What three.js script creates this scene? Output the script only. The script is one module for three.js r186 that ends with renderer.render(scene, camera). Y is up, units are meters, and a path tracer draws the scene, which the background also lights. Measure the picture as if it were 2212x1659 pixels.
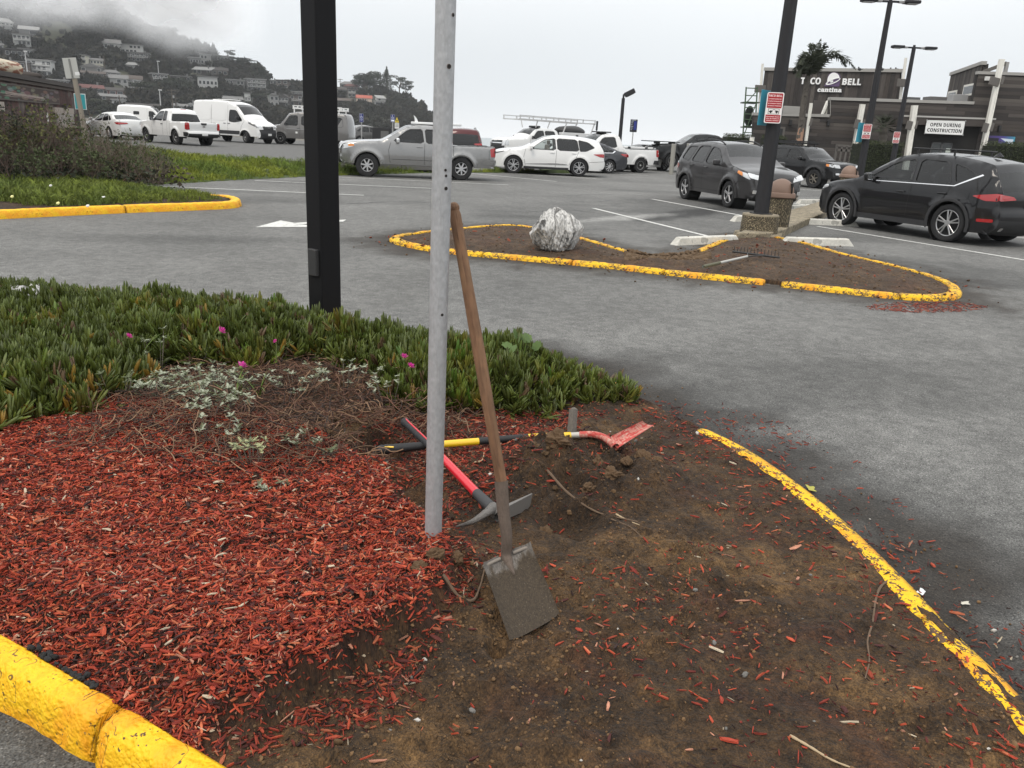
import*as THREE from 'three';
import{RoundedBoxGeometry}from 'three/addons/geometries/RoundedBoxGeometry.js';
import{mergeGeometries,mergeVertices,toCreasedNormals}from 'three/addons/utils/BufferGeometryUtils.js';
import{TessellateModifier}from 'three/addons/modifiers/TessellateModifier.js';
import{TextGeometry}from 'three/addons/geometries/TextGeometry.js';
import{FontLoader}from 'three/addons/loaders/FontLoader.js';

// ---------------------------------------------------------------- camera, sky, sun, exposure
const scene=new THREE.Scene();
const F=1700,CX=1106,CY=829.5,EYE=1.6,ROLL=2.9*Math.PI/180;
const PITCH=Math.atan(537.5*Math.cos(ROLL)/F);
const camera=new THREE.PerspectiveCamera(2*Math.atan(CY/F)*180/Math.PI,4/3,0.05,9000);
camera.rotation.order='YXZ';
camera.position.set(0,EYE,0);
camera.rotation.set(-PITCH,0,ROLL);
scene.add(camera);

const renderer=new THREE.WebGLRenderer({antialias:true});
renderer.setSize(1024,768);
renderer.toneMapping=THREE.LinearToneMapping;
renderer.toneMappingExposure=1.19;
renderer.shadowMap.enabled=true;

function makeSky(){
const W=512,Hh=256,d=new Float32Array(W*Hh*4);
for(let j=0;j<Hh;j++){
const el=((j+0.5)/Hh-0.5)*180;
for(let i=0;i<W;i++){
const az=i/W*Math.PI*2;
const s=Math.max(0,Math.sin(el*Math.PI/180));
// an even marine overcast: a pale band low over the sea, a cooler grey a few degrees up, brighter towards the zenith
const low=Math.exp(-Math.max(el,0)/1.7);
const up=THREE.MathUtils.smoothstep(el,3,15);
const wob=0.012*Math.sin(az*3+1)+0.01*Math.sin(az*7+el*0.2)+0.008*Math.sin(az*13-el*0.5);
const base=0.76+0.12*low+0.13*up+0.42*Math.pow(s,0.9)*up+wob;
const cool=1-up*0.6-low*0.6;
const k=(j*W+i)*4;
d[k]=base*(1-0.055*cool);d[k+1]=base*(1-0.006*cool);d[k+2]=base*(1.0+0.03*cool);d[k+3]=1;
}
}
const t=new THREE.DataTexture(d,W,Hh,THREE.RGBAFormat,THREE.FloatType);
t.mapping=THREE.EquirectangularReflectionMapping;t.magFilter=THREE.LinearFilter;t.needsUpdate=true;
return t;
}
const skyTex=makeSky();
scene.background=skyTex;scene.environment=skyTex;
const sun=new THREE.DirectionalLight(0xfff4e6,1.25);
sun.position.set(-30,90,25);sun.target.position.set(0,0,-20);
sun.castShadow=true;sun.shadow.radius=40;sun.shadow.mapSize.set(2048,2048);
Object.assign(sun.shadow.camera,{left:-70,right:70,top:70,bottom:-70,near:1,far:250});
scene.add(sun);scene.add(sun.target);
scene.fog=new THREE.FogExp2(0xe4e8ec,0.00020);

// ---------------------------------------------------------------- helpers
function rng(seed){let a=seed>>>0;return()=>{a=(a+0x6D2B79F5)|0;let t=Math.imul(a ^(a>>>15),1|a);t=(t+Math.imul(t ^(t>>>7),61|t))^ t;return((t ^(t>>>14))>>>0)/4294967296;};}
const V2=(x,y)=>new THREE.Vector2(x,y),V3=(x,y,z)=>new THREE.Vector3(x,y,z);
const lerp=THREE.MathUtils.lerp,clamp=THREE.MathUtils.clamp,sstep=THREE.MathUtils.smoothstep;
function hash(x,y,s){let h=(x*374761393+y*668265263+s*1274126177)|0;h=Math.imul(h ^(h>>>13),1274126177);return((h ^(h>>>16))>>>0)/4294967296;}
function vnoise(x,y,s=0,per=0){
const xi=Math.floor(x),yi=Math.floor(y),fx=x-xi,fy=y-yi,u=fx*fx*(3-2*fx),v=fy*fy*(3-2*fy);
const m=per?(k=>((k%per)+per)%per):(k=>k);
const a=hash(m(xi),m(yi),s),b=hash(m(xi+1),m(yi),s),c=hash(m(xi),m(yi+1),s),d=hash(m(xi+1),m(yi+1),s);
return(a+(b-a)*u)*(1-v)+(c+(d-c)*u)*v;
}
function fbm(x,y,o=4,s=0,per=0){let a=0,w=0.5,n=0;for(let i=0;i<o;i++){a+=w*vnoise(x,y,s+i*17,per);n+=w;w*=0.5;x*=2;y*=2;per*=2;}return a/n;}
function n3(x,y,z,s=0){return(vnoise(x+z*0.71,y+z*1.37,s)+vnoise(y-x*0.6,z+x*0.8,s+5)+vnoise(z*1.1+3,x-y*0.7,s+9))/3;}
// a texture of n x n pixels computed from f(u, v) -> [r, g, b] in sRGB 0..1 (alpha optional)
function tex(n,f,{srgb=true,rx=1,ry=1,wrap=true,m=n}={}){
const d=new Uint8Array(n*m*4);
for(let j=0;j<m;j++)for(let i=0;i<n;i++){
const c=f((i+0.5)/n,(j+0.5)/m),k=(j*n+i)*4;
d[k]=clamp(c[0],0,1)*255;d[k+1]=clamp(c[1],0,1)*255;d[k+2]=clamp(c[2],0,1)*255;d[k+3]=c.length>3?clamp(c[3],0,1)*255:255;
}
const t=new THREE.DataTexture(d,n,m);t.magFilter=THREE.LinearFilter;t.minFilter=THREE.LinearMipmapLinearFilter;t.generateMipmaps=true;
if(wrap)t.wrapS=t.wrapT=THREE.RepeatWrapping;
t.repeat.set(rx,ry);if(srgb)t.colorSpace=THREE.SRGBColorSpace;t.needsUpdate=true;return t;
}
function canvasTex(w,h,draw){
const c=document.createElement('canvas');c.width=w;c.height=h;const g=c.getContext('2d');draw(g,w,h);
const t=new THREE.CanvasTexture(c);t.colorSpace=THREE.SRGBColorSpace;t.anisotropy=8;return t;
}
const lin=(r,g,b)=>new THREE.Color().setRGB(r,g,b);
function mat(c,rough=0.7,o={}){const m=new THREE.MeshStandardMaterial({color:Array.isArray(c)?lin(...c):c,roughness:rough,side:THREE.DoubleSide,...o});return m;}
function pmat(c,rough=0.3,o={}){return new THREE.MeshPhysicalMaterial({color:Array.isArray(c)?lin(...c):c,roughness:rough,side:THREE.DoubleSide,...o});}
// pixel of the photograph (2212 wide) -> a point of the place: on the level plane y, or at depth z
function ray(px,py){
const u=px-CX,v=py-CY,c=Math.cos(ROLL),s=Math.sin(ROLL),a=u*c+v*s,b=-u*s+v*c,cp=Math.cos(PITCH),sp=Math.sin(PITCH);
return V3(a,-b*cp-F*sp,b*sp-F*cp);
}
function G(px,py,y=0){const r=ray(px,py),t=(y-EYE)/r.y;return V3(r.x*t,y,r.z*t);}
function AT(px,py,z){const r=ray(px,py),t=z/r.z;return V3(r.x*t,EYE+r.y*t,z);}
function toPx(p){
const cp=Math.cos(PITCH),sp=Math.sin(PITCH),y=p.y-EYE,b=-(y*cp)+p.z*sp,w=-(y*sp)-p.z*cp;
const a=p.x,c=Math.cos(ROLL),s=Math.sin(ROLL);
const bb=b*F/w,aa=a*F/w;return[CX+aa*c-bb*s,CY+aa*s+bb*c];
}
const used={};
function numbered(n){if(!(n in used)){used[n]=0;return n;}used[n]++;return n+'_'+String(used[n]).padStart(3,'0');}
function shadow(o){o.castShadow=true;o.receiveShadow=true;return o;}
function tag(o,label,category,group,kind){if(label)o.userData.label=label;if(category)o.userData.category=category;if(group)o.userData.group=group;if(kind)o.userData.kind=kind;return o;}
function thing(name,label,category,pos=[0,0,0],turn=0,group){const o=new THREE.Group();o.name=numbered(name);o.position.set(...pos);o.rotation.y=turn;scene.add(o);return tag(o,label,category,group);}
function struct(name,geo,m,parent){const o=shadow(new THREE.Mesh(geo,m));o.name=parent?name:numbered(name);if(!parent)o.userData.kind='structure';(parent||scene).add(o);return o;}
function part(name,geo,m,parent,kind){const o=shadow(new THREE.Mesh(Array.isArray(geo)?mg(geo):geo,m));o.name=name;if(kind)o.userData.kind=kind;parent.add(o);return o;}
function norm(g){let h=g.index?g.toNonIndexed():g;const o=new THREE.BufferGeometry();for(const k of['position','normal','uv'])if(h.attributes[k])o.setAttribute(k,h.attributes[k]);if(!o.attributes.normal)o.computeVertexNormals();if(!o.attributes.uv)o.setAttribute('uv',new THREE.BufferAttribute(new Float32Array(o.attributes.position.count*2),2));if(h.attributes.color)o.setAttribute('color',h.attributes.color);return o;}
function mg(list){const l=list.map(norm);const col=l.some(g=>g.attributes.color);if(col)for(const g of l)if(!g.attributes.color)g.setAttribute('color',new THREE.BufferAttribute(new Float32Array(g.attributes.position.count*3).fill(1),3));return mergeGeometries(l,false);}
function M4(px,py,pz,rx=0,ry=0,rz=0,sx=1,sy=sx,sz=sx){return new THREE.Matrix4().compose(V3(px,py,pz),new THREE.Quaternion().setFromEuler(new THREE.Euler(rx,ry,rz)),V3(sx,sy,sz));}
function box(w,h,d,x=0,y=0,z=0,rx=0,ry=0,rz=0){const g=new THREE.BoxGeometry(w,h,d);g.applyMatrix4(M4(x,y,z,rx,ry,rz));return g;}
function rbox(w,h,d,r,x=0,y=0,z=0,rx=0,ry=0,rz=0){const g=new RoundedBoxGeometry(w,h,d,2,Math.min(r,w/2.01,h/2.01,d/2.01));g.applyMatrix4(M4(x,y,z,rx,ry,rz));return g;}
function cyl(r0,r1,h,n=16,x=0,y=0,z=0,rx=0,ry=0,rz=0,open=false){const g=new THREE.CylinderGeometry(r1,r0,h,n,1,open);g.applyMatrix4(M4(x,y,z,rx,ry,rz));return g;}
function rod(a,b,r0,r1=r0,n=10){
const d=b.clone().sub(a),L=d.length(),g=new THREE.CylinderGeometry(r1,r0,L,n,1);g.translate(0,L/2,0);
g.applyQuaternion(new THREE.Quaternion().setFromUnitVectors(V3(0,1,0),d.normalize()));g.translate(a.x,a.y,a.z);return g;
}
function beam(a,b,w,h){const d=b.clone().sub(a),L=d.length(),g=new THREE.BoxGeometry(w,h,L);g.applyMatrix4(new THREE.Matrix4().lookAt(b,a,V3(0,1,0)));const m=a.clone().add(b).multiplyScalar(0.5);g.translate(m.x,m.y,m.z);return g;}
function tube(pts,r,seg=20,n=8){return new THREE.TubeGeometry(new THREE.CatmullRomCurve3(pts),seg,r,n);}
function taperTube(pts,rf,seg=24,n=10){
const c=new THREE.CatmullRomCurve3(pts),g=new THREE.TubeGeometry(c,seg,1,n),p=g.attributes.position,cen=[];
for(let i=0;i<=seg;i++)cen.push(c.getPointAt(i/seg));
for(let i=0;i<=seg;i++){const r=rf(i/seg);for(let k=0;k<=n;k++){const q=i*(n+1)+k;p.setXYZ(q,cen[i].x+(p.getX(q)-cen[i].x)*r,cen[i].y+(p.getY(q)-cen[i].y)*r,cen[i].z+(p.getZ(q)-cen[i].z)*r);}}
g.computeVertexNormals();return g;
}
function setColors(g,f){const p=g.attributes.position,c=new Float32Array(p.count*3);for(let i=0;i<p.count;i++){const k=f(p.getX(i),p.getY(i),p.getZ(i),i);c[i*3]=k[0];c[i*3+1]=k[1];c[i*3+2]=k[2];}g.setAttribute('color',new THREE.BufferAttribute(c,3));return g;}
function inst(name,geo,m,list,parent,label,category){
const o=shadow(new THREE.InstancedMesh(geo,m,list.length));o.name=parent?name:numbered(name);const c=new THREE.Color();
list.forEach(([mx,col],i)=>{o.setMatrixAt(i,mx);if(col)o.setColorAt(i,c.setRGB(...col));});
o.userData.kind='stuff';if(label)o.userData.label=label;if(category)o.userData.category=category;(parent||scene).add(o);return o;
}
function inPoly(x,y,P){let c=false;for(let i=0,j=P.length-1;i<P.length;j=i++){const[xi,yi]=P[i],[xj,yj]=P[j];if((yi>y)!==(yj>y)&&x<(xj-xi)*(y-yi)/(yj-yi)+xi)c=!c;}return c;}
function distPoly(x,y,P,closed=true){let b=1e9;const n=P.length;for(let i=0;i<(closed?n:n-1);i++){const[ax,ay]=P[i],[bx,by]=P[(i+1)%n],dx=bx-ax,dy=by-ay,t=clamp(((x-ax)*dx+(y-ay)*dy)/(dx*dx+dy*dy||1),0,1);b=Math.min(b,Math.hypot(x-ax-t*dx,y-ay-t*dy));}return b;}
const sdf=(x,y,P)=>(inPoly(x,y,P)?1:-1)*distPoly(x,y,P);
function smoothPath(pts,n,closed=false){const c=new THREE.CatmullRomCurve3(pts.map(p=>V3(p[0],0,p[1])),closed,'centripetal');return c.getSpacedPoints(n).map(p=>[p.x,p.z]);}
const bumpy=(g,amp,freq,seed=0)=>{const p=g.attributes.position;for(let i=0;i<p.count;i++){const x=p.getX(i),y=p.getY(i),z=p.getZ(i),l=Math.hypot(x,y,z)||1;const k=1+amp*((n3(x*freq,y*freq,z*freq,seed)-0.5)*2+0.5*(n3(x*freq*2.3,y*freq*2.3,z*freq*2.3,seed+3)-0.5)*2);p.setXYZ(i,x*k,y*k,z*k);}g.computeVertexNormals();return g;};
// ---------------------------------------------------------------- the ground: asphalt, markings, beds
const g2=(px,py,y=0)=>{const p=G(px,py,y);return[p.x,p.z];};
// the planting bed the photographer stands at
const bedRight=[[1380,866],[1410,880],[1510,930],[1582,966],[1650,1010],[1750,1087],[1850,1180],[1940,1272],[2030,1372],[2130,1470],[2212,1562]].map(p=>g2(p[0],p[1],0.1));
const kerbLeft=[g2(490,1664,0.13),g2(250,1517,0.13),g2(0,1372,0.13)];
const nose=[[1.46,-1.4],[1.3,-0.95],[0.95,-0.72],[0.5,-0.8],[0.0,-1.12]];
const bedBack=[[-2.6,-2.55],[-4.6,-3.65],[-6.8,-4.85],[-7.4,-5.7],[-6.6,-6.6],...[[-400,634],[0,648],[300,664],[600,682],[720,712],[850,736],[1000,748],[1190,780],[1290,815],[1350,845]].map(p=>g2(p[0],p[1],0.1))];
const bedPts=smoothPath([...bedRight,...nose,...kerbLeft,...bedBack],420,true);
// regions of the bed, laid out on the ground
const R=(list,y=0.12)=>list.map(p=>g2(p[0],p[1],y));
const mulchDense=R([[-700,1500],[-500,1000],[0,905],[210,880],[420,895],[640,940],[740,1000],[850,1050],[925,1125],[960,1175],[935,1240],[915,1320],[830,1420],[700,1490],[560,1540],[450,1580],[385,1650],[200,1640],[-200,1640]]);
const mulchMixed=R([[640,985],[900,900],[1180,870],[1300,890],[1140,985],[960,1150],[1030,1190],[990,1260],[975,1370],[900,1460],[840,1540],[690,1610],[440,1620],[500,1540],[860,1400],[915,1135],[720,1060]]);
const iceZone=R([[-900,1140],[-300,1010],[0,965],[60,935],[200,925],[300,870],[350,800],[560,792],[720,790],[830,830],[850,880],[1040,895],[1180,905],[1260,868],[1420,885],[1352,852],[1285,826],[1190,794],[1000,764],[850,750],[720,728],[620,696],[300,673],[0,657],[-900,640]]);
const dryZone=R([[230,880],[330,800],[700,790],[840,810],[1000,880],[930,950],[820,1005],[640,1040],[420,1030],[230,970]]);
const holes=[[830,962,0.15,0.24],[742,962,0.06,0.06],[1335,1030,0.09,0.05],[1230,1118,0.16,0.08],[1245,1060,0.12,0.05],[905,1060,0.16,0.05],[1075,1392,0.05,0.05]].map(h=>[...g2(h[0],h[1],0.12),h[2],h[3]]);
const mounds=[[1190,1010,0.24,0.10],[1080,1010,0.2,0.03],[1390,1030,0.2,0.05],[1300,950,0.18,0.05],[780,930,0.16,0.07],[1000,1210,0.15,0.04],[960,1290,0.2,0.03],[700,945,0.12,0.05],[1150,1385,0.1,0.02]].map(h=>[...g2(h[0],h[1],0.12),h[2],h[3]]);
const loosePile=g2(1215,1020,0.12);
function pileAt(x,z){const q=Math.hypot((x-loosePile[0])/0.55,(z-loosePile[1])/0.5);return(1-sstep(q+0.5*(fbm(x*5,z*5,3,15)-0.5),0.55,1.1));}
function mulchAt(x,z){return sstep(sdf(x,z,mulchDense)+(fbm(x*5,z*5,3,7)-0.5)*0.24,-0.035,0.035);}
function mixAt(x,z){return Math.max(mulchAt(x,z),0.55*sstep(sdf(x,z,mulchMixed)+(fbm(x*6,z*6,3,8)-0.5)*0.2,-0.08,0.08));}
function iceAt(x,z){return sstep(sdf(x,z,iceZone)+(fbm(x*3,z*3,3,21)-0.5)*0.3,-0.02,0.14);}
function bedH(x,z){
const m=mulchAt(x,z),ice=sdf(x,z,iceZone);
let h=0.105+(0.075+0.05*sstep(z,-2.5,-1.9))*m+0.012*(fbm(x*2.2,z*2.2,3,1)-0.5)*2;
const pile=pileAt(x,z),rough=0.6+0.9*sstep(fbm(x*1.7,z*1.7,2,12),0.42,0.68)+1.5*pile;h+=0.02*pile;
h+=0.042*rough*(fbm(x*8,z*8,3,2)-0.5)+0.032*rough*(fbm(x*24,z*24,3,3)-0.5)+0.014*(1-sstep(Math.abs(fbm(x*3+z,z*3.4,3,14)-0.5),0,0.05))*(1-m);
const cl=vnoise(x*19,z*19,33);h+=0.010*rough*sstep(cl,0.62,0.9);
for(const[hx,hz,r,d]of holes){const q=Math.hypot(x-hx,z-hz)/r;if(q<2)h-=d*(1-sstep(q+0.25*(fbm(x*14,z*14,2,5)-0.5),0.3,1.15));}
for(const[hx,hz,r,d]of mounds){const q=Math.hypot(x-hx,z-hz)/r;if(q<2.2)h+=d*Math.exp(-q*q*1.6)*(0.6+0.8*fbm(x*12,z*12,3,6));}
if(ice>-0.1)h+=0.07*sstep(ice,-0.02,0.6);
return h;
}
const kerbD=0.02;
function soilH(x,z){const s=sdf(x,z,bedPts);if(s<-0.02)return-0.25;let h=bedH(x,z);const k=1-sstep(s,0.0,0.16);return lerp(h,Math.min(h,0.112+0.012*(fbm(x*9,z*9,3,44)-0.5)),k);}

// tileable ground textures
const asphaltMap=tex(1024,(u,v)=>{
const a=fbm(u*24,v*24,3,4,24),s=hash(Math.floor(u*512),Math.floor(v*512),3),s2=hash(Math.floor(u*330),Math.floor(v*330),9),f=vnoise(u*400,v*400,2,400);
let g=0.60+(a-0.5)*0.18+(s-0.5)*0.22+(f-0.5)*0.30;if(s2>0.965)g+=0.24;if(s2<0.06)g-=0.22;
return[g,g*0.995,g*0.98];
});
const asphaltBump=tex(512,(u,v)=>{const k=0.5*vnoise(u*230,v*230,5,230)+0.5*vnoise(u*110,v*110,6,110);return[k,k,k];},{srgb:false});
const asphaltMat=mat([0.50,0.502,0.495],0.88,{map:asphaltMap,bumpMap:asphaltBump,bumpScale:0.004,vertexColors:true});
function blob(px,py,bx,by,tilt,x0,y0){const c=Math.cos(tilt),s=Math.sin(tilt),dx=px-x0,dy=py-y0;return Math.hypot((dx*c+dy*s)/bx,(-dx*s+dy*c)/by);}
const island=smoothPath([[860,521],[930,540],[1100,558],[1300,576],[1500,598],[1650,613],[1800,629],[1950,644],[2030,645],[2052,632],[2020,610],[1950,588],[1800,551],[1715,527],[1640,514],[1588,520],[1545,536],[1480,560],[1400,563],[1330,545],[1260,524],[1150,498],[1110,493],[1000,500],[905,511]].map(p=>g2(p[0],p[1])),260,true);
function asphaltTint(x,z){
const[px,py]=toPx(V3(x,0,z));
let k=0.80+0.5*(fbm(x*0.35,z*0.35,4,50)-0.5)+0.3*(fbm(x*1.6,z*1.2,3,51)-0.5),br=0;
const st=fbm(x*0.25+z*0.9,z*0.12-x*0.1,3,52);k-=0.2*sstep(st,0.55,0.75);
if(z>-9)k+=0.0;
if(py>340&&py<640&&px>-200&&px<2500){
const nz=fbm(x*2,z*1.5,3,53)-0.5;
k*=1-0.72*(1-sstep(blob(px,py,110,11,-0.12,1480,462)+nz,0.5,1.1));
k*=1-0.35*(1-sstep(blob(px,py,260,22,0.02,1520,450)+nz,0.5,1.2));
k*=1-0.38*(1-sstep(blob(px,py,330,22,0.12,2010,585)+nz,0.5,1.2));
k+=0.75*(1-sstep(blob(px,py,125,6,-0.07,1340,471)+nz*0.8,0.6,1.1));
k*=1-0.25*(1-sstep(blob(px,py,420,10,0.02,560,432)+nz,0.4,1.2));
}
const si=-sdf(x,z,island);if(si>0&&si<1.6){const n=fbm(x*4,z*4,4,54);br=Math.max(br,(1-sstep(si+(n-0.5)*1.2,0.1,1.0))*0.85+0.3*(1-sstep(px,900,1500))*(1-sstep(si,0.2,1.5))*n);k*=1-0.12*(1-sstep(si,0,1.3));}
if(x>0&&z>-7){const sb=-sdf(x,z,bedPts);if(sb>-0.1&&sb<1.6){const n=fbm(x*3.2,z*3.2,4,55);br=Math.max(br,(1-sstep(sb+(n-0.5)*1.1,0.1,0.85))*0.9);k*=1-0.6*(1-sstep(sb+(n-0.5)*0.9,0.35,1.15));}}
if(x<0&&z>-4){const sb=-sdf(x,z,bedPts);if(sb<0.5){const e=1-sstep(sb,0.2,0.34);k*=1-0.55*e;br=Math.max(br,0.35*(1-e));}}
k=clamp(k,0.12,1.9);
return[lerp(k,0.135*(0.7+k*0.4),br),lerp(k,0.098*(0.7+k*0.4),br),lerp(k,0.066*(0.7+k*0.4),br)];
}
function gridSheet(xs,zs,f,col,uvScale=1){
const nx=xs.length,nz=zs.length,pos=new Float32Array(nx*nz*3),uv=new Float32Array(nx*nz*2),c=col?new Float32Array(nx*nz*3):null,idx=[];
for(let j=0;j<nz;j++)for(let i=0;i<nx;i++){const k=j*nx+i,x=xs[i],z=zs[j],y=f(x,z);pos.set([x,y,z],k*3);uv.set([x*uvScale,z*uvScale],k*2);if(c)c.set(col(x,z,y),k*3);}
for(let j=0;j<nz-1;j++)for(let i=0;i<nx-1;i++){const a=j*nx+i;if(pos[a*3+1]<-0.2&&pos[(a+1)*3+1]<-0.2&&pos[(a+nx)*3+1]<-0.2&&pos[(a+nx+1)*3+1]<-0.2&&f.cull)continue;idx.push(a,a+nx,a+1,a+1,a+nx,a+nx+1);}
const g=new THREE.BufferGeometry();g.setAttribute('position',new THREE.BufferAttribute(pos,3));g.setAttribute('uv',new THREE.BufferAttribute(uv,2));if(c)g.setAttribute('color',new THREE.BufferAttribute(c,3));g.setIndex(idx);g.computeVertexNormals();return g;
}
function steps(list){const o=[];for(let i=0;i<list.length-1;i++){const[a,s]=list[i],b=list[i+1][0];const n=Math.max(1,Math.round(Math.abs(b-a)/s));for(let k=0;k<n;k++)o.push(a+(b-a)*k/n);}o.push(list[list.length-1][0]);return o;}
{
const xs=steps([[-46,2],[-12,0.3],[-3,0.12],[3,0.12],[9,0.3],[16,1],[70,1]]),zs=steps([[-62,1.2],[-30,0.35],[-16,0.16],[-8,0.1],[-1,0.4],[9,1]]);
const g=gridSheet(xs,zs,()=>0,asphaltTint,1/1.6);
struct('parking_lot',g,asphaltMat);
}
struct('sea',gridSheet(steps([[-900,300],[900,1]]),steps([[-1000,200],[30,1]]),()=>-3),mat([0.25,0.29,0.3],0.35));
const raisedLot=[[-60,-30],[-16,-27.4],[-9.5,-28.6],[-6,-30.6],[-3.5,-33],[-4,-64],[-60,-84]];
struct('beach_ground',(()=>{const s=new THREE.Shape([V2(-700,-560),V2(-700,30),V2(90,30),V2(90,-68),V2(20,-72),V2(-20,-90),V2(-60,-220),V2(-100,-380)].map(p=>V2(p.x,-p.y)));const g=new THREE.ShapeGeometry(s);g.rotateX(-Math.PI/2);g.translate(0,-0.12,0);return g;})(),mat([0.12,0.11,0.09],0.95));
// the higher car park on the left and its low concrete edge
const pale=mat([0.30,0.30,0.295],0.85,{map:asphaltMap});
{
const s=new THREE.Shape(raisedLot.map(p=>V2(p[0],-p[1]))),g=new THREE.ExtrudeGeometry(s,{depth:0.6,bevelEnabled:false});g.rotateX(-Math.PI/2);g.translate(0,-0.3,0);
const uv=g.attributes.uv,p=g.attributes.position;for(let i=0;i<uv.count;i++)uv.setXY(i,p.getX(i)/1.6,p.getZ(i)/1.6);
struct('upper_parking_lot',g,pale);
const l=new THREE.Group();l.name='concrete_kerb';l.userData.kind='structure';scene.add(l);
for(let i=1;i<4;i++){const[ax,az]=raisedLot[i],[bx,bz]=raisedLot[i+1],L=Math.hypot(bx-ax,bz-az),n=Math.round(L/1.5);for(let k=0;k<n;k++){const t0=k/n,t1=(k+0.985)/n;part('kerb_segment',beam(V3(lerp(ax,bx,t0),0.235,lerp(az,bz,t0)+0.1),V3(lerp(ax,bx,t1),0.235,lerp(az,bz,t1)+0.1),0.16,0.25),mat([0.16,0.155,0.145],0.95),l);}}
}
// painted markings
const paintMap=tex(256,(u,v)=>{const k=fbm(u*20,v*20,3,8,20),e=vnoise(u*120,v*120,9,120);const w=0.86-0.25*sstep(k*0.6+e*0.4,0.55,0.75);return[w,w,w*0.985];});
const paintMat=mat([0.85,0.85,0.84],0.8,{map:paintMap});
function flat(pts,y){const s=new THREE.Shape(pts.map(p=>V2(p[0],-p[1]))),g=new THREE.ShapeGeometry(s);g.rotateX(-Math.PI/2);g.translate(0,y,0);return g;}
function stall(a,b,w=0.105,y=0.004){const A=g2(...a),B=g2(...b),dx=B[0]-A[0],dz=B[1]-A[1],L=Math.hypot(dx,dz),nx=-dz/L*w/2,nz=dx/L*w/2;return flat([[A[0]+nx,A[1]+nz],[B[0]+nx,B[1]+nz],[B[0]-nx,B[1]-nz],[A[0]-nx,A[1]-nz]],y);}
for(const[a,b]of[[[1282,450],[1585,524]],[[1408,430],[1604,466]],[[1765,489],[2300,576]],[[1722,409],[1790,413]],[[1990,489],[2330,528]],[[315,401],[786,422]],[[550,390],[933,407]],[[700,381],[1098,399.5]],[[1000,373],[1202,392]],[[1035,370.5],[1288,386]],[[1180,368],[1400,379]],[[1640,430],[1735,442]]])struct('stall_line',stall(a,b),paintMat);
struct('lane_arrow',mg([flat([[552,491],[606,476.5],[668,487.5],[662,490.5]].map(p=>g2(...p)),0.004),flat([[636,482.5],[748,475.2],[742,479.5],[640,486]].map(p=>g2(...p)),0.0085)]),paintMat);
// ---------------------------------------------------------------- soil, kerbs, mulch and plants of the near bed
const soilMap=tex(1024,(u,v)=>{
const a=fbm(u*9,v*9,4,60,9),b=fbm(u*60,v*60,3,61,60),s=hash(Math.floor(u*700),Math.floor(v*700),62),f=vnoise(u*260,v*260,63,260);
let g=0.62+(a-0.5)*0.35+(b-0.5)*0.42+(s-0.5)*0.16+(f-0.5)*0.3;const w=hash(Math.floor(u*420),Math.floor(v*420),66);
if(w>0.9992)return[0.95,0.88,0.76];
return[g,g*0.965,g*0.91];
});
const soilBump=tex(1024,(u,v)=>{const k=0.45*fbm(u*50,v*50,3,64,50)+0.35*fbm(u*150,v*150,2,65,150)+0.2*fbm(u*18,v*18,2,67,18);return[k,k,k];},{srgb:false});
const soilMat=mat([0.80,0.80,0.80],0.97,{map:soilMap,bumpMap:soilBump,bumpScale:0.024,vertexColors:true});
function soilTint(x,z){
const pack=sstep(fbm(x*2.3+3,z*3.0,4,70),0.45,0.58)*(1-0.8*pileAt(x,z)),m=mixAt(x,z),ice=iceAt(x,z),d=fbm(x*9,z*9,3,71);
let c=[lerp(0.158,0.258,pack)*(0.45+1.1*d),lerp(0.093,0.156,pack)*(0.45+1.1*d),lerp(0.041,0.068,pack)*(0.5+1.0*d)];
{const pl=0.6*pileAt(x,z);c=[lerp(c[0],0.07,pl),lerp(c[1],0.038,pl),lerp(c[2],0.018,pl)];}
const moss=0.4*sstep(fbm(x*2.6,z*2.6,3,72),0.58,0.72)*pack*sstep(z,-1.95,-1.5)*(1-sstep(x,0,0.4));c=[lerp(c[0],0.17,moss*0.7),lerp(c[1],0.135,moss*0.7),lerp(c[2],0.045,moss*0.7)];
c=[lerp(c[0],0.10,m*0.7),lerp(c[1],0.03,m*0.7),lerp(c[2],0.02,m*0.7)];
const red=0.5*sstep(fbm(x*4,z*5,3,73),0.6,0.75);c=[lerp(c[0],0.13,red),lerp(c[1],0.048,red),lerp(c[2],0.028,red)];
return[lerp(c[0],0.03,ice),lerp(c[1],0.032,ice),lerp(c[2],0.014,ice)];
}
function soilTop(x,z){const s=sdf(x,z,bedPts);if(s<(x>0.35?-0.058:-0.02))return-0.25;if(s<0)return 0.107+0.05*(fbm(x*6,z*6,4,45)-0.5)+0.25*s;return lerp(0.108,bedH(x,z),sstep(s,0,0.2));}
soilTop.cull=true;
const soil=struct('soil',gridSheet(steps([[-7.9,0.06],[-2.6,0.0155],[1.66,0.01]]),steps([[-7.5,0.06],[-4.7,0.018],[-2.6,0.0145],[-0.5,0.1]]),soilTop,soilTint,1/0.9),soilMat);
soil.userData.label='bare brown earth of the near planting bed';
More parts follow.
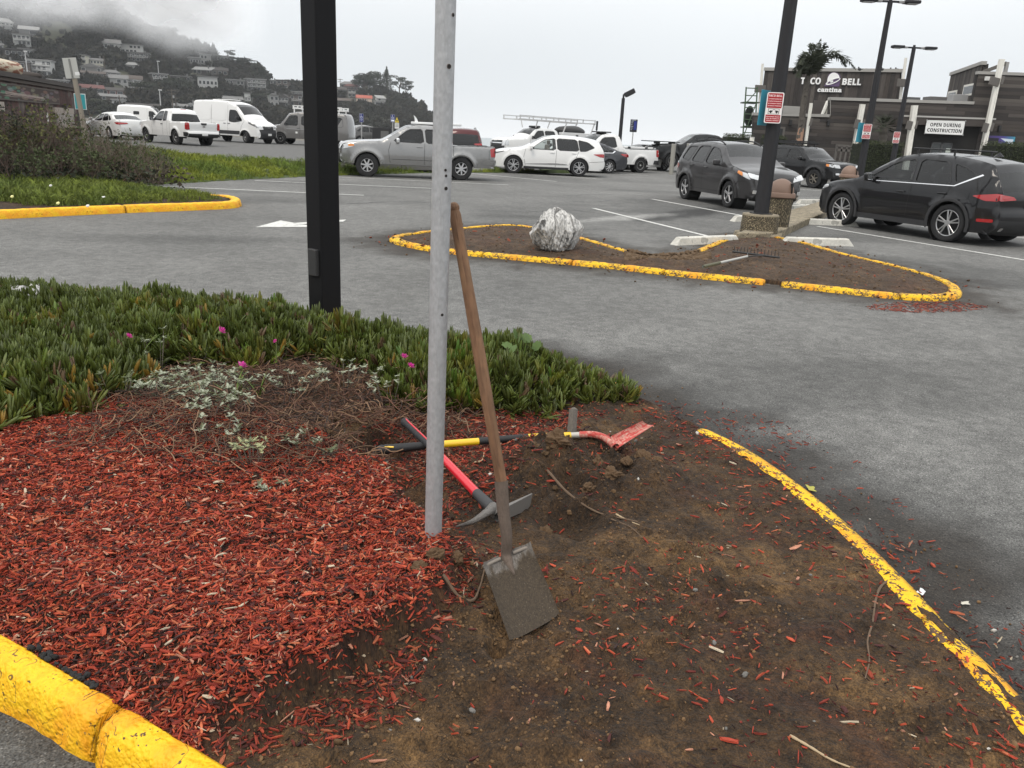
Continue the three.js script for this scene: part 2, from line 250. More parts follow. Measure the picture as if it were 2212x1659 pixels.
// kerbs
function kerbTexture(worn,seed){
return tex(512,(u,v)=>{
const a=fbm(u*14,v*14,4,seed,14),b=fbm(u*46,v*46,3,seed+1,46),e=vnoise(u*150,v*150,seed+2,150),st=fbm(u*5,v*5,3,seed+4,5);
const bare=sstep(a*0.36+b*0.36+e*0.28,worn,worn+0.03),crack=(1-sstep(Math.abs(fbm(u*8,v*8,3,seed+6,8)-0.5),0.003,0.008))*sstep(b,0.42,0.55);
const y=[0.96-0.05*st+0.07*(b-0.5),0.80-0.10*sstep(st,0.5,0.75)-0.12*(1-b),0.03+0.05*b],d=[0.24+0.14*e,0.18+0.11*e,0.12+0.08*e];
const k=Math.max(bare,crack*0.8);return[lerp(y[0],d[0],k),lerp(y[1],d[1],k),lerp(y[2],d[2],k)];
});
}
const kBump=tex(512,(u,v)=>{const k=0.6*fbm(u*30,v*30,3,80,30)+0.4*fbm(u*90,v*90,2,81,90);return[k,k,k];},{srgb:false});
const kerbBright=mat([0.98,0.96,0.95],0.62,{map:kerbTexture(0.70,90),bumpMap:kBump,bumpScale:0.014});
const kerbWorn=mat([0.98,0.96,0.95],0.75,{map:kerbTexture(0.535,110),bumpMap:kBump,bumpScale:0.006});
const kerbMid=mat([0.98,0.96,0.95],0.7,{map:kerbTexture(0.545,130),bumpMap:kBump,bumpScale:0.006});
function kerbRun(pts,prof,m,parent,{seg=1.2,amp=0.006,side=1,gap=0.012,end=1}={}){
// pts: path of the inner edge; prof: [offset outwards, height]; cut into stones of about seg metres
const cum=[0];for(let i=1;i<pts.length;i++)cum.push(cum[i-1]+Math.hypot(pts[i][0]-pts[i-1][0],pts[i][1]-pts[i-1][1]));
const total=cum[cum.length-1],n=Math.max(1,Math.round(total/seg));
const at=s=>{s=clamp(s,0,total);let i=1;while(i<cum.length-1&&cum[i]<s)i++;const t=(s-cum[i-1])/(cum[i]-cum[i-1]||1),a=pts[i-1],b=pts[i],dx=b[0]-a[0],dz=b[1]-a[1],L=Math.hypot(dx,dz)||1;return[lerp(a[0],b[0],t),lerp(a[1],b[1],t),-dz/L*side,dx/L*side];};
for(let k=0;k<n;k++){
const s0=k*total/n+(k?gap:0),s1=(k+1)*total/n,q=Math.max(4,Math.ceil((s1-s0)/0.035)),P=prof.length,pos=[],uv=[],idx=[];let vv=[0];for(let j=1;j<P;j++)vv.push(vv[j-1]+Math.hypot(prof[j][0]-prof[j-1][0],prof[j][1]-prof[j-1][1]));
for(let i=0;i<=q;i++){
const s=lerp(s0,s1,i/q),[x,z,ox,oz]=at(s),endR=Math.min(i,q-i)===0?0.010:Math.min(i,q-i)===1?0.002:0;const eR=endR*end;
for(let j=0;j<P;j++){const w=amp*((fbm(s*14+3,vv[j]*14,3,47+k)-0.5)*2+(fbm(s*4,vv[j]*5,2,7+k)-0.5)),o=prof[j][0]+w-(j>2?eR:0),y=prof[j][1]+w*0.7-(prof[j][1]>0.05?eR:0);pos.push(x+ox*o,y,z+oz*o);uv.push(s/0.8,vv[j]/0.8);}
}
for(let i=0;i<q;i++)for(let j=0;j<P-1;j++){const a=i*P+j;idx.push(a,a+1,a+P,a+1,a+P+1,a+P);}
for(const e of[0,q])for(let j=1;j<P-1;j++)idx.push(e*P,e*P+j,e*P+j+1);
const g=new THREE.BufferGeometry();g.setAttribute('position',new THREE.Float32BufferAttribute(pos,3));g.setAttribute('uv',new THREE.Float32BufferAttribute(uv,2));g.setIndex(idx);g.computeVertexNormals();
part('kerb_stone',g,m,parent);
}
}
const group=(name,label)=>{const o=new THREE.Group();o.name=numbered(name);o.userData.kind='structure';if(label)o.userData.label=label;scene.add(o);return o;};
{
const kb=group('kerb','thick yellow kerb with a crack at the lower left of the near bed'),kw=group('kerb','flaking yellow kerb along the right of the near bed, half buried in earth');
const L0=kerbLeft[0],L1=kerbLeft[1],L2=kerbLeft[2],ext=[L2[0]-2.4,L2[1]-1.28];
const profB=[[-0.012,-0.1],[-0.012,0.12],[0.0,0.131],[0.03,0.133],[0.058,0.126],[0.074,0.108],[0.086,0.06],[0.094,0.0],[0.096,-0.03]];
kerbRun([ext,L2,[lerp(L1[0],L0[0],0.02),lerp(L1[1],L0[1],0.02)]],profB,kerbBright,kb,{seg:2.2,amp:0.011,side:1});
kerbRun([[lerp(L1[0],L0[0],0.05),lerp(L1[1],L0[1],0.05)],L0,[-0.1,-1.14],[0.45,-0.86]],profB,kerbBright,kb,{seg:1.3,amp:0.011,side:1});
const profW=[[-0.06,-0.1],[-0.06,0.100],[-0.03,0.110],[0.02,0.113],[0.042,0.102],[0.052,0.05],[0.056,-0.03]];
kerbRun(smoothPath([...bedRight.slice(2),...nose.slice(0,3)].reverse(),160),profW,kerbWorn,kw,{seg:1.9,amp:0.008,side:-1,gap:0.004,end:0.3});
kerbRun(smoothPath(bedBack.slice(2),120),profW,kerbMid,kw,{seg:1.5,amp:0.006,side:-1});
}
// red wood chips
const R1=rng(11);
function chipGeo(seed){const r=rng(seed),g=new THREE.BoxGeometry(1,1,1,2,1,1),p=g.attributes.position;const j=new Map();for(let i=0;i<p.count;i++){const key=[p.getX(i),p.getY(i),p.getZ(i)].join();if(!j.has(key)){const e=Math.abs(p.getX(i))>0.4;j.set(key,[(r()-0.5)*0.3,(r()-0.5)*0.3,(r()-0.5)*0.25,e?0.35+0.55*r():1]);}const q=j.get(key);p.setXYZ(i,p.getX(i)+q[0],p.getY(i)*0.9+q[1],p.getZ(i)*q[3]+q[2]);}const h=g.toNonIndexed();h.computeVertexNormals();return h;}
const chipGeos=[1,2,3,4,5,6].map(chipGeo);
const chipMap=tex(128,(u,v)=>{const k=0.78+0.9*(fbm(u*3,v*26,3,30,26)-0.5)+0.2*(hash(Math.floor(u*40),Math.floor(v*128),4)-0.5);return[k,k,k];});
const chipMat=mat([1,1,1],0.85,{map:chipMap});
const chipHues=[[0.60,0.090,0.034],[0.45,0.054,0.022],[0.27,0.031,0.016],[0.11,0.020,0.014],[0.04,0.014,0.011],[0.68,0.18,0.075],[0.66,0.30,0.19],[0.72,0.60,0.43]];
function chipHue(r,dirty){const t=r();const i=t<0.24?0:t<0.46?1:t<0.64?2:t<0.76?3:t<0.83?4:t<0.93?5:t<0.982?6:7;const c=chipHues[i],k=(0.75+0.5*r())*(dirty?0.72:1);return[c[0]*k,c[1]*k,c[2]*k];}
const seen=(x,y,z,m=60)=>{const[a,b]=toPx(V3(x,y,z));return a>-m&&a<2212+m&&b>-m&&b<1659+m;};
const chips=chipGeos.map(()=>[]),bigChips=[];
function addChip(x,z,y0,big,dirty,lift=0.014){
const L=(0.008+0.031*Math.pow(R1(),2.3))*(big||1),w=Math.min(0.013,L*(0.07+0.36*R1()*R1())),t=0.002+0.004*R1(),tilt=R1()<0.75?0.36:1.1;
const q=new THREE.Quaternion().setFromEuler(new THREE.Euler((R1()-0.5)*2*tilt,R1()*Math.PI*2,(R1()-0.5)*1.4*tilt,'YXZ'));
const m=new THREE.Matrix4().compose(V3(x,y0+R1()*lift+t,z),q,V3(L,t,w)),c=chipHue(R1,dirty);
const zc=-z*0.95+0.4,k=Math.floor(R1()*6);if(L/zc>0.0121&&bigChips.length<300)bigChips.push([k,m,c]);else chips[k].push([m,c]);
}
for(let i=0;i<230000;i++){
const z=-1.35-3.3*Math.pow(R1(),1.25),x=-2.9+3.6*R1();if(!seen(x,0.13,z)||sdf(x,z,bedPts)<0.0)continue;const m=mixAt(x,z),dense=mulchAt(x,z);
if(R1()>m*(dense>0.5?1:0.62))continue;if(holes.some(h=>Math.hypot(x-h[0],z-h[1])<h[2]*0.8))continue;
addChip(x,z,soilTop(x,z)-0.002,1,dense<0.5,dense>0.5?0.016:0.006);
}
const nMulch=chips.reduce((a,c)=>a+c.length,0);
const scatter=chipGeos.map(()=>[]);
{
const keep=chips.splice(0,6,...scatter);
for(let i=0;i<27000;i++){
const z=-1.25-3.6*R1(),x=-0.9+2.8*R1();if(!seen(x,0.1,z))continue;const s=sdf(x,z,bedPts);if(s<-0.75||iceAt(x,z)>0.4)continue;
const cl=sstep(fbm(x*3,z*3,3,77),0.42,0.7),edge=x>0.6?Math.exp(-Math.pow((s-0.02)/0.28,2)):0;if(R1()>0.03+0.26*cl+0.34*edge)continue;
addChip(x,z,s>0?soilTop(x,z):0.004,0.55+0.75*R1(),s<0||R1()<0.35,0.006);
}
scatter.splice(0,6,...chips);chips.splice(0,6,...keep);
}
const mulch=group('wood_chip_mulch','thick layer of red dyed wood chips on the left of the near bed');
chipGeos.forEach((g,i)=>inst('chip_layer',g,chipMat,chips[i],mulch));
const chipMats=chipHues.map(c=>mat(c,0.85,{map:chipMap}));
for(const[k,m,c]of bigChips){let b=0,bd=9;chipHues.forEach((h,i)=>{const d=Math.abs(h[0]-c[0])+Math.abs(h[1]-c[1])*2;if(d<bd){bd=d;b=i;}});const o=part('wood_chip',chipGeos[k],chipMats[b],mulch);o.applyMatrix4(m);}
chipGeos.forEach((g,i)=>inst('scattered_chips',g,chipMat,scatter[i],soil));
// clods, grit and crumbs of earth
const clodGeo=bumpy(mergeVertices(new THREE.IcosahedronGeometry(1,3).deleteAttribute('uv').deleteAttribute('normal')),0.5,1.7,5);
const lumpGeos=[3,4,5].map(s=>bumpy(bumpy(bumpy(mergeVertices(new THREE.IcosahedronGeometry(1,14).deleteAttribute('uv').deleteAttribute('normal')),0.45,1.3,s),0.3,4,s+9),0.16,11,s+20));
const crumb=[];
for(let i=0;i<60000;i++){
const z=-1.2-4.0*Math.pow(R1(),1.15),x=-2.0+4.2*R1();if(!seen(x,0.1,z))continue;const s=sdf(x,z,bedPts);if(s<-0.7)continue;const m=mulchAt(x,z);if(m>0.5&&R1()>0.04)continue;if(iceAt(x,z)>0.5)continue;
const loose=sstep(fbm(x*1.7,z*1.7,2,12),0.42,0.68)+0.8*mounds.reduce((a,h)=>a+Math.exp(-Math.pow(Math.hypot(x-h[0],z-h[1])/(h[2]*1.3),2)),0);
if(R1()>0.05+0.42*loose+0.4*pileAt(x,z)-(s<0?0.03:0))continue;if(s<0&&R1()>0.75*Math.exp(s*4))continue;
const pl=pileAt(x,z),r=0.0018+0.0042*Math.pow(R1(),3)+(R1()<0.004*loose+0.03*pl?0.009*R1():0),k=0.6+0.7*R1();
crumb.push([M4(x,(s>0?soilTop(x,z):0.003)+r*0.35,z,R1()*6,R1()*6,R1()*6,r,r*(0.6+0.4*R1()),r*(0.7+0.6*R1())),[0.14*k*(1-0.4*pl),0.082*k*(1-0.4*pl),0.038*k*(1-0.4*pl)]]);
}
inst('earth_crumbs',clodGeo,mat([1,1,1],1),crumb,soil);
const stones=[];for(let i=0;i<90;i++){const z=-1.3-3*R1(),x=-1.8+3.6*R1();if(!seen(x,0.1,z))continue;const s=sdf(x,z,bedPts);if(s<-1)continue;const r=0.003+0.006*R1()*R1(),k=R1()<0.3?0.5:0.16;stones.push([M4(x,(s>0?soilTop(x,z):0.003)+r*0.5,z,R1()*6,R1()*6,0,r*1.3,r*0.8,r),[k,k*0.96,k*0.88]]);}
inst('pebbles',clodGeo,mat([1,1,1],0.8),stones,soil);
{
const l=[];for(let i=0;i<90;i++){const t=R1()*1.15,a=kerbLeft[2],b=kerbLeft[1],w=0.045*R1()*R1()*R1()+0.004;const x=lerp(a[0],b[0],t)+0.48*w,z=lerp(a[1],b[1],t)-0.87*w,r=0.003+0.006*R1();if(fbm(t*9,2,2,9)<0.45)continue;l.push([M4(x,Math.max(soilTop(x,z)+0.012,0.132)+0.006*R1(),z,R1()*6,R1()*6,0,r*1.3,r*0.7,r),[0.018,0.018,0.018]]);}
inst('broken_asphalt',clodGeo,mat([1,1,1],0.9),l,soil);
for(const[px,py,r]of[[1385,1012,0.045],[1352,1020,0.028],[1200,1015,0.05],[1150,1000,0.035],[1320,1048,0.04],[735,955,0.055],[722,925,0.05],[700,960,0.04],[1270,1060,0.035],[1180,1135,0.03],[1240,955,0.045],[985,1235,0.03],[940,1265,0.035],[905,1290,0.03],[1420,1000,0.035],[1290,1010,0.03]]){
const p=G(px,py,0.12),o=part('earth_clod',lumpGeos[px%3],soilClod(),soil);o.position.set(p.x,soilTop(p.x,p.z)+r*0.25,p.z);o.scale.set(r,r*0.75,r*0.9);o.rotation.set(R1()*6,R1()*6,0);
}
}
function soilClod(){return soilClod.m||(soilClod.m=mat([0.10,0.06,0.031],1,{bumpMap:soilBump,bumpScale:0.02}));}
// ice plant: shoots of three-sided fingers
function leafFinger(len,r,bend,n=5){const pts=[];for(let i=0;i<=4;i++){const t=i/4;pts.push(V3(0,t*len*(1-0.18*bend*t),bend*len*(0.12*t+0.42*t*t)));}return taperTube(pts,t=>r*(0.55+0.9*Math.sin(Math.PI*Math.min(1,0.12+0.8*t)))*(t>0.85?0.25+0.75*(1-t)/0.15:1),6,n);}
function shootGeo(seed,spread){
const r=rng(seed),parts=[];const H=0.055+0.03*r();
parts.push(setColors(cyl(0.004,0.003,H,5,0,H/2,0),()=>[0.9,0.75,0.6]));
const pairs=4;for(let k=0;k<pairs;k++){const y=H*(0.1+0.9*k/(pairs-1)),az=k*1.45+r()*0.5,open=spread*(1.05-0.24*k)+0.12;for(const s of[0,Math.PI]){const L=(0.062+0.034*r())*(1-0.1*(k===3)),g=leafFinger(L,0.0058+0.0016*r(),-0.25-0.5*r(),3);g.rotateX(-0);g.applyMatrix4(M4(0,y,0,0,0,0).multiply(new THREE.Matrix4().makeRotationY(az+s+(r()-0.5)*0.4)).multiply(new THREE.Matrix4().makeRotationX(open*(0.75+0.5*r()))));const hue=0.85+0.3*r();setColors(g,(x,yy)=>{const t=clamp((yy-y)/L,0,1);return[hue*(0.95+0.25*(1-t)),hue,hue*(0.8)];});parts.push(g);}}
return mg(parts);
}
const shootGeos=[shootGeo(1,0.55),shootGeo(2,0.75),shootGeo(3,0.4),shootGeo(4,0.9)];
const leafMat=mat([1,1,1],0.52,{vertexColors:true});
const shoots=shootGeos.map(()=>[]);
for(let i=0;i<52000;i++){
const z=-3.2-4.4*R1(),x=-6.6+7.6*R1();if(!seen(x,0.3,z,120))continue;const s=sdf(x,z,iceZone)+(fbm(x*3,z*3,3,21)-0.5)*0.35;if(s<0.02||sdf(x,z,bedPts)<-0.12)continue;
if(z>-4.6&&R1()>0.85)continue;const edge=1-sstep(s,0.02,0.25),yel=sstep(fbm(x*4,z*4,3,23),0.52,0.75);
const k=0.62+0.6*R1()+0.35*(fbm(x*1.5,z*1.5,2,25)-0.5),hot=edge>0.6&&R1()<(x<-1.3&&z>-4.6?0.2:0.04)?1:R1()<0.008?0.8:0;
let c=[0.080*k+0.065*yel*R1(),0.104*k+0.055*yel*R1(),0.020*k];if(R1()<0.04)c=[0.11,0.07,0.045];c=[lerp(c[0],0.30,hot*0.7),lerp(c[1],0.16,hot*0.7),lerp(c[2],0.03,hot*0.6)];
const fine=toPx(V3(x,0.2,z))[0]>1130?0.8:1,S=(0.52+0.42*R1()+0.25*fbm(x*2.2,z*2.2,2,27))*fine,lean=0.42+0.5*edge+(R1()<0.12?0.5:0),y=soilTop(x,z),up=(1-edge)*(0.07*R1()+0.10*fbm(x*3.5,z*3.5,2,26)-0.03);
shoots[Math.floor(R1()*4)].push([M4(x,Math.max(y,0.05)+up-0.01,z,(R1()-0.5)*2*lean,R1()*6.28,(R1()-0.5)*2*lean,S*0.95,S*1.15,S*0.95),c]);
}
const icePlant=thing('ice_plant_mat','mass of green ice plant with finger leaves covering the back of the near bed','ice plant');icePlant.userData.kind='stuff';
shootGeos.forEach((g,i)=>inst('leaves',g,leafMat,shoots[i],icePlant));
// dead grey-brown stems where the plants were pulled up
function stemGeo(seed){const r=rng(seed),pts=[];let a=0;for(let i=0;i<6;i++){const t=i/5;a+=(r()-0.5)*1.5;pts.push(V3((t-0.5)+0.1*Math.sin(a*2),0.24*Math.sin(t*Math.PI)*r()+0.03*r(),0.24*Math.sin(a)));}return tube(pts,0.0125,9,4);}
const stems=[1,2,3,4,5].map(s=>stemGeo(s*7)),stemL=stems.map(()=>[]);
for(let i=0;i<12500;i++){
const z=-2.6-3.0*R1(),x=-2.7+3.6*R1(),s=sdf(x,z,dryZone)+(fbm(x*4,z*4,3,28)-0.5)*0.35;if(s<-0.2||R1()>sstep(s,-0.2,0.16))continue;if(holes.slice(0,1).some(h=>Math.hypot(x-h[0],z-h[1])<h[2]))continue;
const L=0.06+0.17*R1(),k=0.35+0.65*R1(),t=R1();const c=t<0.5?[0.15*k,0.070*k,0.043*k]:t<0.76?[0.30*k,0.18*k,0.105*k]:[0.055*k,0.038*k,0.03*k];
stemL[i%5].push([M4(x,soilTop(x,z)+0.014+0.09*R1()*R1()*sstep(s,0,0.3),z,(R1()-0.5)*1.3,R1()*6.28,(R1()-0.5)*1.1,L,L,L),c]);
}
const stemRoot=thing('dead_stem_tangle','tangle of dry grey brown stems in front of the ice plant','dead stems');stemRoot.userData.kind='stuff';
stems.forEach((g,i)=>inst('stems',g,mat([1,1,1],0.9),stemL[i],stemRoot));
// ---------------------------------------------------------------- vehicles
const tess=(g,e)=>new TessellateModifier(e,12).modify(g);
const rubber=mat([0.016,0.016,0.017],0.85),blackTrim=mat([0.018,0.018,0.019],0.55),darkGrey=mat([0.03,0.03,0.032],0.7),chrome=mat([0.75,0.75,0.76],0.18,{metalness:1}),alloy=mat([0.62,0.62,0.63],0.3,{metalness:0.9}),alloyDark=mat([0.10,0.10,0.105],0.35,{metalness:0.6}),steelRim=mat([0.55,0.55,0.54],0.4,{metalness:0.7});
const seatMat=mat([0.05,0.048,0.046],0.8),seatTan=mat([0.28,0.24,0.2],0.8),underMat=mat([0.01,0.01,0.01],0.9),seamMat=mat([0.012,0.012,0.012],0.8);
const glassClear=pmat([0.80,0.84,0.83],0.03,{transmission:1,thickness:0,ior:1.5,specularIntensity:1}),glassTint=pmat([0.16,0.17,0.175],0.03,{transmission:1,thickness:0,ior:1.52}),glassMid=pmat([0.42,0.45,0.45],0.03,{transmission:1,thickness:0,ior:1.52}),glassDark=pmat([0.055,0.058,0.062],0.03,{transmission:0.9,thickness:0,ior:1.52});
const lensRed=pmat([0.36,0.012,0.014],0.12,{clearcoat:1,clearcoatRoughness:0.05}),lensClear=pmat([0.62,0.63,0.64],0.12,{clearcoat:1,metalness:0.4}),lensAmber=pmat([0.75,0.24,0.03],0.15,{clearcoat:1}),lensDark=pmat([0.06,0.06,0.065],0.08,{clearcoat:1}),plateMat=mat([0.72,0.72,0.70],0.5);
const paint=(c,metal=0.0,rough=0.32,coat=c[0]>0.14?1:0.7)=>pmat(c,rough,{metalness:metal,clearcoat:coat,clearcoatRoughness:0.04,specularIntensity:coat>0.9?0.8:0.3});
const white=paint([0.74,0.74,0.73]),silver=paint([0.27,0.268,0.265],0.7,0.27),charcoal=paint([0.042,0.0405,0.042],0.2,0.36),nearBlack=paint([0.0095,0.0095,0.011],0.0,0.4),black=paint([0.008,0.008,0.009],0.0,0.4),slate=paint([0.055,0.057,0.064],0.2,0.36),vanGrey=paint([0.15,0.145,0.14],0.3,0.4),maroon=paint([0.075,0.010,0.012],0.1),dimGrey=paint([0.10,0.098,0.096],0.3);
function chaikin(P,it=2){for(let k=0;k<it;k++){const o=[P[0]];for(let i=0;i<P.length-1;i++){const a=P[i],b=P[i+1];const s=a[3]?1:0;o.push([lerp(a[0],b[0],0.25),lerp(a[1],b[1],0.25),a[2]],[lerp(a[0],b[0],0.75),lerp(a[1],b[1],0.75),a[2]]);}o.push(P[P.length-1]);P=o;}return P;}
function rimGeo(style,R){
const l=[],r=R;const tor=new THREE.TorusGeometry(r*0.97,r*0.045,6,40);l.push(tor);
const blade=(w0,w1,r0,r1,a,dz=0.012)=>{const s=new THREE.Shape([V2(r0,-w0/2),V2(r1,-w1/2),V2(r1,w1/2),V2(r0,w0/2)]),g=new THREE.ExtrudeGeometry(s,{depth:dz,bevelEnabled:true,bevelSize:0.004,bevelThickness:0.005,bevelSegments:1,steps:1});g.rotateZ(a);return g;};
const n=style.n||5;
if(style.kind==='steel'){const s=new THREE.Shape().absarc(0,0,r*0.95,0,7);for(let k=0;k<n;k++){const a=k/n*Math.PI*2,h=new THREE.Path().absellipse(Math.cos(a)*r*0.66,Math.sin(a)*r*0.66,r*0.16,r*0.16,0,6.283);s.holes.push(h);}l.push(new THREE.ExtrudeGeometry(s,{depth:0.01,bevelEnabled:false,curveSegments:10}));}
else for(let k=0;k<n;k++){const a=k/n*Math.PI*2+0.3;if(style.split){{const k=style.thin||0.8;l.push(blade(r*0.12*k,r*0.12*k,r*0.16,r*0.98,a-style.split),blade(r*0.12*k,r*0.12*k,r*0.16,r*0.98,a+style.split));};}else l.push(blade(r*(style.w0||0.24),r*(style.w1||0.3),r*0.15,r*0.97,a));}
l.push(cyl(r*0.24,r*0.2,0.025,20,0,0,0.012,Math.PI/2));return mg(l);
}
function wheelParts(R,w,rimR){
const h=w/2,s=rimR,tyre=new THREE.LatheGeometry([[s,-h*0.8],[s+0.012,-h*0.95],[R*0.9,-h],[R*0.975,-h*0.86],[R,-h*0.6],[R,h*0.6],[R*0.975,h*0.86],[R*0.9,h],[s+0.012,h*0.95],[s,h*0.8],[s*0.96,h*0.2],[s*0.6,h*0.05],[0.001,h*0.05]].map(p=>V2(p[0],p[1])),40);tyre.rotateX(Math.PI/2);return tyre;
}
// c: measures and outlines of one car seen from its left side: x from the front bumper (0) to the rear (L), y up
function makeCar(c){
const root=thing(c.name,c.label,c.category,c.pos,c.turn,c.group),L=c.L,W=c.W/2,body=c.paint;
const prof=chaikin(c.profile,2),P2=prof.map(p=>[p[0],p[1]]);
const top=Math.max(...P2.map(p=>p[1])),belt=c.belt,Wr=c.roofW/2,ed=c.edge||0.075,sill=c.sill;
const wheels=[[c.xf,c.R],[c.xr,c.R]],AR=c.R+(c.archGap||0.055);
const plan=x=>{const f=c.noseLen||0.75,r=c.tailLen||0.7;let t=1;if(x<f)t-=(c.noseTaper??0.2)*Math.pow((f-x)/f,2.4);if(x>L-r)t-=(c.tailTaper??0.14)*Math.pow((x-L+r)/r,2.4);return t;};
const baseZ=(x,y)=>{
let w;const bw=W*(c.beltIn??0.965);
if(y<belt){const q=(y-belt*0.62)/(belt*0.62);w=W-(W-bw)*Math.pow(Math.max(0,q)/0.613,2)-0.055*Math.pow(Math.max(0,-q),1.6);}
else w=bw-(bw-Wr)*Math.pow((y-belt)/(top-belt),1.15);
w*=plan(x);const d=Math.min(...wheels.map(q=>Math.abs(Math.hypot(x-q[0],y-c.R)-AR-0.03)));if(y<belt)w+=(c.flare??0.02)*Math.exp(-Math.pow(d/0.07,2));return w;
};
const sideZ=(x,y)=>{const d=distPoly(x,y,P2,false),k=Math.min(1,d/ed);return baseZ(x,y)-ed*(1-Math.sqrt(Math.max(0,1-(1-k)*(1-k))))*0.95;};
const place=(x,y,z)=>[L/2-x,y,z];
function mapSide(g2d,off,side,edge=0.14){
const g=edge?tess(g2d,edge):g2d.toNonIndexed(),p=g.attributes.position,nrm=new Float32Array(p.count*3),e=0.006;
for(let i=0;i<p.count;i++){
const x=p.getX(i),y=p.getY(i),z0=sideZ(x,y);let dx=(sideZ(x+e,y)-sideZ(x-e,y))/(2*e),dy=(sideZ(x,y+e)-sideZ(x,y-e))/(2*e);dx=clamp(dx,-4,4);dy=clamp(dy,-4,4);
const l=Math.hypot(dx,dy,1),n=[dx/l,-dy/l,1/l];const q=place(x,y,0);p.setXYZ(i,q[0]+n[0]*off,q[1]+n[1]*off,(z0+n[2]*off)*side);nrm.set([n[0],n[1],n[2]*side],i*3);
}
g.setAttribute('normal',new THREE.BufferAttribute(nrm,3));if(side>0)flip(g);return g;
}
function flip(g){for(const a of Object.values(g.attributes)){const s=a.itemSize;for(let i=0;i<a.count;i+=3)for(let k=0;k<s;k++){const t=a.array[(i+1)*s+k];a.array[(i+1)*s+k]=a.array[(i+2)*s+k];a.array[(i+2)*s+k]=t;}}}
const shp=(pts,hs=[])=>{const s=new THREE.Shape(pts.map(p=>V2(p[0],p[1])));for(const h of hs)s.holes.push(new THREE.Path(h.map(p=>V2(p[0],p[1]))));return new THREE.ShapeGeometry(s);};
const round=(pts,it=2)=>{let P=pts;for(let k=0;k<it;k++){const o=[];for(let i=0;i<P.length;i++){const a=P[i],b=P[(i+1)%P.length];o.push([lerp(a[0],b[0],k?0.25:0.12),lerp(a[1],b[1],k?0.25:0.12)],[lerp(a[0],b[0],k?0.75:0.88),lerp(a[1],b[1],k?0.75:0.88)]);}P=o;}return P;};
// flanks
const out=[...P2];const arch=(xc)=>{const a=[],y0=sill,s=Math.asin(clamp((y0-c.R)/AR,-1,1));for(let k=0;k<=14;k++){const t=lerp(s,Math.PI-s,k/14);a.push([xc+Math.cos(t)*AR,c.R+Math.sin(t)*AR]);}return a;};
out.push([L-0.12,sill],...arch(c.xr),...arch(c.xf),[0.12,sill]);
const wins=c.windows.map(w=>round(w.p,1)),flank=shp(out,wins);
const flanks=[];for(const s of[1,-1])flanks.push(mapSide(flank.clone(),0,s));
// the strip over hood, screens, roof, tail
const cols=[-1,-0.965,-0.9,-0.6,-0.3,0,0.3,0.6,0.9,0.965,1],N=prof.length,grid=[];
for(let i=0;i<N;i++){
const[x,y]=P2[i],w=sideZ(x,y),a=P2[Math.max(0,i-1)],b=P2[Math.min(N-1,i+1)];let tx=b[0]-a[0],ty=b[1]-a[1];const l=Math.hypot(tx,ty)||1;const nx=-ty/l,ny=tx/l;
const cr=(c.crown||0.05)*(nx<-0.6?(c.noseCrown||3):nx>0.6?(c.tailCrown||1.6):1);
for(const t of cols){const k=cr*(1-t*t)*(1-0*t);const q=place(x+nx*k,y+ny*k,w*t);grid.push(q);}
}
const C=cols.length,pos=new Float32Array(grid.flat()),idxAll=[];for(let i=0;i<N-1;i++)for(let j=0;j<C-1;j++){const a=i*C+j;idxAll.push(a,a+1,a+C,a+1,a+C+1,a+C);}
const full=new THREE.BufferGeometry();full.setAttribute('position',new THREE.BufferAttribute(pos,3));full.setIndex(idxAll);full.computeVertexNormals();
const pick=(want,end=0)=>{const idx=[];for(let i=0;i<N-1;i++)for(let j=0;j<C-1;j++){if(end&&(P2[i][0]<L/2?1:2)!==end)continue;const lab=prof[i][2]||'paint',inner=j>=1&&j<=C-3&&true;let m=lab;if((lab==='glass'||lab==='rearglass')&&(j<1||j>C-3))m='paint';if(lab==='bed')m=(j<2||j>C-4)?'paint':'none';if(m===want){const a=i*C+j;idx.push(a,a+1,a+C,a+1,a+C+1,a+C);}}if(!idx.length)return null;const g=new THREE.BufferGeometry();g.setAttribute('position',full.attributes.position.clone());g.setAttribute('normal',full.attributes.normal.clone());g.setIndex(idx);const h=g.toNonIndexed();return h;};
part('body',[...flanks,pick('paint')].filter(Boolean),body,root);
for(const[lab,nm,m]of[['glass','windscreen',c.screen||glassMid],['rearglass','rear_window',c.rearGlass||c.screen||glassTint],['lower','bumper',c.lower||blackTrim]])for(const e of[1,2]){const g=pick(lab,e);if(g)part(nm,g,m,root);}
// side windows, each pane of its own, with a dark rubber rim
wins.forEach((w,k)=>{for(const s of[1,-1]){part('side_window',mapSide(shp(w),-0.012,s),c.windows[k].m||c.glass||glassTint,root);}});
const cen=w=>[w.reduce((a,p)=>a+p[0],0)/w.length,w.reduce((a,p)=>a+p[1],0)/w.length];
wins.forEach(w=>{const q=cen(w),o=w.map(p=>{const dx=p[0]-q[0],dy=p[1]-q[1],l=Math.hypot(dx,dy);return[p[0]+dx/l*0.028,p[1]+dy/l*0.028];});for(const s of[1,-1])part('window_trim',mapSide(shp(o,[w]),0.004,s),c.trim||blackTrim,root);});
for(const q of c.side||[])for(const s of q.one?[q.one]:[1,-1])part(q.n,mapSide(shp(q.raw?q.p:round(q.p,1)),q.off||0.008,s),q.m,root);
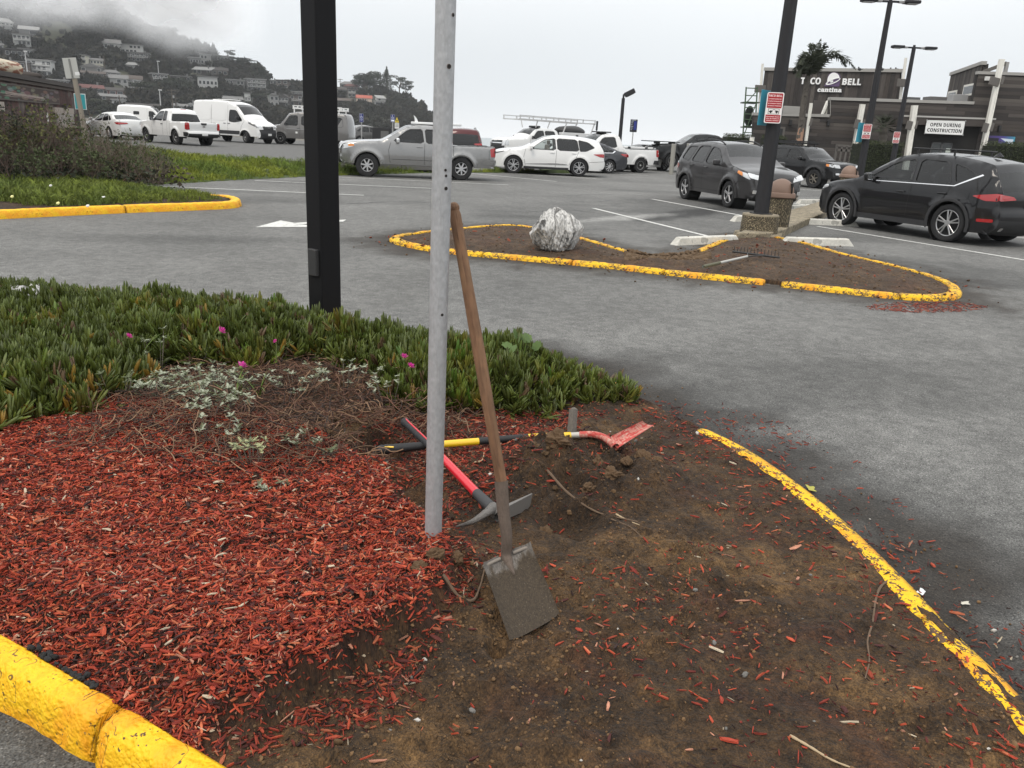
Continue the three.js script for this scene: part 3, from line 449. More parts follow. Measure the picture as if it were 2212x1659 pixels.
for(const q of c.seams||[])for(const s of[1,-1]){const seams=[];for(let i=0;i<q.length-1;i++){const[a,b]=[q[i],q[i+1]],dx=b[0]-a[0],dy=b[1]-a[1],l=Math.hypot(dx,dy),nx=-dy/l*0.006,ny=dx/l*0.006;seams.push(mapSide(shp([[a[0]+nx,a[1]+ny],[b[0]+nx,b[1]+ny],[b[0]-nx,b[1]-ny],[a[0]-nx,a[1]-ny]]),0.003,s));}part('door_seam',seams,seamMat,root);}
// arch lips
if(c.lip){for(const s of[1,-1])for(const xc of[c.xf,c.xr]){const a=arch(xc),o=a.map(p=>{const dx=p[0]-xc,dy=p[1]-c.R,l=Math.hypot(dx,dy);return[xc+dx/l*(l+c.lip),c.R+dy/l*(l+c.lip)];});part('wheel_arch_trim',mapSide(shp([...a,...o.reverse()]),0.022,s,0.1),c.lipM||blackTrim,root);}}
// front and rear faces: outlines in z and y laid on the strip
const endX=(y,z,rear)=>{let best=null;for(let i=0;i<N-1;i++){const a=P2[i],b=P2[i+1];if((a[1]-y)*(b[1]-y)<=0&&Math.abs(a[1]-b[1])>1e-6){const x=lerp(a[0],b[0],(y-a[1])/(b[1]-a[1]));if(rear?(best===null||x>best):(best===null||x<best))best=x;}}if(best===null)best=rear?L:0;const w=sideZ(clamp(best,0.02,L-0.02),y)||0.8,t=clamp(z/w,-1,1),k=(c.crown||0.05)*(rear?(c.tailCrown||1.6):(c.noseCrown||3))*(1-t*t);return rear?best+k:best-k;};
const mapEnd=(pts,rear,off,curve=true)=>{const g=tess(shp(curve?round(pts,1):pts),0.12),p=g.attributes.position;for(let i=0;i<p.count;i++){const z=p.getX(i),y=p.getY(i),x=endX(y,z,rear)+(rear?off:-off);const q=place(x,y,z);p.setXYZ(i,...q);}g.computeVertexNormals();return g;};
for(const q of c.front||[])for(const s of q.mir?[1,-1]:[1])part(q.n,mapEnd(q.p.map(p=>[p[0]*s,p[1]]),false,q.off||0.012,!q.raw),q.m,root);
for(const q of c.rear||[])for(const s of q.mir?[1,-1]:[1])part(q.n,mapEnd(q.p.map(p=>[p[0]*s,p[1]]),true,q.off||0.012,!q.raw),q.m,root);
// underside, wheel housings
const u=[box(c.xr-c.xf-2*AR,0.14,c.W-0.2,L/2-(c.xf+c.xr)/2,sill+0.06,0),box(L-0.5,0.12,c.W*0.62,0,sill+0.12,0)];
for(const xc of[c.xf,c.xr])for(const s of[1,-1]){const hs=new THREE.CylinderGeometry(AR+0.015,AR+0.015,0.34,24,1,true,0,Math.PI);hs.applyMatrix4(M4(L/2-xc,c.R,s*(W-0.2),Math.PI/2,0,0));hs.rotateZ(0);u.push(hs,box(AR*2,AR,0.03,L/2-xc,c.R+AR*0.4,s*(W-0.37)));}
u.push(box(L*0.62,0.04,c.W*0.86,-L*0.03,belt*0.62,0));part('underbody',u,underMat,root);
// cabin
if(c.cabin){const[x0,x1,rows]=c.cabin,sm=c.seatM||seatMat;const dash=[rbox(0.45,0.22,c.W*0.8,0.06,L/2-x0-0.1,belt-0.10,0)];part('dashboard',dash,blackTrim,root);const sw=new THREE.TorusGeometry(0.18,0.018,8,24);sw.applyMatrix4(M4(L/2-x0-0.45,belt+0.0,0.36,0,Math.PI/2,0.4));part('steering_wheel',sw,blackTrim,root);
for(let r=0;r<rows;r++)for(const s of[1,-1]){const x=L/2-(x0+0.95+r*0.85);if(x<L/2-x1)continue;part('seat',[rbox(0.5,0.16,0.5,0.06,x+0.22,belt-0.45,s*0.36),rbox(0.16,0.62,0.5,0.07,x-0.08,belt-0.1,s*0.36,0,0,-0.0),rbox(0.10,0.18,0.26,0.05,x-0.12,belt+0.30,s*0.36)],sm,root);}}
// wheels
const tg=wheelParts(c.R,c.tyreW||0.24,c.rimR),rg=rimGeo(c.rim,c.rimR);
for(const[xc,st]of[[c.xf,c.steer||0],[c.xr,0]])for(const s of[1,-1]){const wg=new THREE.Group();wg.name='wheel';wg.position.set(L/2-xc,c.R,s*(W-0.115+(c.track||0)));wg.rotation.y=st+(s<0?Math.PI:0);root.add(wg);part('tyre',tg,rubber,wg);const rm=part('rim',rg,c.rimM||alloy,wg);rm.position.z=(c.tyreW||0.24)*0.36;}
// mirrors and handles
const mx=c.mirror;if(mx)for(const s of[1,-1]){const z=baseZ(mx[0],mx[1]);const g=[rbox(0.12,0.17,0.2,0.05,L/2-mx[0],mx[1]+0.04,s*(z+0.14)),box(0.06,0.04,0.12,L/2-mx[0],mx[1]-0.03,s*(z+0.02))];const mo=part('wing_mirror',g,c.mirrorM||body,root);part('mirror_glass',box(0.005,0.12,0.15,L/2-mx[0]-0.063,mx[1]+0.04,s*(z+0.14)),chrome,mo);}
for(const h of c.handles||[])for(const s of[1,-1]){const z=sideZ(h[0],h[1]);part('door_handle',rbox(0.2,0.03,0.035,0.014,L/2-h[0],h[1],s*(z+0.018)),c.handleM||body,root);}
if(c.rails)for(const s of[1,-1]){const[a,b]=c.rails,zz=Wr*(c.railW||0.86),yt=x=>{let y=0;for(let i=0;i<N-1;i++){const p=P2[i],q=P2[i+1];if((p[0]-x)*(q[0]-x)<=0&&p[0]!==q[0])y=Math.max(y,lerp(p[1],q[1],(x-p[0])/(q[0]-p[0])));}return y;};const pts=[];for(let k=0;k<=8;k++){const x=lerp(a,b,k/8),e=Math.min(k,8-k);pts.push(V3(L/2-x,yt(x)+(c.crown||0.05)*0.25+(e===0?0:e===1?0.045:0.055),s*zz));}part('roof_rail',tube(pts,0.019,24,8),c.railM||blackTrim,root);}
root.userData.L=L;return{root,P:place,sideZ,part:(n,g,m)=>part(n,g,m,root)};
}
// where and how a car stands: the pixels where its near front and near rear tyres touch the ground (head: a heading in degrees instead of the second pixel)
function stand(c,pxF,pxR,y=0,head=null){
const f=G(pxF[0],pxF[1],y);let d,m;const wb=c.xr-c.xf;
if(head!==null){d=V3(Math.cos(head*Math.PI/180),0,-Math.sin(head*Math.PI/180));m=f.clone().addScaledVector(d,-wb/2);}else{const r=G(pxR[0],pxR[1],y);d=f.clone().sub(r).normalize();m=f.clone().add(r).multiplyScalar(0.5);}
const turn=Math.atan2(-d.z,d.x),lat=V3(Math.sin(turn),0,Math.cos(turn)),near=lat.dot(m)<0?1:-1;
const p=m.addScaledVector(lat,-near*(c.W/2-0.1)).addScaledVector(d,-(c.L/2-(c.xf+c.xr)/2));c.pos=[p.x,y,p.z];c.turn=turn;return c;
}
function textPlate(w,h,txt,{fg='#fff',bg=null,font='bold 60px sans-serif',rw=256,rh=64}={}){return canvasTex(rw,rh,(g)=>{if(bg){g.fillStyle=bg;g.fillRect(0,0,rw,rh);}g.fillStyle=fg;g.font=font;g.textAlign='center';g.textBaseline='middle';g.fillText(txt,rw/2,rh/2);});}
// ---------------------------------------------------------------- the parked cars
const light=(n,p,m,o={})=>({n,p,m,mir:true,...o});
{
const c={name:'parked_suv',label:'shiny black crossover SUV with bright two-tone spoked wheels at the right edge',category:'car',L:4.55,W:1.86,roofW:1.30,belt:1.06,sill:0.25,xf:0.92,xr:3.62,R:0.368,rimR:0.255,rim:{n:5,split:0.17,thin:0.62},rimM:alloy,paint:nearBlack,glass:glassTint,screen:glassMid,rearGlass:glassDark,flare:0.03,crown:0.045,noseCrown:4,noseTaper:0.24,noseLen:0.9,lip:0.055,lipM:darkGrey,beltIn:0.96,mirror:[1.62,1.08],mirrorM:nearBlack,handles:[[2.42,0.88],[3.38,0.92]],cabin:[1.35,3.6,2],rails:null,
profile:[[0.2,0.22,'lower'],[0.04,0.3,'lower'],[0,0.5],[0.04,0.72],[0.13,0.85],[0.4,0.945],[0.95,1.035],[1.2,1.075,'glass'],[1.98,1.55,'glass'],[2.12,1.6],[2.6,1.655],[3.2,1.64],[3.8,1.575],[4.12,1.51],[4.18,1.485,'rearglass'],[4.43,1.13,'rearglass'],[4.46,1.07],[4.53,0.92],[4.5,0.74],[4.55,0.6,'lower'],[4.52,0.36,'lower'],[4.36,0.24]],
windows:[{p:[[1.5,1.085],[2.06,1.45],[2.5,1.535],[2.6,1.075]],m:glassClear},{p:[[2.7,1.075],[2.62,1.54],[3.26,1.515],[3.5,1.1]]},{p:[[3.6,1.12],[3.4,1.49],[3.66,1.42],[3.98,1.29]]}],
side:[{n:'window_moulding',raw:true,p:[[1.4,1.042],[3.6,1.067],[4.1,1.30],[4.06,1.32],[3.58,1.083],[1.4,1.055]],m:chrome},{n:'tail_light',p:[[4.0,0.93],[4.5,1.0],[4.5,0.86],[4.28,0.85]],m:lensRed},{n:'sill_trim',raw:true,p:[[1.34,0.25],[3.2,0.25],[3.2,0.36],[1.34,0.36]],m:darkGrey,off:0.014},{n:'headlight',p:[[0.06,0.74],[0.42,0.83],[0.4,0.89],[0.12,0.83]],m:lensClear},{n:'reflector',p:[[4.2,0.46],[4.48,0.47],[4.48,0.53],[4.2,0.52]],m:lensRed},{n:'fuel_door',p:[[3.72,0.84],[3.95,0.84],[3.96,1.0],[3.72,1.0]],m:nearBlack,off:0.006}],
seams:[[[1.42,1.04],[1.38,0.7],[1.48,0.38]],[[2.64,1.06],[2.62,0.4]],[[3.52,1.06],[3.42,0.8],[3.2,0.5]],[[3.97,1.3],[4.1,1.0]],[[1.48,0.42],[3.2,0.42]]],
rear:[light('tail_light',[[0.42,0.89],[0.84,0.86],[0.84,0.99],[0.5,0.95]],lensRed),{n:'licence_plate',raw:true,p:[[-0.16,0.74],[0.16,0.74],[0.16,0.89],[-0.16,0.89]],m:plateMat},light('exhaust_tip',[[0.56,0.3],[0.64,0.3],[0.64,0.37],[0.56,0.37]],chrome)]};
const k=makeCar(stand(c,[1817,487],[2043,522]));
k.part('roof_rack',[2.35,3.2].flatMap(x=>{const p=(y,z)=>V3(...k.P(x,y,z));return[rod(p(1.75,-0.7),p(1.75,0.7),0.014),rod(p(1.64,-0.55),p(1.75,-0.55),0.02),rod(p(1.64,0.55),p(1.75,0.55),0.02)];}),blackTrim);
const fin=new THREE.ConeGeometry(0.07,0.09,8);fin.scale(1.6,1,0.4);fin.translate(...k.P(3.75,1.7,0));k.part('roof_antenna',fin,nearBlack);
}
{
const c={name:'parked_suv',label:'dark grey compact SUV parked nose out beside the lamp post and trash can',category:'car',L:4.5,W:1.82,roofW:1.28,belt:1.1,sill:0.3,xf:0.9,xr:3.56,R:0.36,rimR:0.235,rim:{n:5,w0:0.2,w1:0.26},rimM:alloy,paint:charcoal,glass:glassTint,screen:glassTint,flare:0.035,crown:0.045,noseCrown:2.6,noseTaper:0.24,lip:0.06,lipM:charcoal,mirror:[1.55,1.12],handles:[[2.35,1.0],[3.25,1.03]],cabin:[1.3,3.6,2],rails:[2.0,3.9],railM:darkGrey,
profile:[[0.2,0.26,'lower'],[0.05,0.32],[0.0,0.5],[0.02,0.72],[0.1,0.9],[0.3,1.0],[0.9,1.09],[1.15,1.14,'glass'],[1.9,1.6,'glass'],[2.05,1.65],[2.6,1.7],[3.4,1.68],[4.1,1.62],[4.2,1.58,'rearglass'],[4.36,1.12,'rearglass'],[4.38,1.06],[4.42,0.8],[4.5,0.66],[4.48,0.38,'lower'],[4.3,0.28]],
windows:[{p:[[1.42,1.13],[1.98,1.5],[2.42,1.57],[2.48,1.12]],m:glassMid},{p:[[2.58,1.12],[2.52,1.575],[3.18,1.57],[3.36,1.14]]},{p:[[3.5,1.14],[3.32,1.56],[3.86,1.54],[4.04,1.2]]}],
side:[{n:'headlight',p:[[0.08,0.78],[0.5,0.92],[0.5,0.99],[0.22,0.94]],m:lensClear},{n:'turn_lamp',p:[[0.33,0.87],[0.55,0.94],[0.54,1.0],[0.36,0.96]],m:lensAmber,off:0.014},{n:'tail_light',p:[[4.1,1.0],[4.42,1.06],[4.42,0.9],[4.2,0.9]],m:lensRed}],
seams:[[[1.36,1.1],[1.3,0.7],[1.4,0.34]],[[2.52,1.1],[2.5,0.36]],[[3.4,1.12],[3.3,0.8],[3.05,0.4]],[[1.4,0.4],[3.05,0.4]],[[0.2,0.75],[0.62,0.72]]],
front:[light('headlight',[[0.42,0.76],[0.8,0.84],[0.8,0.97],[0.5,0.9]],lensClear),{n:'grille',p:[[-0.42,0.66],[0.42,0.66],[0.46,0.86],[-0.46,0.86]],m:blackTrim},{n:'lower_grille',p:[[-0.45,0.36],[0.45,0.36],[0.5,0.54],[-0.5,0.54]],m:blackTrim},light('fog_lamp',[[0.6,0.44],[0.7,0.44],[0.7,0.53],[0.6,0.53]],lensClear),{n:'grille_bar',raw:true,p:[[-0.43,0.745],[0.43,0.745],[0.43,0.765],[-0.43,0.765]],m:charcoal,off:0.022},{n:'licence_plate',raw:true,p:[[-0.16,0.54],[0.16,0.54],[0.16,0.67],[-0.16,0.67]],m:plateMat,off:0.026}]};
makeCar(stand(c,[1577,449],[1480,430]));
}
{
const c={name:'parked_suv',label:'black boxy off-road SUV with a flat roof rack, parked nose out before the restaurant',category:'car',L:4.83,W:1.92,roofW:1.42,belt:1.18,sill:0.42,xf:0.95,xr:3.74,R:0.41,rimR:0.225,rim:{n:6,w0:0.2,w1:0.16},rimM:mat([0.22,0.2,0.17],0.4,{metalness:0.6}),tyreW:0.28,paint:black,glass:glassDark,screen:glassTint,flare:0.05,crown:0.04,noseCrown:2.6,noseTaper:0.14,edge:0.06,lip:0.07,lipM:black,mirror:[1.75,1.2],handles:[[2.6,1.06],[3.5,1.08]],cabin:[1.5,3.8,2],
profile:[[0.2,0.42,'lower'],[0.05,0.46,'lower'],[0.0,0.62],[0.05,0.78],[0.06,1.0],[0.16,1.1],[0.6,1.16],[1.3,1.2],[1.42,1.22,'glass'],[1.95,1.68,'glass'],[2.08,1.73],[2.8,1.78],[4.2,1.76],[4.55,1.72,'rearglass'],[4.72,1.22,'rearglass'],[4.75,1.14],[4.78,0.8],[4.83,0.7],[4.8,0.5,'lower'],[4.6,0.42]],
windows:[{p:[[1.62,1.2],[2.05,1.6],[2.62,1.64],[2.66,1.19]],m:glassTint},{p:[[2.76,1.19],[2.72,1.64],[3.38,1.63],[3.55,1.2]]},{p:[[3.68,1.2],[3.5,1.63],[4.28,1.6],[4.42,1.24]]}],
side:[{n:'headlight',p:[[0.08,0.92],[0.36,0.98],[0.36,1.07],[0.1,1.04]],m:lensClear},{n:'turn_lamp',p:[[0.28,0.95],[0.42,0.98],[0.42,1.07],[0.28,1.06]],m:lensAmber,off:0.013},{n:'tail_light',p:[[4.6,0.95],[4.78,0.95],[4.74,1.2],[4.62,1.2]],m:lensRed},{n:'running_board',raw:true,p:[[1.45,0.42],[3.25,0.42],[3.25,0.5],[1.45,0.5]],m:blackTrim,off:0.05}],
seams:[[[1.52,1.16],[1.5,0.6]],[[2.7,1.16],[2.68,0.52]],[[3.58,1.18],[3.4,0.8],[3.25,0.55]]],
front:[light('headlight',[[0.5,0.9],[0.84,0.92],[0.84,1.06],[0.54,1.04]],lensClear),{n:'grille',p:[[-0.48,0.84],[0.48,0.84],[0.48,1.06],[-0.48,1.06]],m:blackTrim},light('fog_lamp',[[0.55,0.62],[0.75,0.62],[0.75,0.7],[0.55,0.7]],lensClear)]};
const k=makeCar(stand(c,[1757,406.5],null,0,-58)),rk=[];for(const z of[-0.62,0.62])rk.push(beam(V3(...k.P(2.2,1.9,z)),V3(...k.P(4.4,1.9,z)),0.05,0.07));for(let i=0;i<9;i++)rk.push(beam(V3(...k.P(2.25+i*0.27,1.91,-0.62)),V3(...k.P(2.25+i*0.27,1.91,0.62)),0.07,0.03));for(const x of[2.4,4.2])for(const z of[-0.6,0.6])rk.push(beam(V3(...k.P(x,1.72,z)),V3(...k.P(x,1.9,z)),0.05,0.05));
const rack=k.part('roof_rack',rk,blackTrim);part('traction_board',box(1.2,0.05,0.3,L2(4.83,2.9),1.97,-0.3),blackTrim,rack);part('traction_board',box(1.0,0.05,0.28,L2(4.83,3.4),1.97,0.25),blackTrim,rack);
const w=new THREE.Mesh(new THREE.PlaneGeometry(0.62,0.12),mat([1,1,1],0.6,{map:textPlate(1,1,'TOYOTA',{bg:'#0a0a0a',font:'bold 52px sans-serif'})}));w.name='grille_lettering';w.position.set(4.83/2+0.085,0.955,0);w.rotation.y=Math.PI/2;k.root.add(w);
}
function L2(L,x){return L/2-x;}
{
const c={name:'pickup_truck',label:'silver double cab pickup with six-spoke black and silver wheels behind the poles',category:'truck',L:5.4,W:1.9,roofW:1.36,belt:1.17,sill:0.44,xf:0.92,xr:4.16,R:0.39,rimR:0.215,rim:{n:7,w0:0.22,w1:0.2},rimM:alloy,tyreW:0.26,paint:silver,glass:glassDark,screen:glassMid,flare:0.045,crown:0.05,noseCrown:2.2,noseTaper:0.22,lip:0.05,lipM:silver,mirror:[1.95,1.2],mirrorM:chrome,handles:[[2.7,1.05],[3.5,1.06]],cabin:[1.7,3.4,2],tailTaper:0.05,
profile:[[0.24,0.42,'lower'],[0.06,0.46,'lower'],[0,0.62],[0.03,0.9],[0.12,1.08],[0.4,1.14],[1.3,1.2],[1.5,1.22,'glass'],[2.22,1.68,'glass'],[2.36,1.72],[2.9,1.77],[3.4,1.75],[3.68,1.68,'rearglass'],[3.84,1.24,'rearglass'],[3.86,1.17,'bed'],[3.9,1.16,'bed'],[5.25,1.18,'bed'],[5.33,1.17],[5.36,1.1],[5.34,0.78],[5.4,0.72],[5.4,0.56],[5.3,0.46]],
windows:[{p:[[1.78,1.2],[2.34,1.6],[2.78,1.635],[2.84,1.19]],m:glassTint},{p:[[2.95,1.19],[2.9,1.635],[3.4,1.62],[3.6,1.22]],m:glassDark}],
side:[{n:'headlight',p:[[0.06,0.88],[0.46,0.98],[0.48,1.06],[0.14,1.04]],m:lensClear},{n:'turn_lamp',p:[[0.3,0.98],[0.5,1.0],[0.48,1.06],[0.3,1.05]],m:lensAmber,off:0.014},{n:'tail_light',p:[[5.2,0.82],[5.36,0.82],[5.36,1.14],[5.16,1.1]],m:lensRed},{n:'bumper',raw:true,p:[[4.85,0.56],[5.4,0.56],[5.4,0.72],[4.95,0.72]],m:silver,off:0.02},{n:'bed_rail',raw:true,p:[[3.95,1.15],[5.3,1.17],[5.3,1.185],[3.95,1.165]],m:blackTrim,off:0.012}],
seams:[[[1.72,1.17],[1.64,0.9],[1.7,0.5]],[[2.88,1.18],[2.86,0.48]],[[3.7,1.2],[3.72,0.5]],[[3.88,1.15],[3.86,0.48]],[[1.75,0.62],[3.68,0.62]],[[5.12,1.15],[5.14,0.74]]],
front:[light('headlight',[[0.5,0.9],[0.85,0.9],[0.85,1.04],[0.52,1.02]],lensClear),{n:'grille',p:[[-0.5,0.72],[0.5,0.72],[0.5,1.04],[-0.5,1.04]],m:blackTrim}],
rear:[light('tail_light',[[0.72,0.82],[0.9,0.82],[0.9,1.14],[0.74,1.12]],lensRed)]};
const k=makeCar(stand(c,[790,381.5],[998,389.5])),bb=(x0,x1,y,z0,z1,h)=>box(Math.abs(x1-x0),h,Math.abs(z1-z0),2.7-(x0+x1)/2,y,(z0+z1)/2);
k.part('bed',[bb(3.9,5.3,0.75,-0.75,0.75,0.04),bb(3.86,3.92,0.95,-0.75,0.75,0.4),bb(5.26,5.3,0.95,-0.75,0.75,0.4)],blackTrim);
// a surfboard with its fin up on the cab roof
const sb=thing('surfboard','white surfboard fin up on the roof of the silver pickup','surfboard',c.pos,c.turn),bp=[];{const s=new THREE.Shape();s.moveTo(-1.0,0);s.bezierCurveTo(-0.8,0.3,0.4,0.32,0.72,0);s.bezierCurveTo(0.4,-0.32,-0.8,-0.3,-1.0,0);const g=new THREE.ExtrudeGeometry(s,{depth:0.04,bevelEnabled:true,bevelSize:0.02,bevelThickness:0.02,bevelSegments:2});g.rotateX(-Math.PI/2);g.translate(-0.5,1.825,-0.15);bp.push(g);}
part('board',bp,mat([0.75,0.76,0.76],0.3),sb);const fs=new THREE.Shape();fs.moveTo(0,0);fs.quadraticCurveTo(0.02,0.16,0.16,0.24);fs.quadraticCurveTo(0.1,0.1,0.12,0);const fg=new THREE.ExtrudeGeometry(fs,{depth:0.02,bevelEnabled:false});fg.translate(0.0,1.86,-0.16);part('fin',fg,mat([0.75,0.76,0.76],0.3),sb);
}
{
const c={name:'parked_suv',label:'white three-row SUV with dark rear windows behind the silver pickup tail',category:'car',L:5.02,W:2.0,roofW:1.36,belt:1.07,sill:0.27,xf:0.98,xr:3.87,R:0.375,rimR:0.25,rim:{n:5,split:0.19},rimM:alloy,paint:white,glass:glassDark,screen:glassMid,rearGlass:glassDark,flare:0.03,crown:0.05,noseCrown:4,noseTaper:0.25,noseLen:1,lip:0.02,lipM:white,mirror:[1.72,1.1],mirrorM:white,handles:[[2.66,0.96],[3.62,0.97]],cabin:[1.45,3.8,2],seatM:seatTan,
profile:[[0.22,0.22,'lower'],[0.05,0.28],[0,0.5],[0.03,0.74],[0.1,0.88],[0.4,0.98],[1.05,1.06],[1.4,1.1,'glass'],[2.2,1.56,'glass'],[2.38,1.61],[2.9,1.66],[3.6,1.65],[4.3,1.58],[4.6,1.52],[4.66,1.5,'rearglass'],[4.9,1.14,'rearglass'],[4.93,1.06],[4.98,0.9],[4.95,0.74],[5.02,0.62],[5.0,0.4,'lower'],[4.8,0.26]],
windows:[{p:[[1.72,1.08],[2.3,1.46],[2.74,1.545],[2.8,1.07]],m:glassClear},{p:[[2.9,1.07],[2.84,1.55],[3.7,1.53],[3.82,1.07]]},{p:[[3.88,1.07],[3.78,1.525],[4.2,1.43],[4.5,1.24],[4.12,1.09]]}],
side:[{n:'headlight',p:[[0.08,0.84],[0.62,0.96],[0.5,0.9],[0.14,0.8]],m:lensDark},{n:'tail_light',p:[[4.42,0.97],[4.94,1.0],[4.94,0.84],[4.76,0.86]],m:lensRed},{n:'sill_trim',raw:true,p:[[1.4,0.25],[3.4,0.25],[3.4,0.35],[1.4,0.35]],m:blackTrim,off:0.014},{n:'door_moulding',p:[[1.5,0.43],[3.4,0.46],[3.3,0.5],[2.8,0.52],[1.5,0.45]],m:chrome,off:0.01}],
seams:[[[1.48,1.05],[1.42,0.75],[1.5,0.36]],[[2.84,1.06],[2.82,0.36]],[[3.82,1.06],[3.72,0.8],[3.42,0.5]],[[4.3,0.62],[4.98,0.68]]],
front:[light('headlight',[[0.4,0.8],[0.85,0.84],[0.85,0.93],[0.42,0.9]],lensClear),{n:'grille',p:[[-0.38,0.5],[0.38,0.5],[0.44,0.88],[-0.44,0.88]],m:blackTrim}],rear:[light('tail_light',[[0.3,0.9],[0.85,0.86],[0.85,1.0],[0.35,0.96]],lensRed)]};
makeCar(stand(c,[1107,374.5],[1250,381.5]));
}
const sedan=(o)=>({category:'car',L:4.85,W:1.84,roofW:1.2,belt:0.96,sill:0.2,xf:0.95,xr:3.73,R:0.325,rimR:0.215,rim:{n:9,w0:0.10,w1:0.13},rimM:alloy,glass:glassTint,screen:glassMid,flare:0.02,crown:0.045,noseCrown:4,noseTaper:0.24,noseLen:0.9,mirror:[1.7,0.98],handles:[[2.65,0.82],[3.5,0.85]],cabin:[1.5,3.4,2],
profile:[[0.2,0.18,'lower'],[0.05,0.24],[0,0.42],[0.03,0.62],[0.14,0.74],[0.5,0.84],[1.2,0.95],[1.5,0.99,'glass'],[2.3,1.37,'glass'],[2.5,1.42],[2.9,1.455],[3.3,1.44],[3.55,1.4,'rearglass'],[4.25,1.1,'rearglass'],[4.3,1.08],[4.72,1.05],[4.78,1.02],[4.82,0.8],[4.85,0.6],[4.82,0.32,'lower'],[4.65,0.2]],
windows:[{p:[[1.8,0.98],[2.38,1.29],[2.76,1.35],[2.8,0.98]]},{p:[[2.9,0.98],[2.86,1.35],[3.3,1.32],[3.66,1.0]]},{p:[[3.74,1.01],[3.42,1.29],[3.62,1.22],[3.95,1.06]]}],
side:[{n:'headlight',p:[[0.06,0.6],[0.6,0.76],[0.5,0.8],[0.12,0.7]],m:lensClear},{n:'tail_light',p:[[4.4,0.92],[4.82,0.94],[4.82,0.8],[4.6,0.82]],m:lensRed}],
seams:[[[1.55,0.95],[1.5,0.65],[1.55,0.3]],[[2.84,0.96],[2.82,0.28]],[[3.72,0.98],[3.62,0.7],[3.35,0.4]]],
front:[light('headlight',[[0.45,0.6],[0.82,0.64],[0.82,0.76],[0.48,0.7]],lensClear),{n:'grille',p:[[-0.4,0.42],[0.4,0.42],[0.44,0.66],[-0.44,0.66]],m:blackTrim}],
rear:[light('tail_light',[[0.3,0.86],[0.85,0.8],[0.85,0.94],[0.4,0.93]],lensRed),{n:'licence_plate',raw:true,p:[[-0.16,0.72],[0.16,0.72],[0.16,0.86],[-0.16,0.86]],m:plateMat}],...o});
makeCar(stand(sedan({name:'sedan',label:'slate grey sedan half hidden behind the white three-row SUV',paint:slate,glass:glassTint,side:[{n:'tail_light',p:[[4.3,0.96],[4.82,0.98],[4.8,0.8],[4.5,0.86]],m:lensRed},{n:'window_moulding',raw:true,p:[[1.7,0.955],[3.9,0.975],[4.06,1.07],[4.0,1.1],[3.86,1.0],[1.7,0.975]],m:chrome}]}),[1197,371],[1322,375]));
makeCar(stand(sedan({name:'sedan',label:'white sedan standing beyond the white work pickup bed',paint:white}),[1352,367],[1441,369]));
makeCar(stand(sedan({name:'sedan',label:'white sedan with red tail lamps before the rust coloured pump house',paint:white,glass:glassDark,rearGlass:glassTint}),[196,296],[247,300],0.3,140));
makeCar(stand(sedan({name:'sedan',label:'dark grey sedan seen between the two posts beyond the silver pickup hood',paint:dimGrey}),[852,316],[768,313],0.3));
const pickup=(o)=>({category:'truck',L:5.35,W:1.86,roofW:1.32,belt:1.14,sill:0.42,xf:0.95,xr:4.15,R:0.375,rimR:0.21,rim:{kind:'steel',n:6},rimM:steelRim,tyreW:0.25,paint:white,glass:glassTint,screen:glassMid,rearGlass:glassDark,flare:0.04,crown:0.045,noseCrown:3,noseTaper:0.18,tailTaper:0.03,lip:0.045,lipM:white,mirror:[1.9,1.18],mirrorM:blackTrim,handles:[[2.75,1.0]],handleM:blackTrim,cabin:[1.7,3.2,1],
profile:[[0.24,0.42,'lower'],[0.06,0.46,'lower'],[0,0.62],[0.03,0.9],[0.12,1.06],[0.4,1.12],[1.35,1.18],[1.5,1.2,'glass'],[2.2,1.66,'glass'],[2.34,1.71],[2.8,1.76],[3.2,1.74],[3.42,1.68,'rearglass'],[3.56,1.22,'rearglass'],[3.58,1.16,'bed'],[3.62,1.14,'bed'],[5.2,1.16,'bed'],[5.28,1.15],[5.32,1.08],[5.28,0.7],[5.35,0.66,'lower'],[5.35,0.48,'lower'],[5.2,0.42]],
windows:[{p:[[1.78,1.17],[2.3,1.58],[2.76,1.62],[2.8,1.16]]},{p:[[2.88,1.16],[2.84,1.62],[3.14,1.6],[3.24,1.18]]}],
side:[{n:'headlight',p:[[0.06,0.86],[0.42,0.96],[0.42,1.05],[0.12,1.02]],m:lensClear},{n:'tail_light',p:[[5.16,0.78],[5.3,0.78],[5.32,1.12],[5.16,1.12]],m:lensRed},{n:'bumper',raw:true,p:[[5.0,0.46],[5.35,0.46],[5.35,0.66],[5.02,0.66]],m:blackTrim,off:0.016}],
seams:[[[1.7,1.14],[1.66,0.9],[1.7,0.5]],[[2.84,1.15],[2.82,0.46]],[[3.3,1.18],[3.32,0.46]],[[3.58,1.12],[3.56,0.46]]],
front:[light('headlight',[[0.5,0.86],[0.82,0.88],[0.82,1.03],[0.52,1.0]],lensClear),{n:'grille',p:[[-0.48,0.7],[0.48,0.7],[0.48,1.02],[-0.48,1.02]],m:blackTrim}],
rear:[light('tail_light',[[0.74,0.78],[0.9,0.78],[0.9,1.12],[0.76,1.12]],lensRed),{n:'tailgate_handle',p:[[-0.14,1.02],[0.14,1.02],[0.16,1.12],[-0.16,1.12]],m:blackTrim},{n:'badge',p:[[-0.07,0.9],[0.07,0.9],[0.07,1.0],[-0.07,1.0]],m:chrome},{n:'licence_plate',raw:true,p:[[-0.16,0.5],[0.16,0.5],[0.16,0.64],[-0.16,0.64]],m:plateMat,off:0.03}],...o});
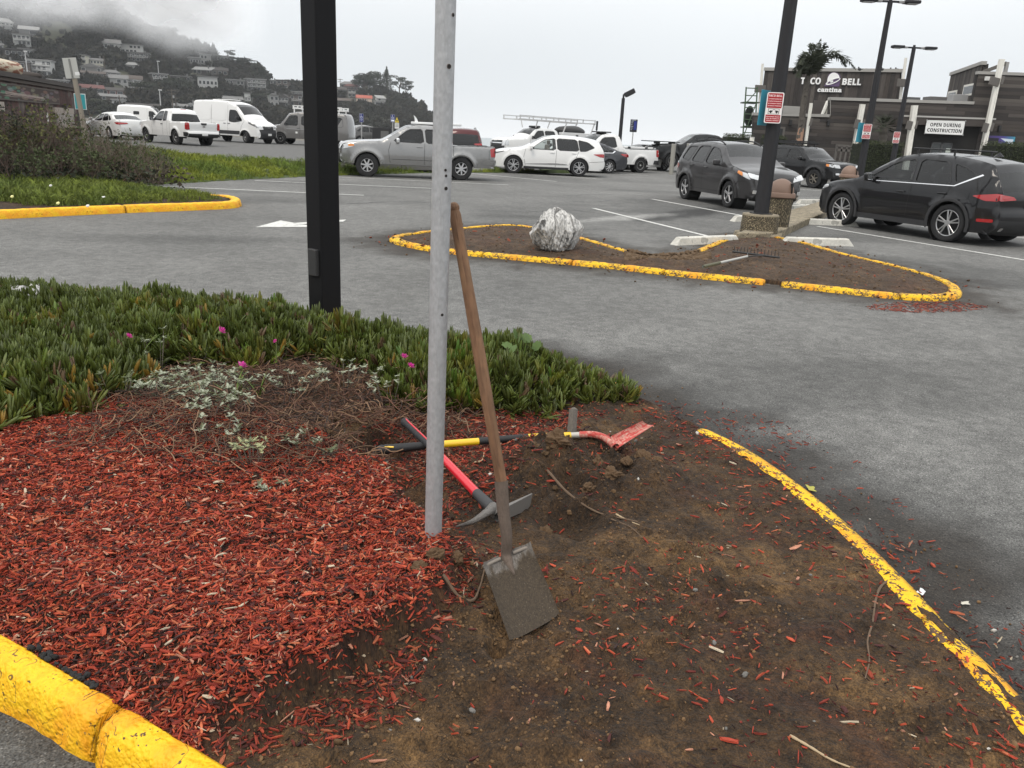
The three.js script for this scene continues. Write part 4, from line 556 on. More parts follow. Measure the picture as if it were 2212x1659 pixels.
function bedBox(k,L,x0,x1,m=white){const bb=(a,b,y,z0,z1,h)=>box(Math.abs(b-a),h,Math.abs(z1-z0),L/2-(a+b)/2,y,(z0+z1)/2);k.part('bed',[bb(x0,x1,0.72,-0.72,0.72,0.04),bb(x0-0.02,x0+0.03,0.93,-0.74,0.74,0.42),bb(x1-0.03,x1,0.93,-0.74,0.74,0.42)],m);}
{const k=makeCar(stand(pickup({name:'pickup_truck',label:'white pickup with black rear bumper on the raised lot, tail toward the grass'}),[318,306.5],[388,313],0.3));bedBox(k,5.35,3.62,5.25);k.part('brake_lamp',rbox(0.04,0.05,0.3,0.01,L2(5.35,3.36),1.735,0),lensRed);}
{const k=makeCar(stand(pickup({name:'pickup_truck',label:'white work pickup with a long tool box in its bed behind the grey sedan',L:5.9,xf:1.0,xr:4.7,R:0.39,rimR:0.22,belt:1.22,rim:{kind:'steel',n:8},
profile:[[0.24,0.42,'lower'],[0.06,0.46,'lower'],[0,0.62],[0.03,0.95],[0.12,1.14],[0.4,1.2],[1.45,1.26],[1.6,1.28,'glass'],[2.25,1.8,'glass'],[2.4,1.86],[2.8,1.9],[3.2,1.88],[3.42,1.8,'rearglass'],[3.54,1.3,'rearglass'],[3.58,1.24,'bed'],[3.62,1.22,'bed'],[5.75,1.24,'bed'],[5.83,1.23],[5.86,1.16],[5.83,0.72],[5.9,0.66,'lower'],[5.9,0.48,'lower'],[5.7,0.42]],
windows:[{p:[[1.88,1.25],[2.36,1.7],[3.06,1.76],[3.14,1.24]]}],side:[{n:'tail_light',p:[[5.66,0.84],[5.86,0.84],[5.86,1.2],[5.64,1.2]],m:lensRed},{n:'bumper',raw:true,p:[[5.5,0.46],[5.9,0.46],[5.9,0.66],[5.55,0.66]],m:darkGrey,off:0.016},{n:'bed_rail',raw:true,p:[[3.64,1.19],[5.8,1.21],[5.8,1.235],[3.64,1.215]],m:blackTrim,off:0.014}],rear:[light('tail_light',[[0.74,0.84],[0.9,0.84],[0.9,1.2],[0.76,1.2]],lensRed)],handles:[[3.0,1.08]],W:2.0,roofW:1.44,seams:[[[1.78,1.2],[1.74,0.9],[1.8,0.5]],[[3.2,1.24],[3.22,0.46]],[[3.58,1.2],[3.56,0.46]]]}),[1242,369],[1389,373.5]));bedBox(k,5.9,3.62,5.8);
const t=thing('tool_box','long white truck tool box lying along the work pickup bed','tool box',k.root.position.toArray(),k.root.rotation.y);part('box',[rbox(1.9,0.5,0.5,0.03,L2(5.9,4.7),1.08,0.4),rbox(1.9,0.5,0.5,0.03,L2(5.9,4.7),1.08,-0.4)],white,t);for(const x of[4.1,5.2])part('latch',box(0.16,0.1,0.02,L2(5.9,x),1.28,-0.66),darkGrey,t);k.part('light_bar',[rbox(0.5,0.06,1.2,0.02,L2(5.9,2.7),1.99,0),box(0.05,0.1,0.9,L2(5.9,2.7),1.94,0)],darkGrey);}
{const k=makeCar(stand(pickup({name:'pickup_truck',label:'black pickup standing before the wooden fence with a flat rack over its hood',paint:black,lipM:black,glass:glassMid,L:5.8,xf:1.0,xr:4.6,R:0.4,belt:1.28,W:2.0,roofW:1.42,
profile:[[0.24,0.46,'lower'],[0.06,0.5,'lower'],[0,0.65],[0.03,1.0],[0.12,1.18],[0.4,1.26],[1.45,1.32],[1.6,1.34,'glass'],[2.3,1.84,'glass'],[2.45,1.9],[3,1.95],[3.5,1.93],[3.95,1.86,'rearglass'],[4.1,1.36,'rearglass'],[4.14,1.3,'bed'],[4.2,1.28,'bed'],[5.6,1.3,'bed'],[5.7,1.28],[5.76,1.2],[5.72,0.74],[5.8,0.68,'lower'],[5.8,0.5,'lower'],[5.6,0.45]],
windows:[{p:[[1.92,1.31],[2.44,1.76],[2.96,1.8],[3.0,1.3]],m:glassMid},{p:[[3.1,1.3],[3.06,1.8],[3.7,1.78],[3.8,1.32]]}],side:[{n:'tail_light',p:[[5.6,0.88],[5.76,0.88],[5.76,1.24],[5.6,1.24]],m:lensRed}],rear:[],handles:[[2.85,1.12],[3.7,1.14]],seams:[[[1.8,1.28],[1.78,0.9],[1.85,0.55]],[[3.04,1.28],[3.02,0.5]],[[3.9,1.34],[3.9,0.5]]],handleM:black}),[1458,362],[1566,367],0.25));bedBox(k,5.8,4.2,5.7,black);k.part('hood_rack',[box(2.0,0.05,1.2,L2(5.8,0.5),1.42,0),box(0.08,0.12,1.0,L2(5.8,0.3),1.34,0),box(0.08,0.12,1.0,L2(5.8,1.2),1.36,0)],blackTrim);}
{
const van={name:'cargo_van',label:'tall white cargo van with a black grille on the raised lot',category:'van',L:5.6,W:2.06,roofW:1.72,belt:1.35,sill:0.42,xf:1.0,xr:4.5,R:0.35,rimR:0.2,rim:{kind:'steel',n:8},rimM:steelRim,paint:white,glass:glassDark,screen:glassTint,flare:0.03,crown:0.05,noseCrown:2.4,noseTaper:0.22,tailTaper:0.03,edge:0.1,lip:0.04,lipM:blackTrim,mirror:[1.55,1.45],mirrorM:blackTrim,handles:[[2.35,1.15],[2.7,1.15]],handleM:blackTrim,cabin:[1.1,2.2,1],lower:darkGrey,steer:-0.35,
profile:[[0.2,0.3,'lower'],[0.03,0.36,'lower'],[0,0.66,'lower'],[0.05,0.76],[0.1,1.02],[0.22,1.16],[0.75,1.36],[0.92,1.42,'glass'],[1.62,2.12,'glass'],[1.8,2.24],[2.2,2.4],[2.7,2.5],[3.6,2.54],[5.3,2.52],[5.5,2.44],[5.54,2.2],[5.56,1.2],[5.6,0.6],[5.58,0.4,'lower'],[5.4,0.34]],
windows:[{p:[[1.2,1.34],[1.75,1.95],[2.3,1.97],[2.34,1.28],[1.9,1.24]]}],
side:[{n:'side_trim',raw:true,p:[[1.45,0.5],[4.0,0.5],[4.0,0.72],[1.45,0.72]],m:darkGrey,off:0.012},{n:'headlight',p:[[0.12,0.98],[0.75,1.22],[0.68,1.3],[0.2,1.12]],m:lensDark},{n:'side_panel',p:[[2.6,1.3],[3.8,1.3],[3.8,2.15],[2.6,2.15]],m:white,off:0.012},{n:'side_panel',p:[[3.9,1.3],[5.3,1.3],[5.3,2.15],[3.9,2.15]],m:white,off:0.012}],
seams:[[[1.1,1.3],[1.3,1.0],[1.42,0.6]],[[2.45,2.25],[2.45,0.45]],[[3.85,2.25],[3.85,0.5]]],
front:[light('headlight',[[0.5,0.94],[0.92,1.02],[0.92,1.16],[0.6,1.1]],lensClear),{n:'grille',p:[[-0.44,0.8],[0.44,0.8],[0.5,1.08],[-0.5,1.08]],m:blackTrim},{n:'badge',p:[[-0.11,0.94],[0.11,0.94],[0.11,1.01],[-0.11,1.01]],m:alloyDark,off:0.025},{n:'licence_plate',raw:true,p:[[-0.16,0.5],[0.16,0.5],[0.16,0.63],[-0.16,0.63]],m:plateMat},{n:'lower_grille',raw:true,p:[[-0.5,0.42],[0.5,0.42],[0.5,0.58],[-0.5,0.58]],m:blackTrim,off:0.008}],rear:[]};
const k=makeCar(stand(van,[533,309],null,0.3,-25));k.part('roof_vent',[rbox(1.2,0.05,0.8,0.02,L2(5.6,3.2),2.6,0),rbox(0.4,0.05,0.5,0.02,L2(5.6,4.2),2.59,0)],white);
}
{
const k=makeCar(stand({name:'passenger_van',label:'grey passenger van with a white ladder rack, half hidden by the black post',category:'van',L:5.6,W:2.0,roofW:1.6,belt:1.2,sill:0.4,xf:0.95,xr:4.4,R:0.36,rimR:0.2,rim:{kind:'steel',n:8},rimM:steelRim,paint:vanGrey,glass:glassDark,screen:glassMid,crown:0.06,noseCrown:3,tailTaper:0.03,edge:0.09,mirror:[1.35,1.25],mirrorM:blackTrim,handles:[[2.2,1.05]],handleM:blackTrim,cabin:[1.0,2.2,1],
profile:[[0.2,0.36,'lower'],[0.03,0.42,'lower'],[0,0.7],[0.05,1.05],[0.3,1.15],[0.85,1.22],[0.98,1.25,'glass'],[1.5,1.9,'glass'],[1.7,2.0],[2.4,2.08],[5.2,2.06],[5.4,1.98],[5.5,1.2],[5.56,0.6],[5.5,0.4,'lower'],[5.3,0.36]],
windows:[{p:[[1.2,1.24],[1.62,1.82],[2.12,1.85],[2.16,1.22]],m:glassMid},{p:[[2.4,1.24],[2.4,1.85],[3.9,1.85],[3.9,1.24]]},{p:[[4.0,1.24],[4.0,1.85],[5.1,1.83],[5.2,1.24]]}],seams:[[[1.15,1.2],[1.2,0.5]],[[2.28,1.9],[2.28,0.5]],[[3.3,1.2],[3.3,0.5]]],side:[{n:'side_trim',raw:true,p:[[1.4,0.98],[3.9,0.98],[3.9,1.02],[1.4,1.02]],m:silver,off:0.01},{n:'side_badge',p:[[2.0,0.72],[2.14,0.72],[2.14,0.84],[2.0,0.84]],m:plateMat}],front:[light('headlight',[[0.5,0.8],[0.85,0.8],[0.85,1.0],[0.5,1.0]],lensClear),{n:'grille',p:[[-0.45,0.78],[0.45,0.78],[0.45,1.02],[-0.45,1.02]],m:blackTrim}]},[607,311],[642,313],0.3,176));
const rk=[];for(const z of[-0.8,0.8]){rk.push(beam(V3(1.0,2.28,z),V3(-2.3,2.28,z),0.05,0.05),beam(V3(1.0,2.46,z),V3(-2.3,2.46,z),0.05,0.06));for(let i=0;i<12;i++)rk.push(box(0.09,0.16,0.05,0.95-i*0.29,2.37,z));for(const x of[0.9,-0.6,-2.1])rk.push(box(0.06,0.24,0.06,x,2.16,z));}for(const x of[0.95,-0.6,-2.2])rk.push(box(0.06,0.06,1.6,x,2.34,0));k.part('ladder_rack',rk,white);
}
{
const cv={name:'camper_van',label:'white camper van parked between the white sedan and the white pickup',category:'van',L:6.0,W:2.0,roofW:1.66,belt:1.3,sill:0.42,xf:1.0,xr:4.6,R:0.35,rimR:0.2,rim:{kind:'steel',n:8},paint:white,glass:glassDark,screen:glassTint,crown:0.07,tailTaper:0.05,edge:0.16,mirror:[1.6,1.4],handles:[[2.3,1.1]],cabin:null,
profile:[[0.2,0.36,'lower'],[0.03,0.42],[0,0.7],[0.08,1.1],[0.8,1.35],[0.95,1.4,'glass'],[1.6,2.1,'glass'],[1.85,2.3],[2.4,2.5],[5.4,2.5],[5.7,2.3],[5.8,1.2],[5.9,0.6],[5.8,0.42],[5.6,0.38]],
windows:[{p:[[1.25,1.32],[1.75,1.9],[2.2,1.92],[2.25,1.28]]},{p:[[3.3,1.5],[3.3,1.85],[3.9,1.85],[3.9,1.5]]}],seams:[[[2.4,2.2],[2.4,0.5]]]},p=AT(312,262,-98);cv.pos=[p.x,0.3,p.z];cv.turn=0.2;makeCar(cv);
}
{
const U=0.05,k=makeCar(stand({name:'utility_truck',label:'white crew cab utility truck with an overhead pipe rack and side tool cabinets',category:'truck',L:6.6,W:2.05,roofW:1.5,belt:1.42,sill:0.55,xf:1.0,xr:5.0,R:0.4,rimR:0.21,rim:{kind:'steel',n:8},rimM:steelRim,paint:white,glass:glassDark,screen:glassTint,flare:0.03,crown:0.05,noseCrown:2.5,noseTaper:0.12,tailTaper:0.02,lip:0.03,lipM:white,mirror:[1.85,1.5],mirrorM:blackTrim,handles:[[2.7,1.28],[3.5,1.28]],handleM:blackTrim,cabin:[1.7,3.4,2],
profile:[[0.2,0.55,'lower'],[0.03,0.6,'lower'],[0,0.85],[0.03,1.2],[0.12,1.36],[0.5,1.42],[1.4,1.46],[1.55,1.48,'glass'],[2.15,1.98,'glass'],[2.3,2.03],[2.9,2.08],[3.5,2.06],[3.8,1.98,'rearglass'],[3.88,1.5,'rearglass'],[3.9,1.3],[3.95,1.0],[6.5,1.0],[6.6,0.9],[6.58,0.6,'lower'],[6.4,0.55]],
windows:[{p:[[1.85,1.46],[2.3,1.9],[2.72,1.93],[2.76,1.45]]},{p:[[2.86,1.45],[2.84,1.93],[3.5,1.92],[3.62,1.47]]}],seams:[[[1.74,1.4],[1.7,0.7]],[[2.8,1.44],[2.8,0.65]],[[3.7,1.46],[3.72,0.65]]],side:[{n:'headlight',p:[[0.03,1.02],[0.24,1.02],[0.24,1.3],[0.05,1.3]],m:lensClear},{n:'door_emblem',p:[[3.1,1.02],[3.3,1.02],[3.3,1.24],[3.1,1.24]],m:darkGrey}],
front:[light('headlight',[[0.66,1.02],[0.92,1.02],[0.92,1.3],[0.66,1.3]],lensClear),{n:'grille',p:[[-0.62,0.96],[0.62,0.96],[0.62,1.32],[-0.62,1.32]],m:blackTrim},{n:'grille_bar',raw:true,p:[[-0.64,1.11],[0.64,1.11],[0.64,1.17],[-0.64,1.17]],m:chrome,off:0.03}]},[1120,353],null,0.0,-148));
const X=x=>3.3-x,rk=[];for(const z of[-0.95,0.95]){rk.push(beam(V3(X(0.9),2.55,z),V3(X(6.5),2.5,z),0.06,0.06),beam(V3(X(0.9),2.75,z),V3(X(6.5),2.7,z),0.05,0.05));for(let i=0;i<7;i++)rk.push(box(0.05,0.2,0.05,X(0.95+i*0.92),2.64,z));for(const[a,b]of[[4.1,4.35],[6.2,6.45]])rk.push(beam(V3(X(a),1.9,z),V3(X(b),2.55,z),0.06,0.06));rk.push(beam(V3(X(2.2),2.1,z*0.8),V3(X(2.2),2.55,z),0.05,0.05));}for(const x of[0.95,2.8,4.4,6.4])rk.push(beam(V3(X(x),2.53,-0.95),V3(X(x),2.53,0.95),0.05,0.05));k.part('pipe_rack',rk,mat([0.5,0.5,0.5],0.5));
for(const z of[-0.82,0.82]){const cb=k.part('tool_cabinet',[rbox(2.5,0.9,0.4,0.02,X(5.25),1.47,z),box(0.04,0.9,0.42,X(4.6),1.47,z),box(0.04,0.9,0.42,X(5.5),1.47,z)],mat([0.66,0.66,0.66],0.45));part('cabinet_latch',[box(0.16,0.1,0.46,X(5.1),1.75,z),box(0.16,0.1,0.46,X(4.3),1.5,z)],blackTrim,cb);}
k.part('covered_load',bumpy(new THREE.SphereGeometry(1,20,12).scale(1.1,0.35,0.7).translate(0,0,0),0.12,2).translate(X(5.3),2.0,0),blackTrim);k.part('beacon_bar',rbox(0.25,0.12,1.0,0.05,X(2.6),2.16,0),blackTrim);
}
{
makeCar(stand({name:'parked_suv',label:'maroon SUV tail seen just right of the galvanised pole',category:'car',L:4.9,W:1.95,roofW:1.44,belt:1.15,sill:0.34,xf:0.95,xr:3.85,R:0.38,rimR:0.22,rim:{n:5},paint:maroon,glass:glassDark,screen:glassTint,rearGlass:glassDark,crown:0.05,mirror:null,cabin:null,rails:[1.9,4.3],profile:[[0.2,0.34,'lower'],[0.04,0.38],[0,0.6],[0.04,0.95],[0.3,1.08],[1.2,1.16],[1.35,1.18,'glass'],[2.0,1.7,'glass'],[2.2,1.76],[3,1.8],[4.4,1.76],[4.58,1.7,'rearglass'],[4.78,1.2,'rearglass'],[4.8,1.12],[4.86,0.8],[4.9,0.6],[4.86,0.38,'lower'],[4.7,0.34]],
windows:[{p:[[1.65,1.16],[2.15,1.6],[2.7,1.64],[2.74,1.15]]},{p:[[2.84,1.15],[2.8,1.64],[3.5,1.62],[3.6,1.16]]},{p:[[3.7,1.17],[3.6,1.62],[4.35,1.58],[4.5,1.2]]}],rear:[light('tail_light',[[0.6,1.0],[0.9,1.0],[0.9,1.14],[0.5,1.12]],lensRed),{n:'licence_plate',raw:true,p:[[-0.16,0.8],[0.16,0.8],[0.16,0.94],[-0.16,0.94]],m:plateMat}]},[960,352],null,0,96));
}
// ---------------------------------------------------------------- the hill town behind the beach
const R5=rng(5);
const hor=px=>292+(px-CX)*Math.tan(ROLL);
const ridgeT=[[-900,-60],[-300,-45],[0,-35],[150,-20],[215,8],[260,30],[300,52],[340,72],[380,90],[440,112],[500,132],[560,158],[590,176],[640,184],[700,190],[735,192],[770,190],[800,193],[830,196],[858,203],[885,212],[905,224],[922,236],[936,250],[944,268],[948,300]];
function ridge(px){for(let i=0;i<ridgeT.length-1;i++){const[a,y0]=ridgeT[i],[b,y1]=ridgeT[i+1];if(px>=a&&px<=b)return lerp(y0,y1,(px-a)/(b-a));}return 300;}
const D0=400,D1=620;
function hillPoint(px,v){
const e1=hor(px)-ridge(px),d=lerp(D0,D1,v),w=0.5+0.5*Math.min(1,Math.max(0,v)),e=lerp(-8,e1,v)+(fbm(px*0.02,v*7,3,91)-0.5)*5*Math.sin(Math.PI*clamp(v,0,1));
const r=ray(px,hor(px)-e),t=d/Math.hypot(r.x,r.z);return V3(r.x*t,EYE+r.y*t,r.z*t);
}
const hillV=(px,py)=>clamp((hor(px)-py+8)/(hor(px)-ridge(px)+8),0,1);
{
const nx=260,nv=44,pos=[],col=[],idx=[];
for(let j=0;j<=nv;j++)for(let i=0;i<=nx;i++){
const px=lerp(-900,948,i/nx),v=j/(nv-6);let p;if(v<=1)p=hillPoint(px,v);else{p=hillPoint(px,1);const k=(v-1)*600;const l=Math.hypot(p.x,p.z);p=V3(p.x*(1+k/l),p.y-k*0.5,p.z*(1+k/l));}
pos.push(p.x,p.y,p.z);const n=fbm(px*0.03,v*9,4,92),g=sstep(n,0.45,0.65),bluff=sstep(px,690,740)*(1-sstep(v,0.2,0.55))*(1-sstep(px,800,850)),mead=(1-sstep(Math.hypot((px-125)/40,(v-0.66)/0.12),0.5,1.1));const k=Math.max(0.6*g,bluff,mead*0.45);
col.push(lerp(0.016,0.07,k),lerp(0.018,0.074,k),lerp(0.013,0.04,k));
}
for(let j=0;j<nv;j++)for(let i=0;i<nx;i++){const a=j*(nx+1)+i;idx.push(a,a+1,a+nx+1,a+1,a+nx+2,a+nx+1);}
const g=new THREE.BufferGeometry();g.setAttribute('position',new THREE.Float32BufferAttribute(pos,3));g.setAttribute('color',new THREE.Float32BufferAttribute(col,3));g.setIndex(idx);g.computeVertexNormals();
struct('hill',g,mat([1,1,1],1,{vertexColors:true}));
}
// leaf clumps: many small faces through a volume
function clump(n,seed,lobes,leaf,flatY=1){
const r=rng(seed),pos=[],nor=[];
for(let i=0;i<n;i++){
const L=lobes[Math.floor(r()*lobes.length)],a=r()*6.283,c=2*r()-1,s=Math.sqrt(1-c*c),k=Math.pow(r(),0.4);const d=[s*Math.cos(a),c*flatY,s*Math.sin(a)],o=[L[0]+d[0]*k*L[3],L[1]+d[1]*k*L[4],L[2]+d[2]*k*L[3]];
const e1=V3(r()-0.5,(r()-0.5)*0.6,r()-0.5).normalize(),e2=V3(r()-0.5,r()-0.5,r()-0.5).cross(e1).normalize(),q=leaf*(0.6+0.8*r());
for(const[u,v]of[[-1,-0.5],[1,-0.4],[0.1,1]])pos.push(o[0]+(e1.x*u+e2.x*v)*q,o[1]+(e1.y*u+e2.y*v)*q,o[2]+(e1.z*u+e2.z*v)*q);
}
const g=new THREE.BufferGeometry();g.setAttribute('position',new THREE.Float32BufferAttribute(pos,3));g.computeVertexNormals();return g;
}
const bushGeos=[1,2,3].map(s=>clump(150,s*13,[[0,0.45,0,0.8,0.5],[0.3,0.6,0.2,0.5,0.4],[-0.3,0.5,-0.2,0.5,0.45]],0.2));
const treeMat=mat([0.028,0.034,0.022],0.95),treeMat2=mat([0.036,0.042,0.026],0.95),barkMat=mat([0.09,0.075,0.06],0.95);
// houses: [x0, y0, x1, y1 in the photograph, wall, roof kind, roof colour, columns and rows of windows, label]
const WH=[0.46,0.46,0.45],GR=[0.16,0.158,0.155],DK=[0.05,0.045,0.042],BR=[0.085,0.068,0.058],CRM=[0.52,0.5,0.42],RD=[0.12,0.05,0.045],LG=[0.27,0.27,0.265];
const houses=[
[0,47,27,69,WH,'hip',LG,4,3,'big white three storey house high on the hill at the left edge, in the mist'],
[46,61,80,77,GR,'gable',LG,2,1,'grey house with a broad pale gable roof just below the mist'],
[34,80,64,99,WH,'flat',GR,4,2,'white house with a balcony below the broad gabled one'],
[-6,98,7,111,LG,'gable',GR,1,1,'small pale house cut by the left edge midway up the hill'],
[14,111,45,125,DK,'flat',DK,3,1,'dark brown flat roofed house near the left edge'],
[45,109,72,122,LG,'flat',GR,4,1,'pale house with a railed terrace beside the dark flat roofed one'],
[-3,138,30,166,WH,'front',GR,3,2,'white house with a steep front gable above the rusty pump house'],
[28,141,64,166,BR,'flat',GR,4,2,'long brown apartment house with pale balcony rails above the pump house'],
[66,138,110,165,WH,'flat',LG,5,3,'white apartment house with an outside staircase above the pump house'],
[108,175,144,187,GR,'flat',LG,5,1,'low grey house with a row of windows over the pump house roof'],
[226,89,259,107,WH,'gable',GR,3,1,'white house with arched dormers high in the dark trees'],
[266,100,304,116,WH,'flat',GR,5,2,'long white two storey house with a strip of windows high on the hill'],
[278,117,321,134,DK,'flat',GR,5,2,'dark brown house with a row of white framed windows under the long white one'],
[274,137,298,149,LG,'hip',LG,3,1,'small pale house stepping down below the dark brown one'],
[178,123,187,139,CRM,'flat',GR,1,2,'narrow cream house behind the top of the leaning sign'],
[197,127,221,138,CRM,'gable',GR,4,1,'cream house partly behind trees right of the leaning sign'],
[179,141,218,157,GR,'front',GR,4,1,'grey gabled house with a chimney right of the leaning sign'],
[180,157,224,168,BR,'gable',BR,3,1,'low brown house under the grey gabled one'],
[223,154,258,166,GR,'hip',GR,4,1,'grey house with a low hipped roof in the middle of the hill'],
[240,165,275,182,LG,'gable',GR,3,1,'pale grey house with a wide garage door in the middle of the hill'],
[270,166,306,184,GR,'gable',BR,4,2,'two storey grey house with white balcony rails and a chimney'],
[176,186,222,202,BR,'gable',RD,3,1,'brown house with a reddish roof above the teal sign'],
[223,192,266,206,RD,'gable',DK,3,1,'maroon house with one bright window'],
[221,206,270,218,BR,'gable',GR,5,1,'long brown house below the maroon one'],
[244,217,270,228,WH,'flat',LG,3,1,'small white flat roofed house at the foot of the hill'],
[273,189,310,198,GR,'flat',LG,4,1,'low grey house with a pale flat roof and car port'],
[330,163,362,182,DK,'flat',LG,4,2,'dark timber house with a snow pale roof edge'],
[371,165,412,176,DK,'flat',GR,4,1,'dark long house half sunk in trees above the cargo van'],
[411,126,434,140,GR,'flat',LG,4,1,'grey house with tall narrow windows near the ridge'],
[434,121,456,140,LG,'flat',LG,3,2,'pale two storey house with a chimney near the ridge'],
[418,147,456,161,DK,'shed',LG,4,1,'dark house with a large bright sloping metal roof'],
[458,148,492,163,BR,'gable',DK,3,1,'brown house with skylights beside the bright metal roof'],
[430,169,470,193,WH,'flat',GR,5,1,'white house standing on tall columns with a long balcony'],
[489,174,527,185,GR,'flat',LG,5,1,'flat roofed grey house above the cargo van windscreen'],
[533,174,575,196,GR,'flat',LG,4,3,'three level grey house with stacked balconies'],
[470,123,504,134,GR,'flat',LG,5,1,'grey ridge top house beside the lone windswept tree'],
[584,174,597,184,LG,'flat',LG,2,1,'small pale house on the skyline left of the black post'],
[598,175,624,191,BR,'flat',DK,2,2,'brown box shaped house on the skyline left of the black post'],
[529,203,542,225,WH,'flat',GR,2,3,'narrow white three level house behind a bare tree'],
[583,206,602,231,LG,'front',GR,2,2,'pale house with timbered front gable above the grey van'],
[602,208,625,232,DK,'front',DK,3,2,'dark gabled house with white window frames above the grey van'],
[482,209,525,223,DK,'gable',GR,2,1,'dark gable roofed house just above the cargo van roof'],
[626,208,652,232,BR,'flat',DK,3,2,'brown house beside the black post above the grey van'],
[634,199,662,212,GR,'flat',LG,3,1,'grey flat roofed house touching the black post'],
[375,226,404,236,WH,'gable',GR,3,1,'low white house behind the white pickup cab'],
[403,224,422,236,WH,'front',LG,2,1,'small white gabled house beside the cargo van'],
[278,226,344,239,DK,'gable',DK,4,1,'dark low roofed houses row behind the camper van'],
[735,177,772,190,GR,'hip',GR,4,1,'grey hip roofed villa on the headland right of the black post'],
[743,183,778,194,RD,'hip',RD,5,1,'maroon tiled villa on the headland below the grey one'],
[726,190,750,203,DK,'gable',DK,2,1,'dark house with one bright window on the headland'],
[751,194,769,211,BR,'flat',DK,2,2,'tall brown house on the headland under the maroon villa'],
[770,207,804,222,[0.62,0.5,0.42],'gable',[0.34,0.09,0.06],6,1,'pink stucco house with a red tile roof on the headland'],
[814,209,833,219,WH,'shed',LG,2,1,'small white house with a sloping roof on the headland edge'],
[808,219,830,229,LG,'flat',LG,1,1,'low white garage in the slope below the headland house'],
[728,213,762,226,DK,'gable',BR,2,1,'shingled house with two round dormer windows on the headland'],
];
const paneMat=pmat([0.03,0.033,0.036],0.08),frameWhite=mat([0.6,0.6,0.59],0.7),roofMats=new Map(),unitBox=new THREE.BoxGeometry(1,1,1);
function hm(c){const k=c.join();if(!roofMats.has(k))roofMats.set(k,mat(c,0.85));return roofMats.get(k);}
function gableRoof(w,d,h,over,front){const s=new THREE.Shape(front?[V2(-w/2-over,0),V2(w/2+over,0),V2(0,h)]:[V2(-d/2-over,0),V2(d/2+over,0),V2(0,h)]),L=(front?d:w)+over*2,g=new THREE.ExtrudeGeometry(s,{depth:L,bevelEnabled:false});g.translate(0,0,-L/2);if(!front)g.rotateY(Math.PI/2);return g;}
houses.forEach(([x0,y0,x1,y1,wall,kind,rc,nc,nr,label],i)=>{
const px=(x0+x1)/2,b=hillPoint(px,hillV(px,y1)),zc=b.length(),s=zc/F*1.0,w=(x1-x0)*s*0.86,H=(y1-y0)*s,turn=Math.atan2(-b.x,-b.z)+(R5()-0.5)*0.5;
const o=thing('house',label,'house',[b.x,b.y,b.z],turn),d=8,rh=kind==='flat'?0.5:kind==='shed'?H*0.3:Math.min(H*0.42,w*0.3),h=H-rh;
const body=new THREE.Mesh(unitBox,hm(wall));shadow(body);body.name='wall';body.scale.set(w,h+6,d);body.position.set(0,h/2-3,-d/2+1);o.add(body);
let rg;if(kind==='flat')rg=box(w+1,0.5,d+1.2,0,0.25,0);else if(kind==='front')rg=gableRoof(w,d,rh,0.4,true);else if(kind==='gable')rg=gableRoof(w,d,rh,0.5,false);else if(kind==='shed')rg=box(w+1,0.35,d+2.2,0,rh/2,0,0.22,0,0);else{rg=new THREE.CylinderGeometry(0.35,0.7071,1,4,1);rg.rotateY(Math.PI/4);rg.scale(w+1,rh,d+1);rg.translate(0,rh/2,0);}
rg.translate(0,h,-d/2+1);const roof=part('roof',rg,hm(rc),o);
if(i%3===0)part('chimney',box(0.8,rh+1.4,0.8,w*0.3,h+rh/2+0.5,-d/2+1),hm(GR),roof);
const cw=w/nc,ch=h/nr;for(let r=0;r<nr;r++)for(let c=0;c<nc;c++){if(R5()<0.2)continue;const ww=cw*(0.5+0.25*R5()),wh=Math.min(1.7,ch*0.55),x=-w/2+cw*(c+0.5),y=ch*(r+0.55);const f=part('window',box(ww+0.2,wh+0.2,0.12,x,y,1.06),frameWhite,o);part('pane',box(ww,wh,0.1,x,y,1.09),paneMat,f);}
if(nr>1&&i%2===0)for(let r=1;r<nr;r++)part('balcony',[box(w*0.9,0.18,1.4,0,ch*r+0.1,1.7),box(w*0.9,0.12,0.1,0,ch*r+1.1,2.35),...Array.from({length:9},(_,k)=>box(0.09,1,0.09,-w*0.44+k*w*0.11,ch*r+0.6,2.35))],frameWhite,o);
});
{
const L=bushGeos.map(()=>[]);
for(let i=0;i<11000;i++){
const px=-500+1445*R5(),v=Math.pow(R5(),0.85),p=hillPoint(px,v);const[qx,qy]=toPx(p);const s=(1.6+3.8*R5()*R5())*(v>0.85&&px<620?1.35:1)*(px>830?0.7:1);
const bluff=px>700&&px<850&&v<0.42;if(bluff&&R5()>0.25)continue;const up=s*F/p.length()*1.1;if(houses.some(h=>qx>h[0]-up*0.8&&qx<h[2]+up*0.8&&qy>h[1]-1&&qy-up<h[3]-5))continue;if(Math.hypot((px-125)/42,(v-0.64)/0.1)<1&&R5()>0.1)continue;
const k=0.35+1.15*R5()*R5()+0.3*R5(),warm=R5();L[i%3].push([M4(p.x,p.y-0.4,p.z,0,R5()*6,0,s,s*(0.7+0.9*R5()),s),[0.023*k*(1+0.3*warm),0.025*k,0.016*k]]);
}
const o=new THREE.Group();o.name='hillside_scrub';tag(o,'dark scrub and woods covering the misty hillside between the houses','woods',null,'stuff');scene.add(o);bushGeos.forEach((g,i)=>inst('foliage',g,mat([1,1,1],0.95),L[i],o));
}
